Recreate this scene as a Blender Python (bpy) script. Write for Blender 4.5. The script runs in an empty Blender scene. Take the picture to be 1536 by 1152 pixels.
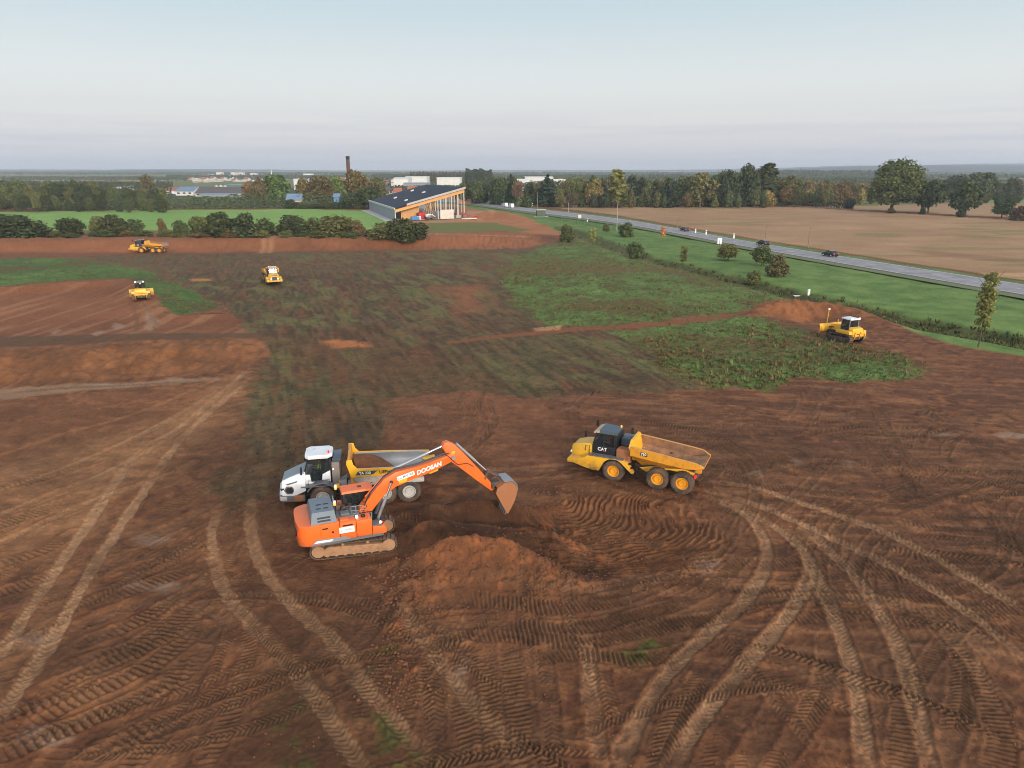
import bpy, bmesh, math, random
import numpy as np
from mathutils import Vector, Matrix
rad = math.radians
random.seed(7)
S = bpy.context.scene
COL = S.collection

# ------------------------------------------------------------------ camera
FPX, CAMH = 1065.0, 21.0                      # focal length in pixels of the 1536 px photo, drone height
PITCH = math.atan((576 - 253) / FPX)
CP, SP = math.cos(PITCH), math.sin(PITCH)
cam = bpy.data.cameras.new('camera'); camo = bpy.data.objects.new('camera', cam); COL.objects.link(camo)
cam.sensor_width = 36.0; cam.lens = FPX / 1536 * 36.0
cam.clip_start = 0.5; cam.clip_end = 40000
camo.location = (0, 0, CAMH); camo.rotation_euler = (math.pi / 2 - PITCH, 0, 0)
S.camera = camo

def P(px, py, z=0.0):                           # a photo pixel as a point at height z
    dx = (px - 768) / FPX; dy = (py - 576) / FPX
    d = (dx, CP - dy * SP, -SP - dy * CP)
    t = (z - CAMH) / d[2]
    return Vector((t * d[0], t * d[1], z))
def PY(px, py, y):                              # a photo pixel as a point at distance y
    dx = (px - 768) / FPX; dy = (py - 576) / FPX
    d = (dx, CP - dy * SP, -SP - dy * CP); t = y / d[1]
    return Vector((t * d[0], y, CAMH + t * d[2]))

# ------------------------------------------------------------------ render settings
S.render.engine = 'CYCLES'
S.view_settings.view_transform = 'Standard'; S.view_settings.look = 'None'
S.view_settings.exposure = 0.0; S.view_settings.gamma = 1.0
S.cycles.use_denoising = True; S.cycles.filter_width = 0.95
S.cycles.max_bounces = 5; S.cycles.diffuse_bounces = 3; S.cycles.glossy_bounces = 2
S.cycles.transmission_bounces = 3; S.cycles.transparent_max_bounces = 6; S.cycles.volume_bounces = 0

# ------------------------------------------------------------------ helpers
def lin(r, g, b):
    f = lambda c: (c / 255) / 12.92 if c <= 10 else (((c / 255) + 0.055) / 1.055) ** 2.4
    return (f(r), f(g), f(b))
def tag(o, label=None, cat=None, group=None, kind=None):
    if label: o['label'] = label
    if cat: o['category'] = cat
    if group: o['group'] = group
    if kind: o['kind'] = kind
    return o
def empty(name, loc=(0, 0, 0), rz=0.0, label=None, cat=None, group=None, scale=None):
    o = bpy.data.objects.new(name, None); COL.objects.link(o)
    o.location = loc; o.rotation_euler = (0, 0, rz); o.empty_display_size = 0.3
    if scale: o.scale = scale
    return tag(o, label, cat, group)
def link_mesh(name, me, mat=None, parent=None, smooth=None):
    o = bpy.data.objects.new(name, me); COL.objects.link(o)
    if mat: me.materials.append(mat)
    if parent: o.parent = parent
    if smooth is not None:
        me.shade_smooth(); me.set_sharp_from_angle(angle=rad(smooth))
    return o
def mesh_np(name, verts, faces, mat=None, parent=None, smooth=False):
    verts = np.asarray(verts, np.float32); faces = np.asarray(faces, np.int32)
    me = bpy.data.meshes.new(name); k = faces.shape[1]
    me.vertices.add(len(verts)); me.vertices.foreach_set('co', verts.ravel())
    me.loops.add(faces.size); me.loops.foreach_set('vertex_index', faces.ravel())
    me.polygons.add(len(faces)); me.polygons.foreach_set('loop_start', np.arange(0, faces.size, k, dtype=np.int32))
    me.update(calc_edges=True)
    if smooth: me.shade_smooth()
    return link_mesh(name, me, mat, parent)

class MB:                                       # collects shapes into one mesh
    def __init__(s, xf=None): s.bm = bmesh.new(); s.xf = xf
    def _fin(s, vs, bev, m=None):
        if bev:
            es = list({e for v in vs for e in v.link_edges})
            r = bmesh.ops.bevel(s.bm, geom=es, offset=bev, segments=2, affect='EDGES', profile=0.6)
            vs = list({v for f in r['faces'] for v in f.verts} | {v for v in vs if v.is_valid})
        if m is not None: bmesh.ops.transform(s.bm, matrix=m, verts=vs)
    def poly3(s, A, B, bev=0, m=None):            # two matching loops joined into a solid
        a = [s.bm.verts.new(p) for p in A]; b = [s.bm.verts.new(p) for p in B]; n = len(a)
        s.bm.faces.new(a[::-1]); s.bm.faces.new(b)
        for i in range(n): s.bm.faces.new((a[i], a[(i + 1) % n], b[(i + 1) % n], b[i]))
        s._fin(a + b, bev, m); return s
    def box(s, x0, x1, y0, y1, z0, z1, bev=0.02, m=None):
        return s.poly3([(x0, y0, z0), (x1, y0, z0), (x1, y1, z0), (x0, y1, z0)],
                       [(x0, y0, z1), (x1, y0, z1), (x1, y1, z1), (x0, y1, z1)], bev, m)
    def prism(s, pts, y0, y1, bev=0.02, m=None):    # side outline (x, z) pulled across y
        return s.poly3([(x, y0, z) for x, z in pts], [(x, y1, z) for x, z in pts], bev, m)
    def plan(s, pts, z0, z1, bev=0.02, m=None):     # plan outline (x, y) pulled up z
        return s.poly3([(x, y, z0) for x, y in pts], [(x, y, z1) for x, y in pts], bev, m)
    def cyl(s, p0, p1, r0, r1=None, seg=14):
        p0 = Vector(p0); p1 = Vector(p1); r1 = r0 if r1 is None else r1; d = (p1 - p0).normalized()
        u = d.orthogonal().normalized(); w = d.cross(u)
        L = lambda p, r: [p + (u * math.cos(k) + w * math.sin(k)) * r for k in [2 * math.pi * i / seg for i in range(seg)]]
        return s.poly3(L(p0, r0), L(p1, r1))
    def loft(s, secs, cap=True, closed=False, inner=None):
        R = [[s.bm.verts.new(p) for p in q] for q in secs]; n = len(R[0])
        pairs = list(zip(R, R[1:])) + ([(R[-1], R[0])] if closed else [])
        for a, b in pairs:
            for i in range(n):
                f = s.bm.faces.new((a[i], a[(i + 1) % n], b[(i + 1) % n], b[i]))
                if inner and i in inner: f.material_index = 1
        if cap and not closed: s.bm.faces.new(R[0][::-1]); s.bm.faces.new(R[-1])
        return s
    def tube(s, pts, r, seg=8):
        pts = [Vector(p) for p in pts]; rr = r if isinstance(r, (list, tuple)) else [r] * len(pts)
        secs = []; u = None
        for i, p in enumerate(pts):
            d = (pts[min(i + 1, len(pts) - 1)] - pts[max(i - 1, 0)]).normalized()
            u = d.orthogonal().normalized() if u is None else (u - d * u.dot(d)).normalized()
            w = d.cross(u)
            secs.append([p + (u * math.cos(2 * math.pi * k / seg) + w * math.sin(2 * math.pi * k / seg)) * rr[i] for k in range(seg)])
        return s.loft(secs)
    def lathe(s, prof, c=(0, 0, 0), seg=32, axis='Y'):  # profile of (radius, offset along axis)
        secs = []
        for k in range(seg):
            a = 2 * math.pi * k / seg
            if axis == 'Y': secs.append([(c[0] + r * math.cos(a), c[1] + o, c[2] + r * math.sin(a)) for r, o in prof])
            else: secs.append([(c[0] + r * math.cos(a), c[1] + r * math.sin(a), c[2] + o) for r, o in prof])
        return s.loft(secs, closed=True)
    def quad(s, a, b, c, d): s.bm.faces.new([s.bm.verts.new(p) for p in (a, b, c, d)]); return s
    def build(s, name, mat=None, parent=None, smooth=35):
        bmesh.ops.remove_doubles(s.bm, verts=s.bm.verts, dist=1e-5)
        bmesh.ops.recalc_face_normals(s.bm, faces=s.bm.faces)
        if s.xf is not None: bmesh.ops.transform(s.bm, matrix=s.xf, verts=s.bm.verts)
        me = bpy.data.meshes.new(name); s.bm.to_mesh(me); s.bm.free()
        return link_mesh(name, me, mat, parent, smooth)
    def each(s, name, mat=None, parent=None, smooth=35):   # one object per separate piece
        bmesh.ops.remove_doubles(s.bm, verts=s.bm.verts, dist=1e-5); seen = set(); groups = []
        for v in s.bm.verts:
            if v in seen: continue
            st = [v]; seen.add(v); g = []
            while st:
                q = st.pop(); g.append(q)
                for e in q.link_edges:
                    o = e.other_vert(q)
                    if o not in seen: seen.add(o); st.append(o)
            groups.append(g)
        out = []
        for g in groups:
            m = MB(s.xf); mp = {v: m.bm.verts.new(v.co) for v in g}
            for f in {f for v in g for f in v.link_faces}: m.bm.faces.new([mp[v] for v in f.verts])
            out.append(m.build(name, mat, parent, smooth))
        s.bm.free(); return out
def kids(o): return [c for c in bpy.data.objects if c.parent == o]
def copy_tree(o, parent=None):
    c = o.copy(); COL.objects.link(c); c.parent = parent
    for ch in kids(o): copy_tree(ch, c)
    return c
def lettering(text, size, mat, parent, m, align='CENTER', name='lettering', shear=0.0, bold=0.0):
    cu = bpy.data.curves.new(name, 'FONT'); cu.body = text; cu.size = size; cu.align_x = align; cu.align_y = 'CENTER'
    cu.extrude = 0.004; cu.shear = shear; cu.offset = bold; cu.materials.append(mat)
    q = bpy.data.objects.new(name, cu); COL.objects.link(q); dg = bpy.context.evaluated_depsgraph_get()
    me = bpy.data.meshes.new_from_object(q.evaluated_get(dg)); bpy.data.objects.remove(q)
    o = bpy.data.objects.new(name, me); COL.objects.link(o); o.parent = parent; o.matrix_local = m
    if not me.materials: me.materials.append(mat)
    return o
def frame(o, x, y):                                # matrix with given origin and local x, y directions
    x = Vector(x).normalized(); y = Vector(y); z = x.cross(y).normalized(); y = z.cross(x)
    M = Matrix.Identity(4)
    for i in range(3): M[i][0], M[i][1], M[i][2], M[i][3] = x[i], y[i], z[i], o[i]
    return M

# ------------------------------------------------------------------ materials
def new_mat(name):
    m = bpy.data.materials.new(name); m.use_nodes = True
    nt = m.node_tree; return m, nt, nt.nodes['Principled BSDF']
def nd(nt, t, **kw):
    n = nt.nodes.new(t)
    for k, v in kw.items(): setattr(n, k, v)
    return n
def mixrgb(nt, fac, a, b, mode='MIX'):
    n = nd(nt, 'ShaderNodeMix', data_type='RGBA', blend_type=mode)
    for sock, v in ((n.inputs[0], fac), (n.inputs[6], a), (n.inputs[7], b)):
        if hasattr(v, 'links') or isinstance(v, bpy.types.NodeSocket): nt.links.new(v, sock)
        elif isinstance(v, (int, float)): sock.default_value = v
        else: sock.default_value = (*v[:3], 1)
    return n.outputs[2]
def ramp(nt, src, p0, p1):
    n = nd(nt, 'ShaderNodeMapRange'); n.inputs[1].default_value = p0; n.inputs[2].default_value = p1
    nt.links.new(src, n.inputs[0]); return n.outputs[0]
def noise(nt, scale, detail=4, rough=0.6, coord='Object'):
    tc = nd(nt, 'ShaderNodeTexCoord'); n = nd(nt, 'ShaderNodeTexNoise')
    n.inputs['Scale'].default_value = scale; n.inputs['Detail'].default_value = detail; n.inputs['Roughness'].default_value = rough
    nt.links.new(tc.outputs[coord], n.inputs['Vector']); return n.outputs[0]
MUD = (0.20, 0.105, 0.06)
def paint(name, col, rough=0.4, metal=0.0, mud=0.35, dust=0.0, mudcol=MUD, low=0.0):
    """machine paint with patchy mud; dust settles on faces that look up; low = height up to which mud is thick"""
    m, nt, b = new_mat(name); c = None
    f1 = ramp(nt, noise(nt, 1.6, 8, 0.72), 0.66 - mud * 0.34, 0.76 - mud * 0.2)
    var = mixrgb(nt, ramp(nt, noise(nt, 0.9, 3), 0.3, 0.7), tuple(x * 0.9 for x in col), tuple(min(1, x * 1.06) for x in col))
    k = nd(nt, 'ShaderNodeMath', operation='MULTIPLY'); nt.links.new(f1, k.inputs[0]); k.inputs[1].default_value = min(1, mud * 1.6)
    c = mixrgb(nt, k.outputs[0], var, mudcol)
    if low > 0:
        tc = nd(nt, 'ShaderNodeTexCoord'); sx = nd(nt, 'ShaderNodeSeparateXYZ'); nt.links.new(tc.outputs['Object'], sx.inputs[0])
        g = ramp(nt, sx.outputs[2], low, low * 0.4)
        mm = nd(nt, 'ShaderNodeMath', operation='MULTIPLY'); nt.links.new(g, mm.inputs[0])
        nt.links.new(ramp(nt, noise(nt, 2.5, 6, 0.7), 0.35, 0.6), mm.inputs[1]); c = mixrgb(nt, mm.outputs[0], c, mudcol)
    if dust > 0:
        ge = nd(nt, 'ShaderNodeNewGeometry'); sx = nd(nt, 'ShaderNodeSeparateXYZ'); nt.links.new(ge.outputs['Normal'], sx.inputs[0])
        g = ramp(nt, sx.outputs[2], 0.5, 0.95); mm = nd(nt, 'ShaderNodeMath', operation='MULTIPLY'); nt.links.new(g, mm.inputs[0]); mm.inputs[1].default_value = dust
        c = mixrgb(nt, mm.outputs[0], c, (0.36, 0.25, 0.15))
    nt.links.new(c, b.inputs['Base Color']); b.inputs['Metallic'].default_value = metal
    rr = nd(nt, 'ShaderNodeMapRange'); nt.links.new(k.outputs[0], rr.inputs[0]); rr.inputs[3].default_value = rough; rr.inputs[4].default_value = 0.9
    nt.links.new(rr.outputs[0], b.inputs['Roughness'])
    return m
def glassy(name, tint=(0.03, 0.04, 0.045), alpha=0.55):
    m, nt, b = new_mat(name); b.inputs['Base Color'].default_value = (*tint, 1); b.inputs['Roughness'].default_value = 0.06
    tr = nd(nt, 'ShaderNodeBsdfTransparent'); tr.inputs[0].default_value = (0.75, 0.8, 0.8, 1)
    mx = nd(nt, 'ShaderNodeMixShader'); mx.inputs[0].default_value = alpha
    out = nt.nodes['Material Output']; nt.links.new(tr.outputs[0], mx.inputs[1]); nt.links.new(b.outputs[0], mx.inputs[2]); nt.links.new(mx.outputs[0], out.inputs[0])
    return m
def emit(name, col, strength):
    m, nt, b = new_mat(name); b.inputs['Base Color'].default_value = (*col, 1)
    b.inputs['Emission Color'].default_value = (*col, 1); b.inputs['Emission Strength'].default_value = strength; return m
M = {}
M['orange'] = paint('orange_paint', (0.88, 0.155, 0.022), 0.38, mud=0.20, dust=0.14, low=1.7)
M['yellow'] = paint('yellow_paint', (0.86, 0.45, 0.028), 0.42, mud=0.24, dust=0.30, low=1.5)
M['bed_yellow'] = paint('bed_yellow_paint', (0.74, 0.31, 0.022), 0.5, mud=0.42, dust=0.3, low=1.9)
M['white'] = paint('white_paint', (0.78, 0.80, 0.82), 0.35, mud=0.28, dust=0.06, low=1.0)
M['greypaint'] = paint('grey_paint', (0.13, 0.14, 0.15), 0.5, mud=0.35)
M['hoodgrey'] = paint('grey_hood_metal', (0.16, 0.19, 0.22), 0.42, metal=0.1, mud=0.1)
M['bluegrey'] = paint('bluegrey_panel', (0.20, 0.25, 0.29), 0.4, mud=0.1, dust=0.05)
M['roofdark'] = paint('dark_roof_paint', (0.055, 0.075, 0.10), 0.3, mud=0.1)
M['black'] = paint('black_metal', (0.016, 0.016, 0.018), 0.45, mud=0.2)
M['chassis'] = paint('muddy_chassis', (0.05, 0.045, 0.04), 0.7, mud=0.6)
M['rubber'] = paint('tyre_rubber', (0.045, 0.042, 0.04), 0.85, mud=0.75, mudcol=(0.17, 0.10, 0.065))
M['tracksteel'] = paint('track_steel', (0.10, 0.075, 0.06), 0.65, metal=0.2, mud=0.75, mudcol=(0.19, 0.11, 0.07))
M['mudcaked'] = paint('mud_caked_frame', (0.42, 0.23, 0.12), 0.9, mud=0.6, mudcol=(0.24, 0.13, 0.075))
M['chrome'] = paint('steel_rod', (0.65, 0.66, 0.68), 0.2, metal=0.85, mud=0.05)
M['greysteel'] = paint('worn_steel', (0.30, 0.31, 0.33), 0.45, metal=0.3, mud=0.25)
M['rust'] = paint('soil_worn_steel', (0.38, 0.15, 0.062), 0.6, metal=0.15, mud=0.45, mudcol=(0.27, 0.14, 0.08))
M['bedsoil'] = paint('soil_caked_bed', (0.21, 0.115, 0.065), 0.85, mud=0.7, mudcol=(0.38, 0.18, 0.085))
M['rimwhite'] = paint('pale_rim', (0.55, 0.53, 0.50), 0.5, mud=0.35)
M['rimyellow'] = paint('yellow_rim', (0.82, 0.36, 0.02), 0.45, mud=0.25)
M['bedgrey'] = paint('pale_body_steel', (0.48, 0.45, 0.42), 0.6, mud=0.5, mudcol=(0.36, 0.25, 0.17))
M['decal'] = paint('white_decal', (0.82, 0.82, 0.82), 0.5, mud=0.06)
M['decalblack'] = paint('black_decal', (0.02, 0.02, 0.022), 0.5, mud=0.05)
M['decalred'] = paint('red_decal', (0.6, 0.02, 0.02), 0.5, mud=0.0)
M['amber'] = emit('amber_beacon', (1.0, 0.45, 0.05), 0.6)
M['lampwhite'] = emit('white_lamp', (1.0, 0.97, 0.92), 1.2)
M['redlamp'] = emit('red_lamp', (0.8, 0.02, 0.02), 0.8)
M['glass'] = glassy('cab_glass', alpha=0.42)
M['carglass'] = glassy('car_glass', alpha=0.85)
M['seat'] = paint('seat_cloth', (0.02, 0.02, 0.022), 0.9, mud=0)
M['skin'] = paint('skin', (0.45, 0.25, 0.17), 0.6, mud=0)
M['hivis'] = paint('green_vest', (0.35, 0.75, 0.08), 0.7, mud=0)
M['redvest'] = paint('red_vest', (0.8, 0.07, 0.03), 0.7, mud=0)
M['pinkvest'] = paint('pink_vest', (0.85, 0.25, 0.2), 0.7, mud=0)
M['hair'] = paint('hair', (0.03, 0.02, 0.015), 0.9, mud=0)
M['trousers'] = paint('dark_trousers', (0.03, 0.035, 0.05), 0.9, mud=0)
# ------------------------------------------------------------------ daylight: dawn, the sun low behind the camera
SUN_EL, SUN_AZ = rad(15), rad(152)                 # azimuth from +Y, clockwise
sd = Vector((math.sin(SUN_AZ) * math.cos(SUN_EL), math.cos(SUN_AZ) * math.cos(SUN_EL), math.sin(SUN_EL)))
W = bpy.data.worlds.new('World'); S.world = W; W.use_nodes = True
nt = W.node_tree; bg = nt.nodes['Background']
sky = nd(nt, 'ShaderNodeTexSky', sky_type='NISHITA'); sky.sun_disc = False; sky.sun_elevation = SUN_EL; sky.sun_rotation = SUN_AZ
sky.air_density = 1.0; sky.dust_density = 2.0; sky.ozone_density = 1.5; sky.altitude = 100
tc = nd(nt, 'ShaderNodeTexCoord'); sx = nd(nt, 'ShaderNodeSeparateXYZ'); nt.links.new(tc.outputs['Generated'], sx.inputs[0])
cr = nd(nt, 'ShaderNodeValToRGB'); nt.links.new(sx.outputs[2], cr.inputs[0])
el = cr.color_ramp.elements
for i, (p, c) in enumerate([(0.0, (0.64, 0.64, 0.69)), (0.028, (0.69, 0.685, 0.715)), (0.06, (0.755, 0.75, 0.755)), (0.11, (0.77, 0.80, 0.80)), (0.19, (0.60, 0.715, 0.76)), (0.40, (0.40, 0.52, 0.64)), (1.0, (0.28, 0.40, 0.58))]):
    e = el[i] if i < 2 else el.new(p)
    e.position = p; e.color = (*c, 1)
# thin lilac cloud bars low over the horizon
mp = nd(nt, 'ShaderNodeMapping'); mp.inputs['Scale'].default_value = (1.6, 1.6, 46); nt.links.new(tc.outputs['Generated'], mp.inputs[0])
cn = nd(nt, 'ShaderNodeTexNoise'); cn.inputs['Scale'].default_value = 2.2; cn.inputs['Detail'].default_value = 5; nt.links.new(mp.outputs[0], cn.inputs[0])
band = nd(nt, 'ShaderNodeMath', operation='MULTIPLY')
b1 = ramp(nt, cn.outputs[0], 0.46, 0.62); b2 = ramp(nt, sx.outputs[2], 0.085, 0.03); nt.links.new(b1, band.inputs[0]); nt.links.new(b2, band.inputs[1])
bm2 = nd(nt, 'ShaderNodeMath', operation='MULTIPLY'); nt.links.new(band.outputs[0], bm2.inputs[0]); bm2.inputs[1].default_value = 0.6
skyc = mixrgb(nt, bm2.outputs[0], cr.outputs[0], (0.60, 0.60, 0.68))
add = nd(nt, 'ShaderNodeMix', data_type='RGBA', blend_type='ADD'); add.inputs[0].default_value = 1.0
dim = nd(nt, 'ShaderNodeMix', data_type='RGBA', blend_type='MULTIPLY'); dim.inputs[0].default_value = 1.0; dim.inputs[7].default_value = (0.12, 0.12, 0.12, 1)
nt.links.new(sky.outputs[0], dim.inputs[6])
sc10 = nd(nt, 'ShaderNodeMix', data_type='RGBA', blend_type='MULTIPLY'); sc10.inputs[0].default_value = 1.0; sc10.inputs[7].default_value = (9.4, 9.4, 9.4, 1)
dp = nd(nt, 'ShaderNodeVectorMath', operation='DOT_PRODUCT'); nt.links.new(tc.outputs['Generated'], dp.inputs[0]); dp.inputs[1].default_value = tuple(sd)
gl = nd(nt, 'ShaderNodeMapRange', interpolation_type='SMOOTHSTEP'); nt.links.new(dp.outputs['Value'], gl.inputs[0]); gl.inputs[1].default_value = -.15; gl.inputs[2].default_value = 1.0; gl.inputs[3].default_value = 0; gl.inputs[4].default_value = 1.0
glow = mixrgb(nt, gl.outputs[0], (0, 0, 0), (1.35, 1.22, 1.06)); skyc = mixrgb(nt, 1.0, skyc, glow, 'ADD')
nt.links.new(skyc, sc10.inputs[6]); nt.links.new(sc10.outputs[2], add.inputs[6]); nt.links.new(dim.outputs[2], add.inputs[7])
nt.links.new(add.outputs[2], bg.inputs[0]); bg.inputs[1].default_value = 0.1
sl = bpy.data.lights.new('sun', 'SUN'); so = bpy.data.objects.new('sun', sl); COL.objects.link(so)
sl.energy = 2.3; sl.angle = rad(9); sl.color = (1.0, 0.88, 0.74)
so.rotation_euler = (-sd).to_track_quat('-Z', 'Y').to_euler()
# ------------------------------------------------------------------ terrain
def hash2(ix, iy, seed):
    h = (ix.astype(np.int64) * 374761393 + iy.astype(np.int64) * 668265263 + seed * 974711) & 0x7fffffff
    h = ((h ^ (h >> 13)) * 1274126177) & 0x7fffffff
    return ((h ^ (h >> 16)) & 0xffff).astype(np.float32) / 65535.0
def vnoise(x, y, scale, seed=0):
    x = x / scale; y = y / scale; ix = np.floor(x); iy = np.floor(y); fx = (x - ix).astype(np.float32); fy = (y - iy).astype(np.float32)
    ix = ix.astype(np.int64); iy = iy.astype(np.int64); fx = fx * fx * (3 - 2 * fx); fy = fy * fy * (3 - 2 * fy)
    a = hash2(ix, iy, seed); b = hash2(ix + 1, iy, seed); c = hash2(ix, iy + 1, seed); d = hash2(ix + 1, iy + 1, seed)
    return (a + (b - a) * fx) * (1 - fy) + (c + (d - c) * fx) * fy
def fbm(x, y, scale, seed=0, oct=3, gain=0.5):
    s = 0; a = 1; t = 0
    for k in range(oct):
        s = s + a * vnoise(x, y, scale, seed + k * 17); t += a; a *= gain; scale *= 0.5
    return s / t
def sstep(x, a, b):
    t = np.clip((x - a) / (b - a), 0, 1); return t * t * (3 - 2 * t)
def catmull(pts, step=0.5):
    pts = [np.array(p, float) for p in pts]; pts = [2 * pts[0] - pts[1]] + pts + [2 * pts[-1] - pts[-2]]; out = []
    for i in range(1, len(pts) - 2):
        p0, p1, p2, p3 = pts[i - 1:i + 3]; n = max(2, int(np.linalg.norm((p2 - p1)[:2]) / step))
        for k in range(n):
            t = k / n; out.append(0.5 * (2 * p1 + (p2 - p0) * t + (2 * p0 - 5 * p1 + 4 * p2 - p3) * t * t + (3 * p1 - p0 - 3 * p2 + p3) * t ** 3))
    out.append(pts[-2]); return np.array(out)
def gp(px, z=0.0): return [tuple(P(a, b, z))[:2] for a, b in px]
def sdist(poly, X, Y):                              # signed distance to a polygon, positive inside
    n = len(poly); d = np.full(X.shape, 1e9, np.float32); ins = np.zeros(X.shape, bool)
    for i in range(n):
        ax, ay = poly[i]; bx, by = poly[(i + 1) % n]; ex, ey = bx - ax, by - ay
        t = np.clip(((X - ax) * ex + (Y - ay) * ey) / (ex * ex + ey * ey + 1e-9), 0, 1)
        d = np.minimum(d, (X - ax - t * ex) ** 2 + (Y - ay - t * ey) ** 2)
        if ay != by:
            c = ((ay > Y) != (by > Y)) & (X < ex * (Y - ay) / ey + ax); ins ^= c
    d = np.sqrt(d); return np.where(ins, d, -d)
def pline(X, Y, pts):                               # distance, side and position along a polyline (pts may carry heights)
    D = np.full(X.shape, 1e9, np.float32); SD = np.zeros(X.shape, np.float32); H = np.zeros(X.shape, np.float32)
    for a, b in zip(pts[:-1], pts[1:]):
        ex, ey = b[0] - a[0], b[1] - a[1]; L2 = ex * ex + ey * ey + 1e-9
        t = np.clip(((X - a[0]) * ex + (Y - a[1]) * ey) / L2, 0, 1)
        dx = X - a[0] - t * ex; dy = Y - a[1] - t * ey; d = dx * dx + dy * dy; m = d < D
        D = np.where(m, d, D); SD = np.where(m, np.sign(ex * dy - ey * dx), SD)
        if len(a) > 2: H = np.where(m, a[2] + t * (b[2] - a[2]), H)
    return np.sqrt(D), SD, H
def ridge_pts(px): return [tuple(P(a, b, z)) for a, b, z in px]
# ridges: crest pixels with crest height, run on the camera side, run on the far side
RIDGES = [
    ([(600, 842, .35), (640, 822, 1.1), (672, 805, 1.8), (715, 801, 1.9), (768, 811, 1.6), (815, 836, 1.0), (866, 866, .35), (910, 872, .1)], 4.6, 1.5),
    ([(605, 800, .5), (650, 770, 1.5), (700, 770, 1.6), (755, 783, 1.35), (820, 806, .9), (880, 820, .3)], 2.0, 1.7),
    ([(618, 765, .5), (645, 746, 1.3), (690, 742, 1.3), (740, 747, 1.1), (790, 760, .4)], 2.0, 1.6),
    ([(800, 795, .3), (830, 792, .75), (860, 806, .6), (890, 812, .2)], 1.2, 1.2),
    ([(-160, 541, 1.3), (0, 535, 1.3), (130, 527, 1.35), (260, 520, 1.25), (350, 517, .9), (405, 528, .2)], 6.5, 26.0),
    ([(-200, 362, 2.6), (0, 360, 2.6), (300, 358, 2.4), (500, 357, 2.4), (690, 353, 2.3), (790, 357, .6)], 11.0, 60.0),
    ([(1112, 474, .3), (1150, 456, 1.5), (1195, 447, 2.0), (1245, 452, 1.8), (1290, 463, 1.3), (1345, 486, .3)], 6.5, 3.0),
    ([(-160, 434, .9), (0, 430, .9), (100, 422, 1.0), (190, 418, .9), (235, 445, .5), (262, 474, .5), (340, 470, .5), (368, 492, .3)], 7.0, 2.2),
    ([(690, 329, .5), (735, 314, 2.6), (758, 317, 2.2), (790, 330, .4)], 9.0, 7.0),
    ([(800, 341, .4), (825, 336, 1.2), (850, 340, .3)], 5.0, 4.0),
]
RIDGES = [(ridge_pts(a), b, c) for a, b, c in RIDGES]
TRENCH = [(ridge_pts([(640, 792, .2), (690, 788, .8), (745, 793, .9), (800, 810, .8), (850, 836, .6), (895, 850, .1)]), 1.3), (ridge_pts([(632, 766, .2), (690, 760, .7), (750, 764, .7), (805, 776, .4), (840, 780, .1)]), 1.1)]
DITCH = gp([(840, 340), (900, 362), (960, 385), (1040, 404), (1130, 426), (1250, 455), (1400, 488), (1560, 518), (1800, 566)])
PIT = P(925, 800); RINGC = P(838, 752)
def base_h(X, Y):
    h = np.zeros(X.shape, np.float32)
    near = (Y > 10) & (Y < 420)
    if not near.any(): return h
    Xn = X[near]; Yn = Y[near]
    wob = (vnoise(Xn, Yn, 1.7, 3) - .5) * 0.9 + (vnoise(Xn, Yn, .6, 5) - .5) * 0.35
    hn = np.zeros(Xn.shape, np.float32)
    for pts, wn, wf in RIDGES:
        xs = [p[0] for p in pts]; ys = [p[1] for p in pts]; r = max(wn, wf) + 3
        m = (Xn > min(xs) - r) & (Xn < max(xs) + r) & (Yn > min(ys) - r) & (Yn < max(ys) + r)
        if not m.any(): continue
        d, sd_, zc = pline(Xn[m], Yn[m], pts)
        w = np.where(sd_ < 0, wn, wf); big = max(wn, wf) > 5
        u = np.clip((d + wob[m] * np.clip(d / 2, 0, 1) * (.35 if not big else .9)) / w, 0, 1.2)
        prof = np.clip(1 - u, 0, 1); prof = np.where(prof > .8, prof - (prof - .8) ** 2 * 1.6, prof); prof = prof * prof * (1.55 - .55 * prof)
        hn[m] = np.maximum(hn[m], zc * prof * (1 + wob[m] * .03))
    for pts, w in TRENCH:
        xs = [p[0] for p in pts]; ys_ = [p[1] for p in pts]; m = (Xn > min(xs) - 3) & (Xn < max(xs) + 3) & (Yn > min(ys_) - 3) & (Yn < max(ys_) + 3)
        if m.any():
            d, _, zc = pline(Xn[m], Yn[m], pts); hn[m] -= zc * sstep(1 - (d + wob[m] * .3) / w, 0, .9)
    d = np.hypot((Xn - PIT.x) / 6.0, (Yn - PIT.y) / 5.0); hn -= 0.55 * sstep(1 - d, 0, .55)
    m = Yn > 70
    if m.any():
        d, _, _ = pline(Xn[m], Yn[m], DITCH); hn[m] -= 1.0 * sstep(1 - d / 5.0, 0, .8)
    hn += (vnoise(Xn, Yn, 9, 31) - .5) * .22 + (vnoise(Xn, Yn, 3.5, 33) - .5) * .10
    h[near] = hn
    return h
def zat(x, y): return float(base_h(np.array([x], np.float32), np.array([y], np.float32))[0])
def at(px, py):                                   # the terrain point a photo pixel shows
    z = 0.0
    for _ in range(6):
        p = P(px, py, z); z = 0.5 * z + 0.5 * zat(p.x, p.y)
    p = P(px, py, z); p.z = zat(p.x, p.y); return p

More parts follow.
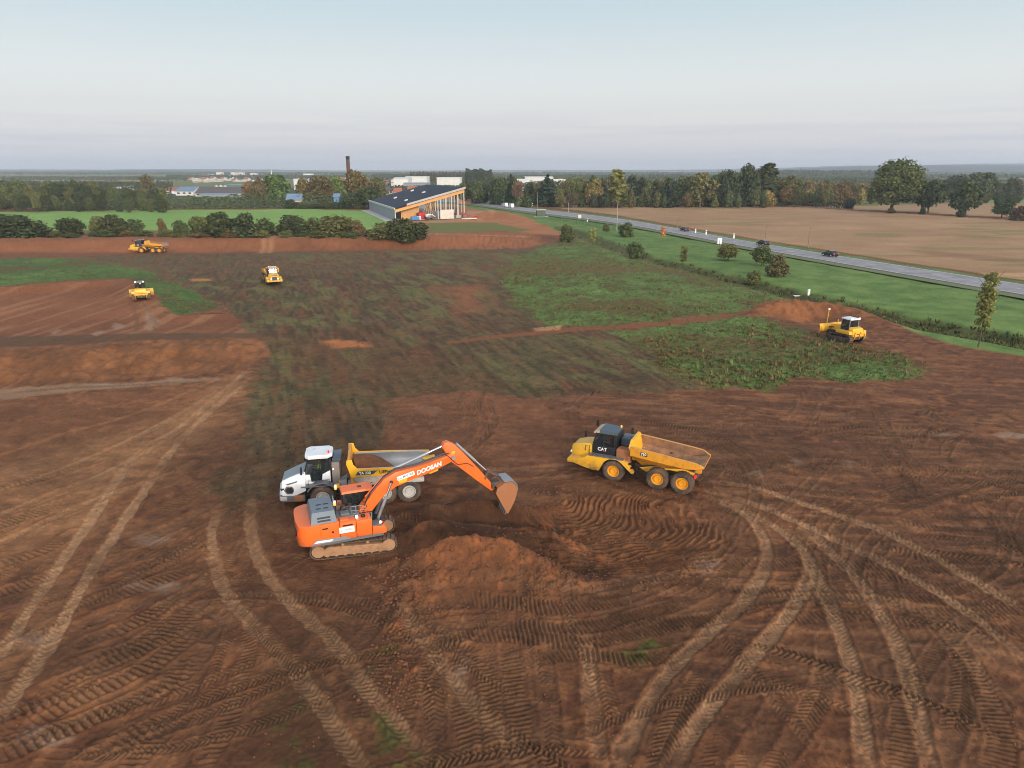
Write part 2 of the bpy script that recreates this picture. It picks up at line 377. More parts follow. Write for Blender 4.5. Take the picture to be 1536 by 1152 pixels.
# grid: rows close together near the drone and further apart with distance
ys = [-120, -60, -20, 0, 8]
py = 1250.0
while py > 300: ys.append(P(768, py).y); py -= 1.1
while ys[-1] < 9500: ys.append(ys[-1] * 1.03)
ys = np.array(ys, np.float32); NC = 1250
hw = 0.80 * np.maximum(ys, 12) + 8; u = np.linspace(-1, 1, NC, dtype=np.float32)
GX = hw[:, None] * u[None, :]; GY = np.repeat(ys[:, None], NC, 1); NR = len(ys)
GZ = base_h(GX, GY)
near = GY < 430
X, Y = GX, GY
n1 = fbm(X, Y, 14, 1, 4); n2 = fbm(X, Y, 3, 11, 3); n3 = fbm(X, Y, .7, 21, 3); n4 = vnoise(X, Y, .16, 41)
wx = (fbm(X, Y, 5, 51, 3) - .5) * 4.2 + (vnoise(X, Y, .8, 55) - .5) * 1.0; wy = (fbm(X, Y, 5, 61, 3) - .5) * 4.2 + (vnoise(X, Y, .8, 65) - .5) * 1.0
def C(*c): return np.array(lin(*c), np.float32)
ALB = np.empty((NR, NC, 3), np.float32); ROUGHH = np.zeros((NR, NC), np.float32)
def lay(mask, col):
    mask = np.clip(mask, 0, 1)[..., None]; ALB[:] = ALB * (1 - mask) + np.asarray(col, np.float32) * mask
def mixc(a, b, t): t = np.clip(t, 0, 1)[..., None]; return a * (1 - t) + b * t
def zone(px, soft=.5, wob=1.0, m=None):
    poly = gp(px); xs = [p[0] for p in poly]; yy = [p[1] for p in poly]
    out = np.zeros(X.shape, np.float32)
    r0 = max(0, np.searchsorted(ys, min(yy) - 12) - 1); r1 = np.searchsorted(ys, max(yy) + 12) + 1
    s = sdist(poly, X[r0:r1] + wx[r0:r1] * wob, Y[r0:r1] + wy[r0:r1] * wob)
    out[r0:r1] = sstep(s, -soft, soft); return out
# far country: a patchwork of pale stubble, pasture and dark copse
fc = mixc(mixc(C(104, 108, 72), C(150, 128, 92), sstep(fbm(X, Y * .35, 420, 71, 2), .45, .6)), C(62, 72, 50), sstep(fbm(X, Y * .4, 260, 81, 3), .52, .6))
soil = mixc(mixc(C(88, 60, 44), C(122, 82, 58), n1 * 1.6 - .3), C(104, 62, 42), n2 * 1.4 - .4)
soil = mixc(soil, C(118, 74, 52), sstep(Y, 45, 90) * .55)
soil = soil * (.74 + .36 * n3 + .16 * n4)[..., None]
ALB[:] = soil; lay(sstep(Y, 400, 440), fc)
# long scraped streaks left by blades and wheels
st = sstep(vnoise(X * .35 + Y * .10, Y * 1.0 + X * .12, .9, 91), .56, .9) * (Y < 130)
lay(st * .30, C(138, 98, 72))
st2 = vnoise(X * .12 + Y * .05, Y * 1.1 + X * .20, .8, 93) * .6 + vnoise(X * .2 + Y * .03, Y * 1.3 + X * .16, .35, 95) * .4
lay(sstep(st2, .56, .74) * .30 * (Y < 130) * sstep(X, -4, 8), C(140, 98, 72)); lay(sstep(1 - st2, .56, .74) * .30 * (Y < 130) * sstep(X, -4, 8), C(78, 54, 42))
lay(sstep(n3 + (n2 - .5) * .5, .60, .85) * .35 * (Y < 130), C(142, 98, 66)); lay(sstep(1 - n3 + (n1 - .5) * .6, .60, .85) * .4 * (Y < 130), C(70, 48, 36))
# worked soil along the haul road by the hall
orange = mixc(C(138, 90, 62), C(170, 114, 80), n2)
Zs2 = zone([(690, 310), (745, 311), (790, 322), (850, 338), (930, 348), (905, 355), (850, 356), (800, 352), (740, 346), (600, 338), (600, 331), (680, 331)], 1.5, .6)
lay(Zs2, orange)
lay(zone([(700, 316), (760, 318), (745, 323), (700, 323)], 1, .3) * .7, C(165, 140, 118))
lay(zone([(640, 334), (740, 334), (795, 346), (760, 352), (640, 352)], 1.5, .8), mixc(C(84, 98, 50), C(112, 104, 62), n2))
# red bank across the site behind the stripped field
RB = zone([(-300, 356), (300, 354), (560, 355), (660, 352), (740, 346), (800, 352), (815, 366), (790, 373), (500, 376), (250, 379), (-300, 380)], 1.6, .5)
lay(RB, mixc(C(116, 74, 50), C(144, 92, 64), n1 * 1.3 - .1 + (n2 - .5) * .8))
for a in (392, 403): lay(zone([(a - 3, 380), (a + 5, 366), (a + 20, 358), (a + 26, 359), (a + 10, 368), (a + 4, 380)], .8, .2) * .6, C(175, 130, 98))
lay(zone([(440, 360), (790, 356), (790, 359), (440, 363)], .8, .2) * .55, C(178, 128, 92))
# stripped turf, dark with torn roots
dk = mixc(mixc(C(70, 58, 43), C(98, 80, 58), n2 * 1.5 - .2), C(84, 80, 52), sstep(n1, .5, .72) * .75)
dirn = vnoise(X * .9 + Y * .25, Y * .20 - X * .08, 1.1, 101)
dk = mixc(dk, C(104, 72, 50), sstep(dirn, .55, .9) * .8) * (.70 + .6 * n3)[..., None]
DARK = zone([(120, 384), (240, 381), (500, 378), (790, 372), (850, 358), (905, 366), (800, 440), (850, 478), (930, 492), (985, 540), (1050, 584), (900, 592), (800, 600), (690, 588), (572, 602), (567, 690), (440, 690), (405, 740), (335, 772), (325, 755), (345, 690), (365, 600), (380, 560), (405, 524), (365, 495), (345, 470), (300, 440), (215, 402)], .9, 1.0)
lay(DARK * (0.55 + .6 * sstep(n2 + (n3 - .5) * .6, .25, .6)), dk)
gstripe = sstep(vnoise(X * .8 + Y * .45, Y * .16 - X * .2, 1.5, 105) + (n2 - .5) * .5, .52, .78)
lay(DARK * gstripe * sstep(Y, 62, 78) * .55 * sstep(fbm(X, Y, 22, 107, 2), .35, .6), mixc(C(86, 92, 50), C(110, 112, 70), n3))
thin = vnoise(X * 1.0 + Y * .35, Y * .12 - X * .1, .45, 109); lay(DARK * sstep(thin, .55, .85) * .45, C(112, 86, 62)); lay(DARK * sstep(1 - thin, .6, .85) * .35, C(54, 48, 34))
# brown wear across the stripped field
lay(zone([(330, 500), (640, 515), (760, 560), (690, 590), (600, 605), (470, 580), (400, 540)], 4, 1.5) * .45 * sstep(n2, .3, .6), C(104, 68, 46))
lay(zone([(660, 430), (720, 428), (735, 470), (690, 470)], 2.5, 1.4) * .6, C(138, 86, 60))
for a, b in ((690, 400), (640, 425)): lay(zone([(a, b), (a + 9, b), (a + 80, b + 70), (a + 66, b + 70)], 1.0, .8) * .4, C(124, 84, 58))
lay(zone([(484, 513), (530, 508), (548, 520), (500, 525)], 1, .7) * .8, C(160, 98, 62))
lay(zone([(285, 418), (318, 417), (320, 421), (288, 422)], .7, .3) * .8, C(158, 104, 68))
# weedy green that has not been stripped yet
gr = mixc(mixc(C(66, 86, 44), C(98, 116, 66), n2 * 1.5 - .25), C(96, 84, 50), sstep(n1 + (n2 - .5) * .7, .5, .7)) * (.72 + .55 * n3)[..., None]
GREEN = np.zeros(X.shape, np.float32)
for poly in ([(765, 385), (860, 357), (1000, 392), (1130, 425), (1200, 444), (1110, 469), (1000, 482), (830, 491), (790, 470), (752, 420)],
             [(925, 498), (1110, 477), (1200, 496), (1300, 526), (1390, 560), (1250, 568), (1060, 583), (990, 545)]):
    GREEN = np.maximum(GREEN, zone(poly, 1.4, 1.5) * (.55 + .45 * sstep(n2 + (n3 - .5), .2, .5)))
LEFTG = zone([(-300, 388), (0, 386), (140, 389), (215, 404), (290, 436), (328, 462), (262, 476), (232, 446), (195, 417), (100, 421), (0, 429), (-300, 432)], .8, .6)
lay(GREEN, gr); lay(LEFTG, gr * np.array([.85, .92, .9], np.float32))
lay(DARK * GREEN * 0, dk)
lay(zone([(668, 511), (820, 494), (1000, 483), (1112, 469), (1112, 475), (1000, 489), (820, 500), (670, 515)], .35, .35), C(122, 76, 52))
lay(zone([(800, 491), (845, 488), (840, 495), (805, 496)], .3, .2) * .55, C(165, 126, 98))
# left working platform, its bank and the haul road below it
PLAT = zone([(-300, 433), (0, 431), (100, 423), (193, 419), (232, 447), (260, 476), (345, 471), (368, 495), (402, 520), (405, 535), (0, 590), (-300, 610)], .5, .35)
lay(PLAT, mixc(C(104, 64, 44), C(132, 84, 58), n1 * 1.2 + (n3 - .5) * .5))
lay(PLAT * sstep(vnoise(X * 1.0, Y * .05, .9, 111), .5, .85) * .55, C(140, 102, 76))
lay(zone([(-300, 538), (0, 535), (200, 523), (350, 515), (400, 530), (370, 556), (200, 566), (0, 584), (-300, 600)], .6, .35), mixc(mixc(C(104, 70, 48), C(132, 88, 60), n2), C(96, 62, 42), sstep(vnoise(X * 1.3 + Y * .1, Y * .5, .8, 115) + (n3 - .5) * .8, .5, .9) * .5) * (.75 + .5 * n3)[..., None])
lay(zone([(-300, 512), (0, 508), (230, 506), (390, 505), (402, 516), (250, 520), (0, 532), (-300, 536)], .8, .3) * .8, C(96, 70, 52))
lay(zone([(-300, 592), (0, 583), (200, 571), (330, 566), (330, 572), (200, 579), (0, 600)], .5, .3) * .6, C(134, 112, 96))
# damp grey smears of water film
wet = np.zeros(X.shape, np.float32)
for a, b, w_, h_ in ((225, 485, 9, 16), (172, 492, 10, 7), (147, 504, 9, 6), (83, 500, 6, 4), (170, 577, 38, 3), (265, 568, 18, 3), (40, 965, 40, 12), (232, 880, 40, 12), (230, 810, 30, 8), (1280, 697, 16, 4), (1410, 655, 22, 4), (1190, 693, 10, 6), (1065, 850, 24, 9), (700, 1010, 10, 22), (1130, 712, 14, 4), (1520, 655, 30, 6), (60, 1105, 45, 14), (880, 680, 20, 8), (640, 615, 30, 5)):
    wet = np.maximum(wet, zone([(a - w_, b), (a - w_ * .4, b - h_), (a + w_ * .6, b - h_ * .7), (a + w_, b), (a + w_ * .3, b + h_), (a - w_ * .6, b + h_ * .6)], .35, .35))
lay(wet * .55, C(136, 116, 106))
# terrace of redder soil behind the white lorry
RED = zone([(567, 603), (690, 588), (800, 600), (850, 640), (845, 700), (640, 668), (566, 690)], .5, .5)
lay(RED * .75, mixc(C(104, 68, 50), C(128, 84, 62), n1 + (n3 - .5)))
lay(zone([(1105, 472), (1150, 449), (1250, 447), (1345, 484), (1270, 474), (1200, 484)], .6, .4), mixc(C(118, 74, 50), C(146, 94, 62), n2 + (n3 - .5) * .6))
# verge between the site and the road, the ditch, the fields
SITE_R = [(700, 312), (780, 322), (845, 352), (1000, 393), (1190, 441), (1262, 452), (1330, 478), (1380, 502), (1440, 521), (1536, 536), (1700, 560)]
ROAD_N = [(560, 303), (640, 302.5), (700, 306), (780, 316.6), (928, 336), (1136, 374.7), (1536, 445), (1900, 510)]
ROAD_F = [(560, 300.5), (640, 300), (700, 302.6), (780, 311.6), (928, 329), (1136, 365.6), (1536, 429), (1900, 486)]
VERGE = zone(SITE_R + [(1900, 512)] + ROAD_N[::-1][1:6], .6, .35)
vg = mixc(C(74, 98, 52), C(106, 126, 74), n2 * 1.3 - .15) * (.86 + .28 * n3)[..., None]
lay(VERGE, vg)
dd, _, _ = pline(X[:int(np.searchsorted(ys, 420))], Y[:int(np.searchsorted(ys, 420))], DITCH)
DIT = np.zeros(X.shape, np.float32); DIT[:dd.shape[0]] = sstep(1 - (dd + wx[:dd.shape[0]] * .3) / 4.6, 0, .4)
lay(DIT * VERGE, mixc(C(62, 66, 38), C(94, 92, 56), n2) * (.8 + .4 * n3)[..., None])
FARV = zone(ROAD_F[2:] + [(1900, 476), (1536, 423), (1136, 361), (928, 325), (780, 309), (700, 300)], .5, .2)
fieldc = mixc(C(146, 116, 92), C(166, 134, 108), n1 * 1.4 - .2) * (.93 + .14 * n3)[..., None]
FIELD = zone([(828, 311), (1000, 309), (1180, 309), (1300, 317), (1536, 331), (1800, 345), (1900, 470), (1536, 420), (1136, 359), (928, 323)], .6, .1)
FIELD2 = zone([(1180, 308), (1300, 309), (1440, 304), (1800, 303), (1800, 338), (1536, 327), (1300, 315)], .8, .1)
lay(FIELD, fieldc); lay(FIELD2, fieldc * np.array([.95, 1.0, .97], np.float32))
frow = vnoise(X * .06 + Y * .02, Y * .5 - X * .12, 2.2, 121); lay((FIELD + FIELD2) * sstep(frow, .45, .95) * .30, C(128, 92, 66))
lay(FIELD * sstep(fbm(X * .3, Y, 9, 131, 3), .66, .74) * .45, C(98, 106, 56))
lay(zone([(1340, 372), (1536, 388), (1536, 396), (1400, 384)], 2, .6) * .35, C(112, 76, 58))
lay(zone([(1470, 298), (1900, 300), (1900, 304), (1470, 304)], 3, .1), C(112, 140, 82))
lay(FARV, vg * np.array([.9, .9, .9], np.float32))
# meadow on the left and the paler ground beyond
mead = mixc(C(106, 138, 74), C(126, 152, 92), n1) * (.94 + .12 * n3)[..., None]
lay(zone([(-500, 317), (0, 318), (300, 314.5), (470, 313.5), (548, 316), (588, 335), (560, 345), (540, 348), (-500, 353)], 1.0, .3), mead)
lay(zone([(-500, 310), (80, 311), (80, 313), (-500, 316)], 1, .1), C(140, 122, 92))
lay(zone([(-500, 348), (560, 344), (640, 346), (640, 355), (-500, 358)], 1.2, .8), mixc(C(84, 84, 44), C(120, 96, 62), n2))
lay(zone([(553, 314), (559, 313), (600, 332), (588, 337)], .6, 0), C(176, 166, 156))
lay(zone([(588, 333), (700, 328), (735, 330), (600, 337)], .8, .3) * .8, C(158, 126, 104))
bank_hi = sstep(GZ, .5, 1.4) * (Y < 45)
lay(bank_hi * .8, mixc(C(116, 72, 48), C(140, 88, 58), n2 + (n3 - .5) * .6) * (.85 + .3 * n3)[..., None])
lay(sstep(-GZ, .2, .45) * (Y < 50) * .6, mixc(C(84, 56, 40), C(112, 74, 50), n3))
moist_shade = np.zeros(X.shape, np.float32)                                              # freshly dug, still wet earth in the trenches, with their shade painted in dark
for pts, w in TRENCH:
    m = (Y > 30) & (Y < 48) & (np.abs(X) < 12); d, _, _ = pline(X[m], Y[m], pts); moist_shade[m] = np.maximum(moist_shade[m], sstep(1.35 - (d + wx[m] * .12) / w, 0, .6))
lay(moist_shade * .7, mixc(C(62, 44, 34), C(88, 60, 44), n3))

# ---- wheel ruts and crawler prints
def band(pts_px, w, kind, depth=.05, pitch=.3, tone=1.0, world=False):
    pts = catmull(pts_px if world else gp(pts_px), .45); s = 0.0
    r0 = np.searchsorted(ys, pts[:, 1].min() - w); r1 = np.searchsorted(ys, pts[:, 1].max() + w)
    if r1 <= r0 + 1: return
    D = np.full((r1 - r0, NC), 9e9, np.float32); T = np.zeros_like(D); SG = np.zeros_like(D)
    for a, b in zip(pts[:-1], pts[1:]):
        L = math.hypot(*(b - a))
        if L < 1e-4: continue
        q0 = max(0, np.searchsorted(ys, min(a[1], b[1]) - w) - r0); q1 = min(r1 - r0, np.searchsorted(ys, max(a[1], b[1]) + w) - r0)
        if q1 > q0:
            hmin, hmax = hw[r0 + q0], hw[r0 + q1 - 1]; x0, x1 = min(a[0], b[0]) - w, max(a[0], b[0]) + w
            lo = min(x0 / hmin, x0 / hmax); hi = max(x1 / hmin, x1 / hmax)
            c0 = max(0, int((lo + 1) / 2 * (NC - 1)) - 1); c1 = min(NC, int((hi + 1) / 2 * (NC - 1)) + 2)
            if c1 > c0:
                xx = GX[r0 + q0:r0 + q1, c0:c1]; yy = GY[r0 + q0:r0 + q1, c0:c1]
                ex, ey = (b - a) / L; al = (xx - a[0]) * ex + (yy - a[1]) * ey; ac = np.clip(al, 0, L)
                d = np.hypot(xx - a[0] - ac * ex, yy - a[1] - ac * ey); sub = D[q0:q1, c0:c1]; m = d < sub
                sub[m] = d[m]; T[q0:q1, c0:c1][m] = (s + al)[m]; SG[q0:q1, c0:c1][m] = (np.sign((yy - a[1]) * ex - (xx - a[0]) * ey))[m]
        s += L
    sl_ = np.s_[r0:r1]; wob_ = (n3[sl_] - .5) * .75 + (n4[sl_] - .5) * .35; h = w / 2 * (.82 + .4 * vnoise(T, T * 0 + float(pts[0, 0]), 2.2, 171))
    inside = sstep(1.0 - (D / h + wob_), 0, .35); far_fade = 1.0
    patch = sstep(vnoise(T, D * 0 + len(pts_px) * 7.1, 2.6, int(pts_px[0][0]) % 97), .1, .45)
    lat = D * SG
    ends = sstep(T, 0, 2.5) * sstep(s - T, 0, 2.5); inside = inside * (.15 + .85 * ends)
    if kind == 'dry':
        berm = np.exp(-((D - h * 1.12) / (h * .28)) ** 2) * depth * .8
        lug = .5 + .5 * np.sin(2 * math.pi * (T + np.abs(lat) * .8) / .26)
        GZ[sl_] += -depth * inside + berm + inside * lug * .035 * patch
        c = mixc(C(126, 97, 76), C(152, 119, 94), n2[sl_]) * (.86 + .12 * n3[sl_] + .16 * lug * patch)[..., None]
        mk = np.clip(inside * tone * (.44 + .36 * patch) * (.6 + .8 * n3[sl_]) * (.78 + .3 * np.clip(D / h, 0, 1)), 0, 1)[..., None]; ALB[sl_] = ALB[sl_] * (1 - mk) + c * mk
    else:
        ph = T / pitch + (np.abs(lat) * .8 if kind == 'lug' else lat * .25) / pitch
        bar = np.abs((ph % 1) - .5) * 2; bar = sstep(bar, .25, .75); bar *= patch
        GZ[sl_] += inside * (bar * depth * 1.9 - depth * .6) + np.exp(-((D - h * 1.15) / (h * .25)) ** 2) * depth * .8
        c = mixc(C(88, 64, 49), C(120, 90, 70), n2[sl_])
        mk = (inside * (.26 + .36 * bar) * tone * (.6 + .8 * n3[sl_]))[..., None]; ALB[sl_] = ALB[sl_] * (1 - mk) + c * mk  # bar crests lighter: drier earth, plus relief shading put into the colour
def pair(a, b, **k): band(a, **k); band(b, **k)
rnd = random.Random(3)
# crawler prints, lower left: rows of bars in shallow arcs
for a in ([(-40, 1150), (60, 1112), (160, 1072), (250, 1030), (300, 985)], [(20, 1100), (120, 1052), (220, 1005), (300, 950)], [(60, 1045), (160, 1000), (250, 960), (305, 915)],
          [(-30, 1085), (60, 1062), (130, 1030)], [(130, 965), (210, 935), (300, 880)], [(110, 1005), (210, 970), (300, 905)], [(150, 905), (220, 880), (310, 845)], [(-40, 900), (30, 880), (90, 858)], [(-40, 860), (60, 828), (110, 800)],
          [(180, 860), (250, 838), (310, 800)], [(-40, 800), (40, 775), (120, 745)], [(200, 815), (260, 790), (330, 745)], [(-40, 1000), (20, 975)], [(120, 1150), (190, 1110), (260, 1080)], [(-40, 745), (60, 720), (150, 690)], [(230, 775), (330, 720)]):
    band(a, w=rnd.uniform(.95, 1.3), kind='bars', depth=.075, pitch=rnd.uniform(.26, .34), tone=1.2)
for a in ([(170, 1180), (250, 1090), (305, 990), (335, 900)], [(285, 1180), (345, 1075), (378, 960), (390, 890)], [(390, 905), (398, 840), (392, 770)], [(345, 850), (350, 790), (372, 740)], [(455, 900), (470, 850)], [(490, 905), (500, 860)]):
    band(a, w=.85, kind='bars', depth=.05, pitch=.24)
# bottom middle and right: bars running up the picture
for a in ([(655, 1180), (652, 1080), (648, 990)], [(712, 1180), (700, 1080), (690, 975)], [(790, 1180), (775, 1080), (765, 970)], [(838, 1180), (825, 1060), (815, 965)], [(925, 1100), (905, 1020), (900, 970)], [(970, 1180), (1010, 1090), (1060, 1000)],
          [(1145, 1180), (1230, 1040), (1240, 960)], [(1100, 1180), (1170, 1060)], [(1400, 1180), (1440, 1060), (1440, 985)], [(1490, 1180), (1500, 1100), (1450, 1000), (1410, 950)], [(1345, 1180), (1355, 1090), (1345, 1010)], [(1060, 1180), (1085, 1110)], [(750, 1180), (738, 1080), (725, 980)]):
    band(a, w=rnd.uniform(.75, 1.1), kind=rnd.choice(['bars', 'lug']), depth=.05, pitch=.25)
# around the spoil heaps
for a in ([(580, 925), (700, 905), (830, 915), (930, 900), (1020, 865), (1075, 825), (1098, 780)], [(590, 955), (720, 935), (850, 945), (960, 925), (1060, 885), (1120, 830)], [(640, 960), (760, 955), (880, 965), (985, 940), (1085, 925), (1200, 885)],
          [(900, 895), (960, 880), (1020, 850), (1060, 800)], [(760, 1000), (850, 980), (960, 990), (1060, 965)], [(610, 985), (660, 965), (720, 985)]):
    band(a, w=1.0, kind='bars', depth=.06, pitch=.23, tone=.9)
for a in ([(1290, 900), (1290, 850), (1330, 820)], [(1350, 925), (1330, 870), (1350, 830)], [(1060, 720), (1090, 700), (1140, 705)], [(1010, 690), (1080, 705), (1130, 730)], [(790, 735), (840, 705), (900, 690)]):
    band(a, w=.8, kind='lug', depth=.05, pitch=.26)
for k in range(16):                                 # right side: long faint passes
    y0 = 600 + k * 22 + rnd.uniform(-6, 6); x0 = rnd.uniform(1060, 1250)
    band([(x0, y0 + rnd.uniform(-8, 8)), (x0 + 160, y0 + rnd.uniform(-5, 8)), (1400, y0 + 14), (1580, y0 + rnd.uniform(12, 34))], w=.9, kind='bars', depth=.04, pitch=.26, tone=.8)
for k in range(12):                                 # left platform and lower yard: blade passes
    x0 = 10 + k * 29; band([(x0, 700 + (k % 3) * 20), (x0 + 25, 650), (x0 + 40, 600)], w=1.1, kind='bars', depth=.03, pitch=.3, tone=.5)
for a in ([(0, 524), (120, 515), (250, 513), (380, 509)], [(0, 530), (150, 520), (300, 516)], [(10, 590), (180, 578), (330, 570)], [(40, 575), (200, 572)], [(210, 450), (230, 480), (240, 500)], [(196, 452), (205, 480), (205, 505)]):
    band(a, w=.8, kind='lug', depth=.05, pitch=.3, tone=.9)
# many fainter, older passes that cross each other all over the yard
for k in range(135):
    x0, y0 = rnd.uniform(-26, 34), rnd.uniform(20, 58)
    if -11 < x0 < 12 and 30 < y0 < 47: continue
    if x0 < -5 and y0 > 45: continue
    a = rnd.choice([rnd.gauss(1.4, .35), rnd.gauss(.25, .35), rnd.gauss(2.4, .4)]); cv = rnd.uniform(-.09, .09); L = rnd.uniform(7, 16); q = []
    for i in range(5): q.append((x0, y0)); x0 += math.cos(a) * L / 4; y0 += math.sin(a) * L / 4; a += cv * L / 4
    wv = rnd.uniform(.5, .85); kd = rnd.choice(['bars', 'lug', 'lug']); g_ = rnd.uniform(1.9, 2.3)
    n_ = (-math.sin(a), math.cos(a)); band(q, w=wv, kind=kd, depth=rnd.uniform(.035, .065), pitch=rnd.uniform(.2, .28), tone=rnd.uniform(.7, 1.2), world=True)
    if rnd.random() < .6: band([(x + n_[0] * g_, y + n_[1] * g_) for x, y in q], w=wv, kind=kd, depth=.035, pitch=.24, tone=.6, world=True)
# dry wheel ruts
lay(zone([(380, 552), (300, 592), (150, 655), (-40, 715), (-40, 880), (60, 830), (150, 770), (250, 705), (330, 640)], 2.5, 1.2) * .34 * (.4 + .8 * n2), C(158, 118, 86))
lay(zone([(380, 556), (325, 602), (190, 740), (60, 930), (-40, 1080), (-40, 960), (70, 850), (200, 680), (300, 590)], 1.2, .8) * .22 * (.4 + .8 * n2), C(150, 114, 86))
lay(zone([(-40, 600), (300, 585), (330, 600), (150, 650), (-40, 700)], 2, 1) * .25, C(140, 92, 62))
D1 = dict(w=.80, kind='dry', depth=.06)
pair([(372, 556), (330, 592), (272, 640), (210, 680), (150, 760), (80, 862), (-20, 1010)], [(372, 575), (330, 606), (272, 660), (218, 735), (150, 835), (82, 955), (-20, 1105)], **D1)
pair([(330, 585), (250, 632), (150, 680), (60, 718), (-40, 752)], [(272, 650), (170, 706), (80, 742), (-40, 788)], tone=.8, **D1)
pair([(330, 760), (318, 800), (325, 855), (348, 905), (398, 960), (450, 1020), (505, 1090), (560, 1180)], [(378, 740), (376, 790), (388, 838), (430, 900), (500, 965), (555, 1040), (640, 1140)], tone=.75, **D1)
pair([(-40, 700), (80, 655), (200, 620), (330, 570)], [(300, 690), (250, 715), (120, 760), (0, 815), (-40, 830)], tone=.4, **D1)
pair([(1055, 722), (1130, 733), (1200, 755), (1330, 800), (1440, 860), (1560, 930)], [(1030, 733), (1130, 757), (1250, 808), (1350, 858), (1450, 920), (1560, 1005)], tone=.9, **D1)
pair([(1040, 740), (1105, 765), (1142, 800), (1150, 850), (1110, 910), (1040, 970), (980, 1040), (915, 1170)], [(1090, 755), (1170, 795), (1213, 840), (1205, 890), (1160, 950), (1100, 1020), (1045, 1090), (1000, 1170)], tone=.85, **D1)
pair([(1205, 830), (1228, 870), (1252, 930), (1280, 1010), (1303, 1170)], [(1205, 790), (1275, 858), (1318, 920), (1358, 1000), (1400, 1170)], tone=.85, **D1)
pair([(608, 890), (612, 930), (650, 985), (700, 1045), (760, 1110), (790, 1170)], [(880, 950), (884, 1010), (892, 1080), (905, 1170)], tone=.6, **D1)
pair([(1120, 905), (1200, 898), (1330, 905), (1420, 935)], [(850, 900), (960, 870), (1080, 862), (1200, 868)], tone=.3, **D1)
band([(1430, 938), (1480, 975), (1540, 1010)], w=1.9, kind='dry', depth=.03, tone=.75); band([(1490, 820), (1540, 850)], w=1.8, kind='dry', depth=.03, tone=.55); band([(1395, 925), (1450, 985), (1500, 1060)], w=.8, kind='dry', depth=.05, tone=.5)
pair([(640, 700), (760, 705), (850, 700), (960, 700)], [(650, 720), (780, 722), (900, 712)], tone=.35, **D1)
band([(300, 880), (200, 910), (60, 960)], w=1.0, kind='dry', depth=.05, tone=.25)
pair([(205, 420), (215, 470), (230, 505)], [(212, 440), (240, 500)], tone=.3, **D1)
# furrows left by the bucket on the floor of the cut
pr = np.hypot((X - PIT.x) / 6.6, (Y - PIT.y) / 5.6); rr = np.hypot(X - RINGC.x, (Y - RINGC.y) * 1.25) + (n2 - .5) * 1.6 + (fbm(X, Y, 6, 151, 3) - .5) * 5.0
pm = sstep(1.05 - pr, 0, .25) * (Y < 60)
rr = rr + (n3 - .5) * .35; fw = np.abs(((rr / .42) % 1) - .5) * 2; fw = fw * sstep(fbm(X, Y, 1.4, 155, 2), .12, .40) + .4 * (1 - sstep(fbm(X, Y, 1.4, 155, 2), .12, .40))
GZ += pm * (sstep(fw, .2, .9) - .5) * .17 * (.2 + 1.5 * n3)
lay(pm * sstep(fw, .5, 1) * .35, C(128, 82, 56)); lay(pm * sstep(1 - fw, .6, 1) * .25, C(80, 50, 36))  # relief shading painted into the soil: pale furrow crests, dark grooves
# rough clods
cl = np.zeros(X.shape, np.float32)
for poly in ([(560, 900), (640, 880), (655, 960), (630, 1010), (560, 1000), (555, 950)], [(590, 830), (680, 800), (830, 850), (900, 880), (780, 905), (600, 890)], [(800, 780), (900, 790), (930, 850), (850, 860)], [(610, 990), (640, 990), (640, 1100), (610, 1100)]):
    cl = np.maximum(cl, zone(poly, .6, .6))
hp = np.zeros(X.shape, np.float32)
for poly in ([(1105, 472), (1150, 449), (1250, 447), (1345, 484), (1270, 474), (1200, 484)], [(-300, 538), (0, 535), (200, 523), (350, 515), (400, 530), (370, 556), (200, 566), (0, 584), (-300, 600)], [(-300, 356), (300, 354), (560, 355), (660, 352), (800, 352), (815, 366), (790, 373), (500, 376), (-300, 380)]): hp = np.maximum(hp, zone(poly, 1, .3))
GZ += hp * ((fbm(X, Y, 1.6, 161, 3) - .5) * .7 + (vnoise(X * 1.4, Y * .25, 1.0, 165) - .5) * .35)
site = (Y < 130) * (1 - GREEN) * (1 - VERGE)
GZ += site * ((n3 - .5) * .09 + (n4 - .5) * .045) + cl * (np.clip(fbm(X, Y, .5, 141, 2) - .45, 0, 1) * .5)
GZ += DARK * (n3 - .5) * .12 + GREEN * (n3 - .4) * .25 + VERGE * (n3 - .5) * .05
lay(cl * sstep(n3, .5, .8) * .5, C(140, 84, 52))
lay(sstep(fbm(X, Y, 4.5, 181, 3), .52, .66) * (Y < 62) * .18, C(66, 46, 34))
# torn turf at the bottom edge
for poly in ([(390, 1080), (450, 1040), (480, 1180), (380, 1180)], [(540, 1090), (585, 1080), (610, 1180), (540, 1180)], [(560, 985), (600, 985), (600, 1020), (565, 1020)], [(980, 940), (1010, 945), (1000, 985), (960, 985)]):
    lay(zone(poly, .5, .8) * sstep(n3, .4, .65) * .8, mixc(C(56, 58, 28), C(84, 92, 40), n4))
lay(zone([(410, 920), (600, 960), (640, 1180), (380, 1180)], 1.5, 1) * .35 * sstep(n2, .35, .6), C(74, 58, 40))

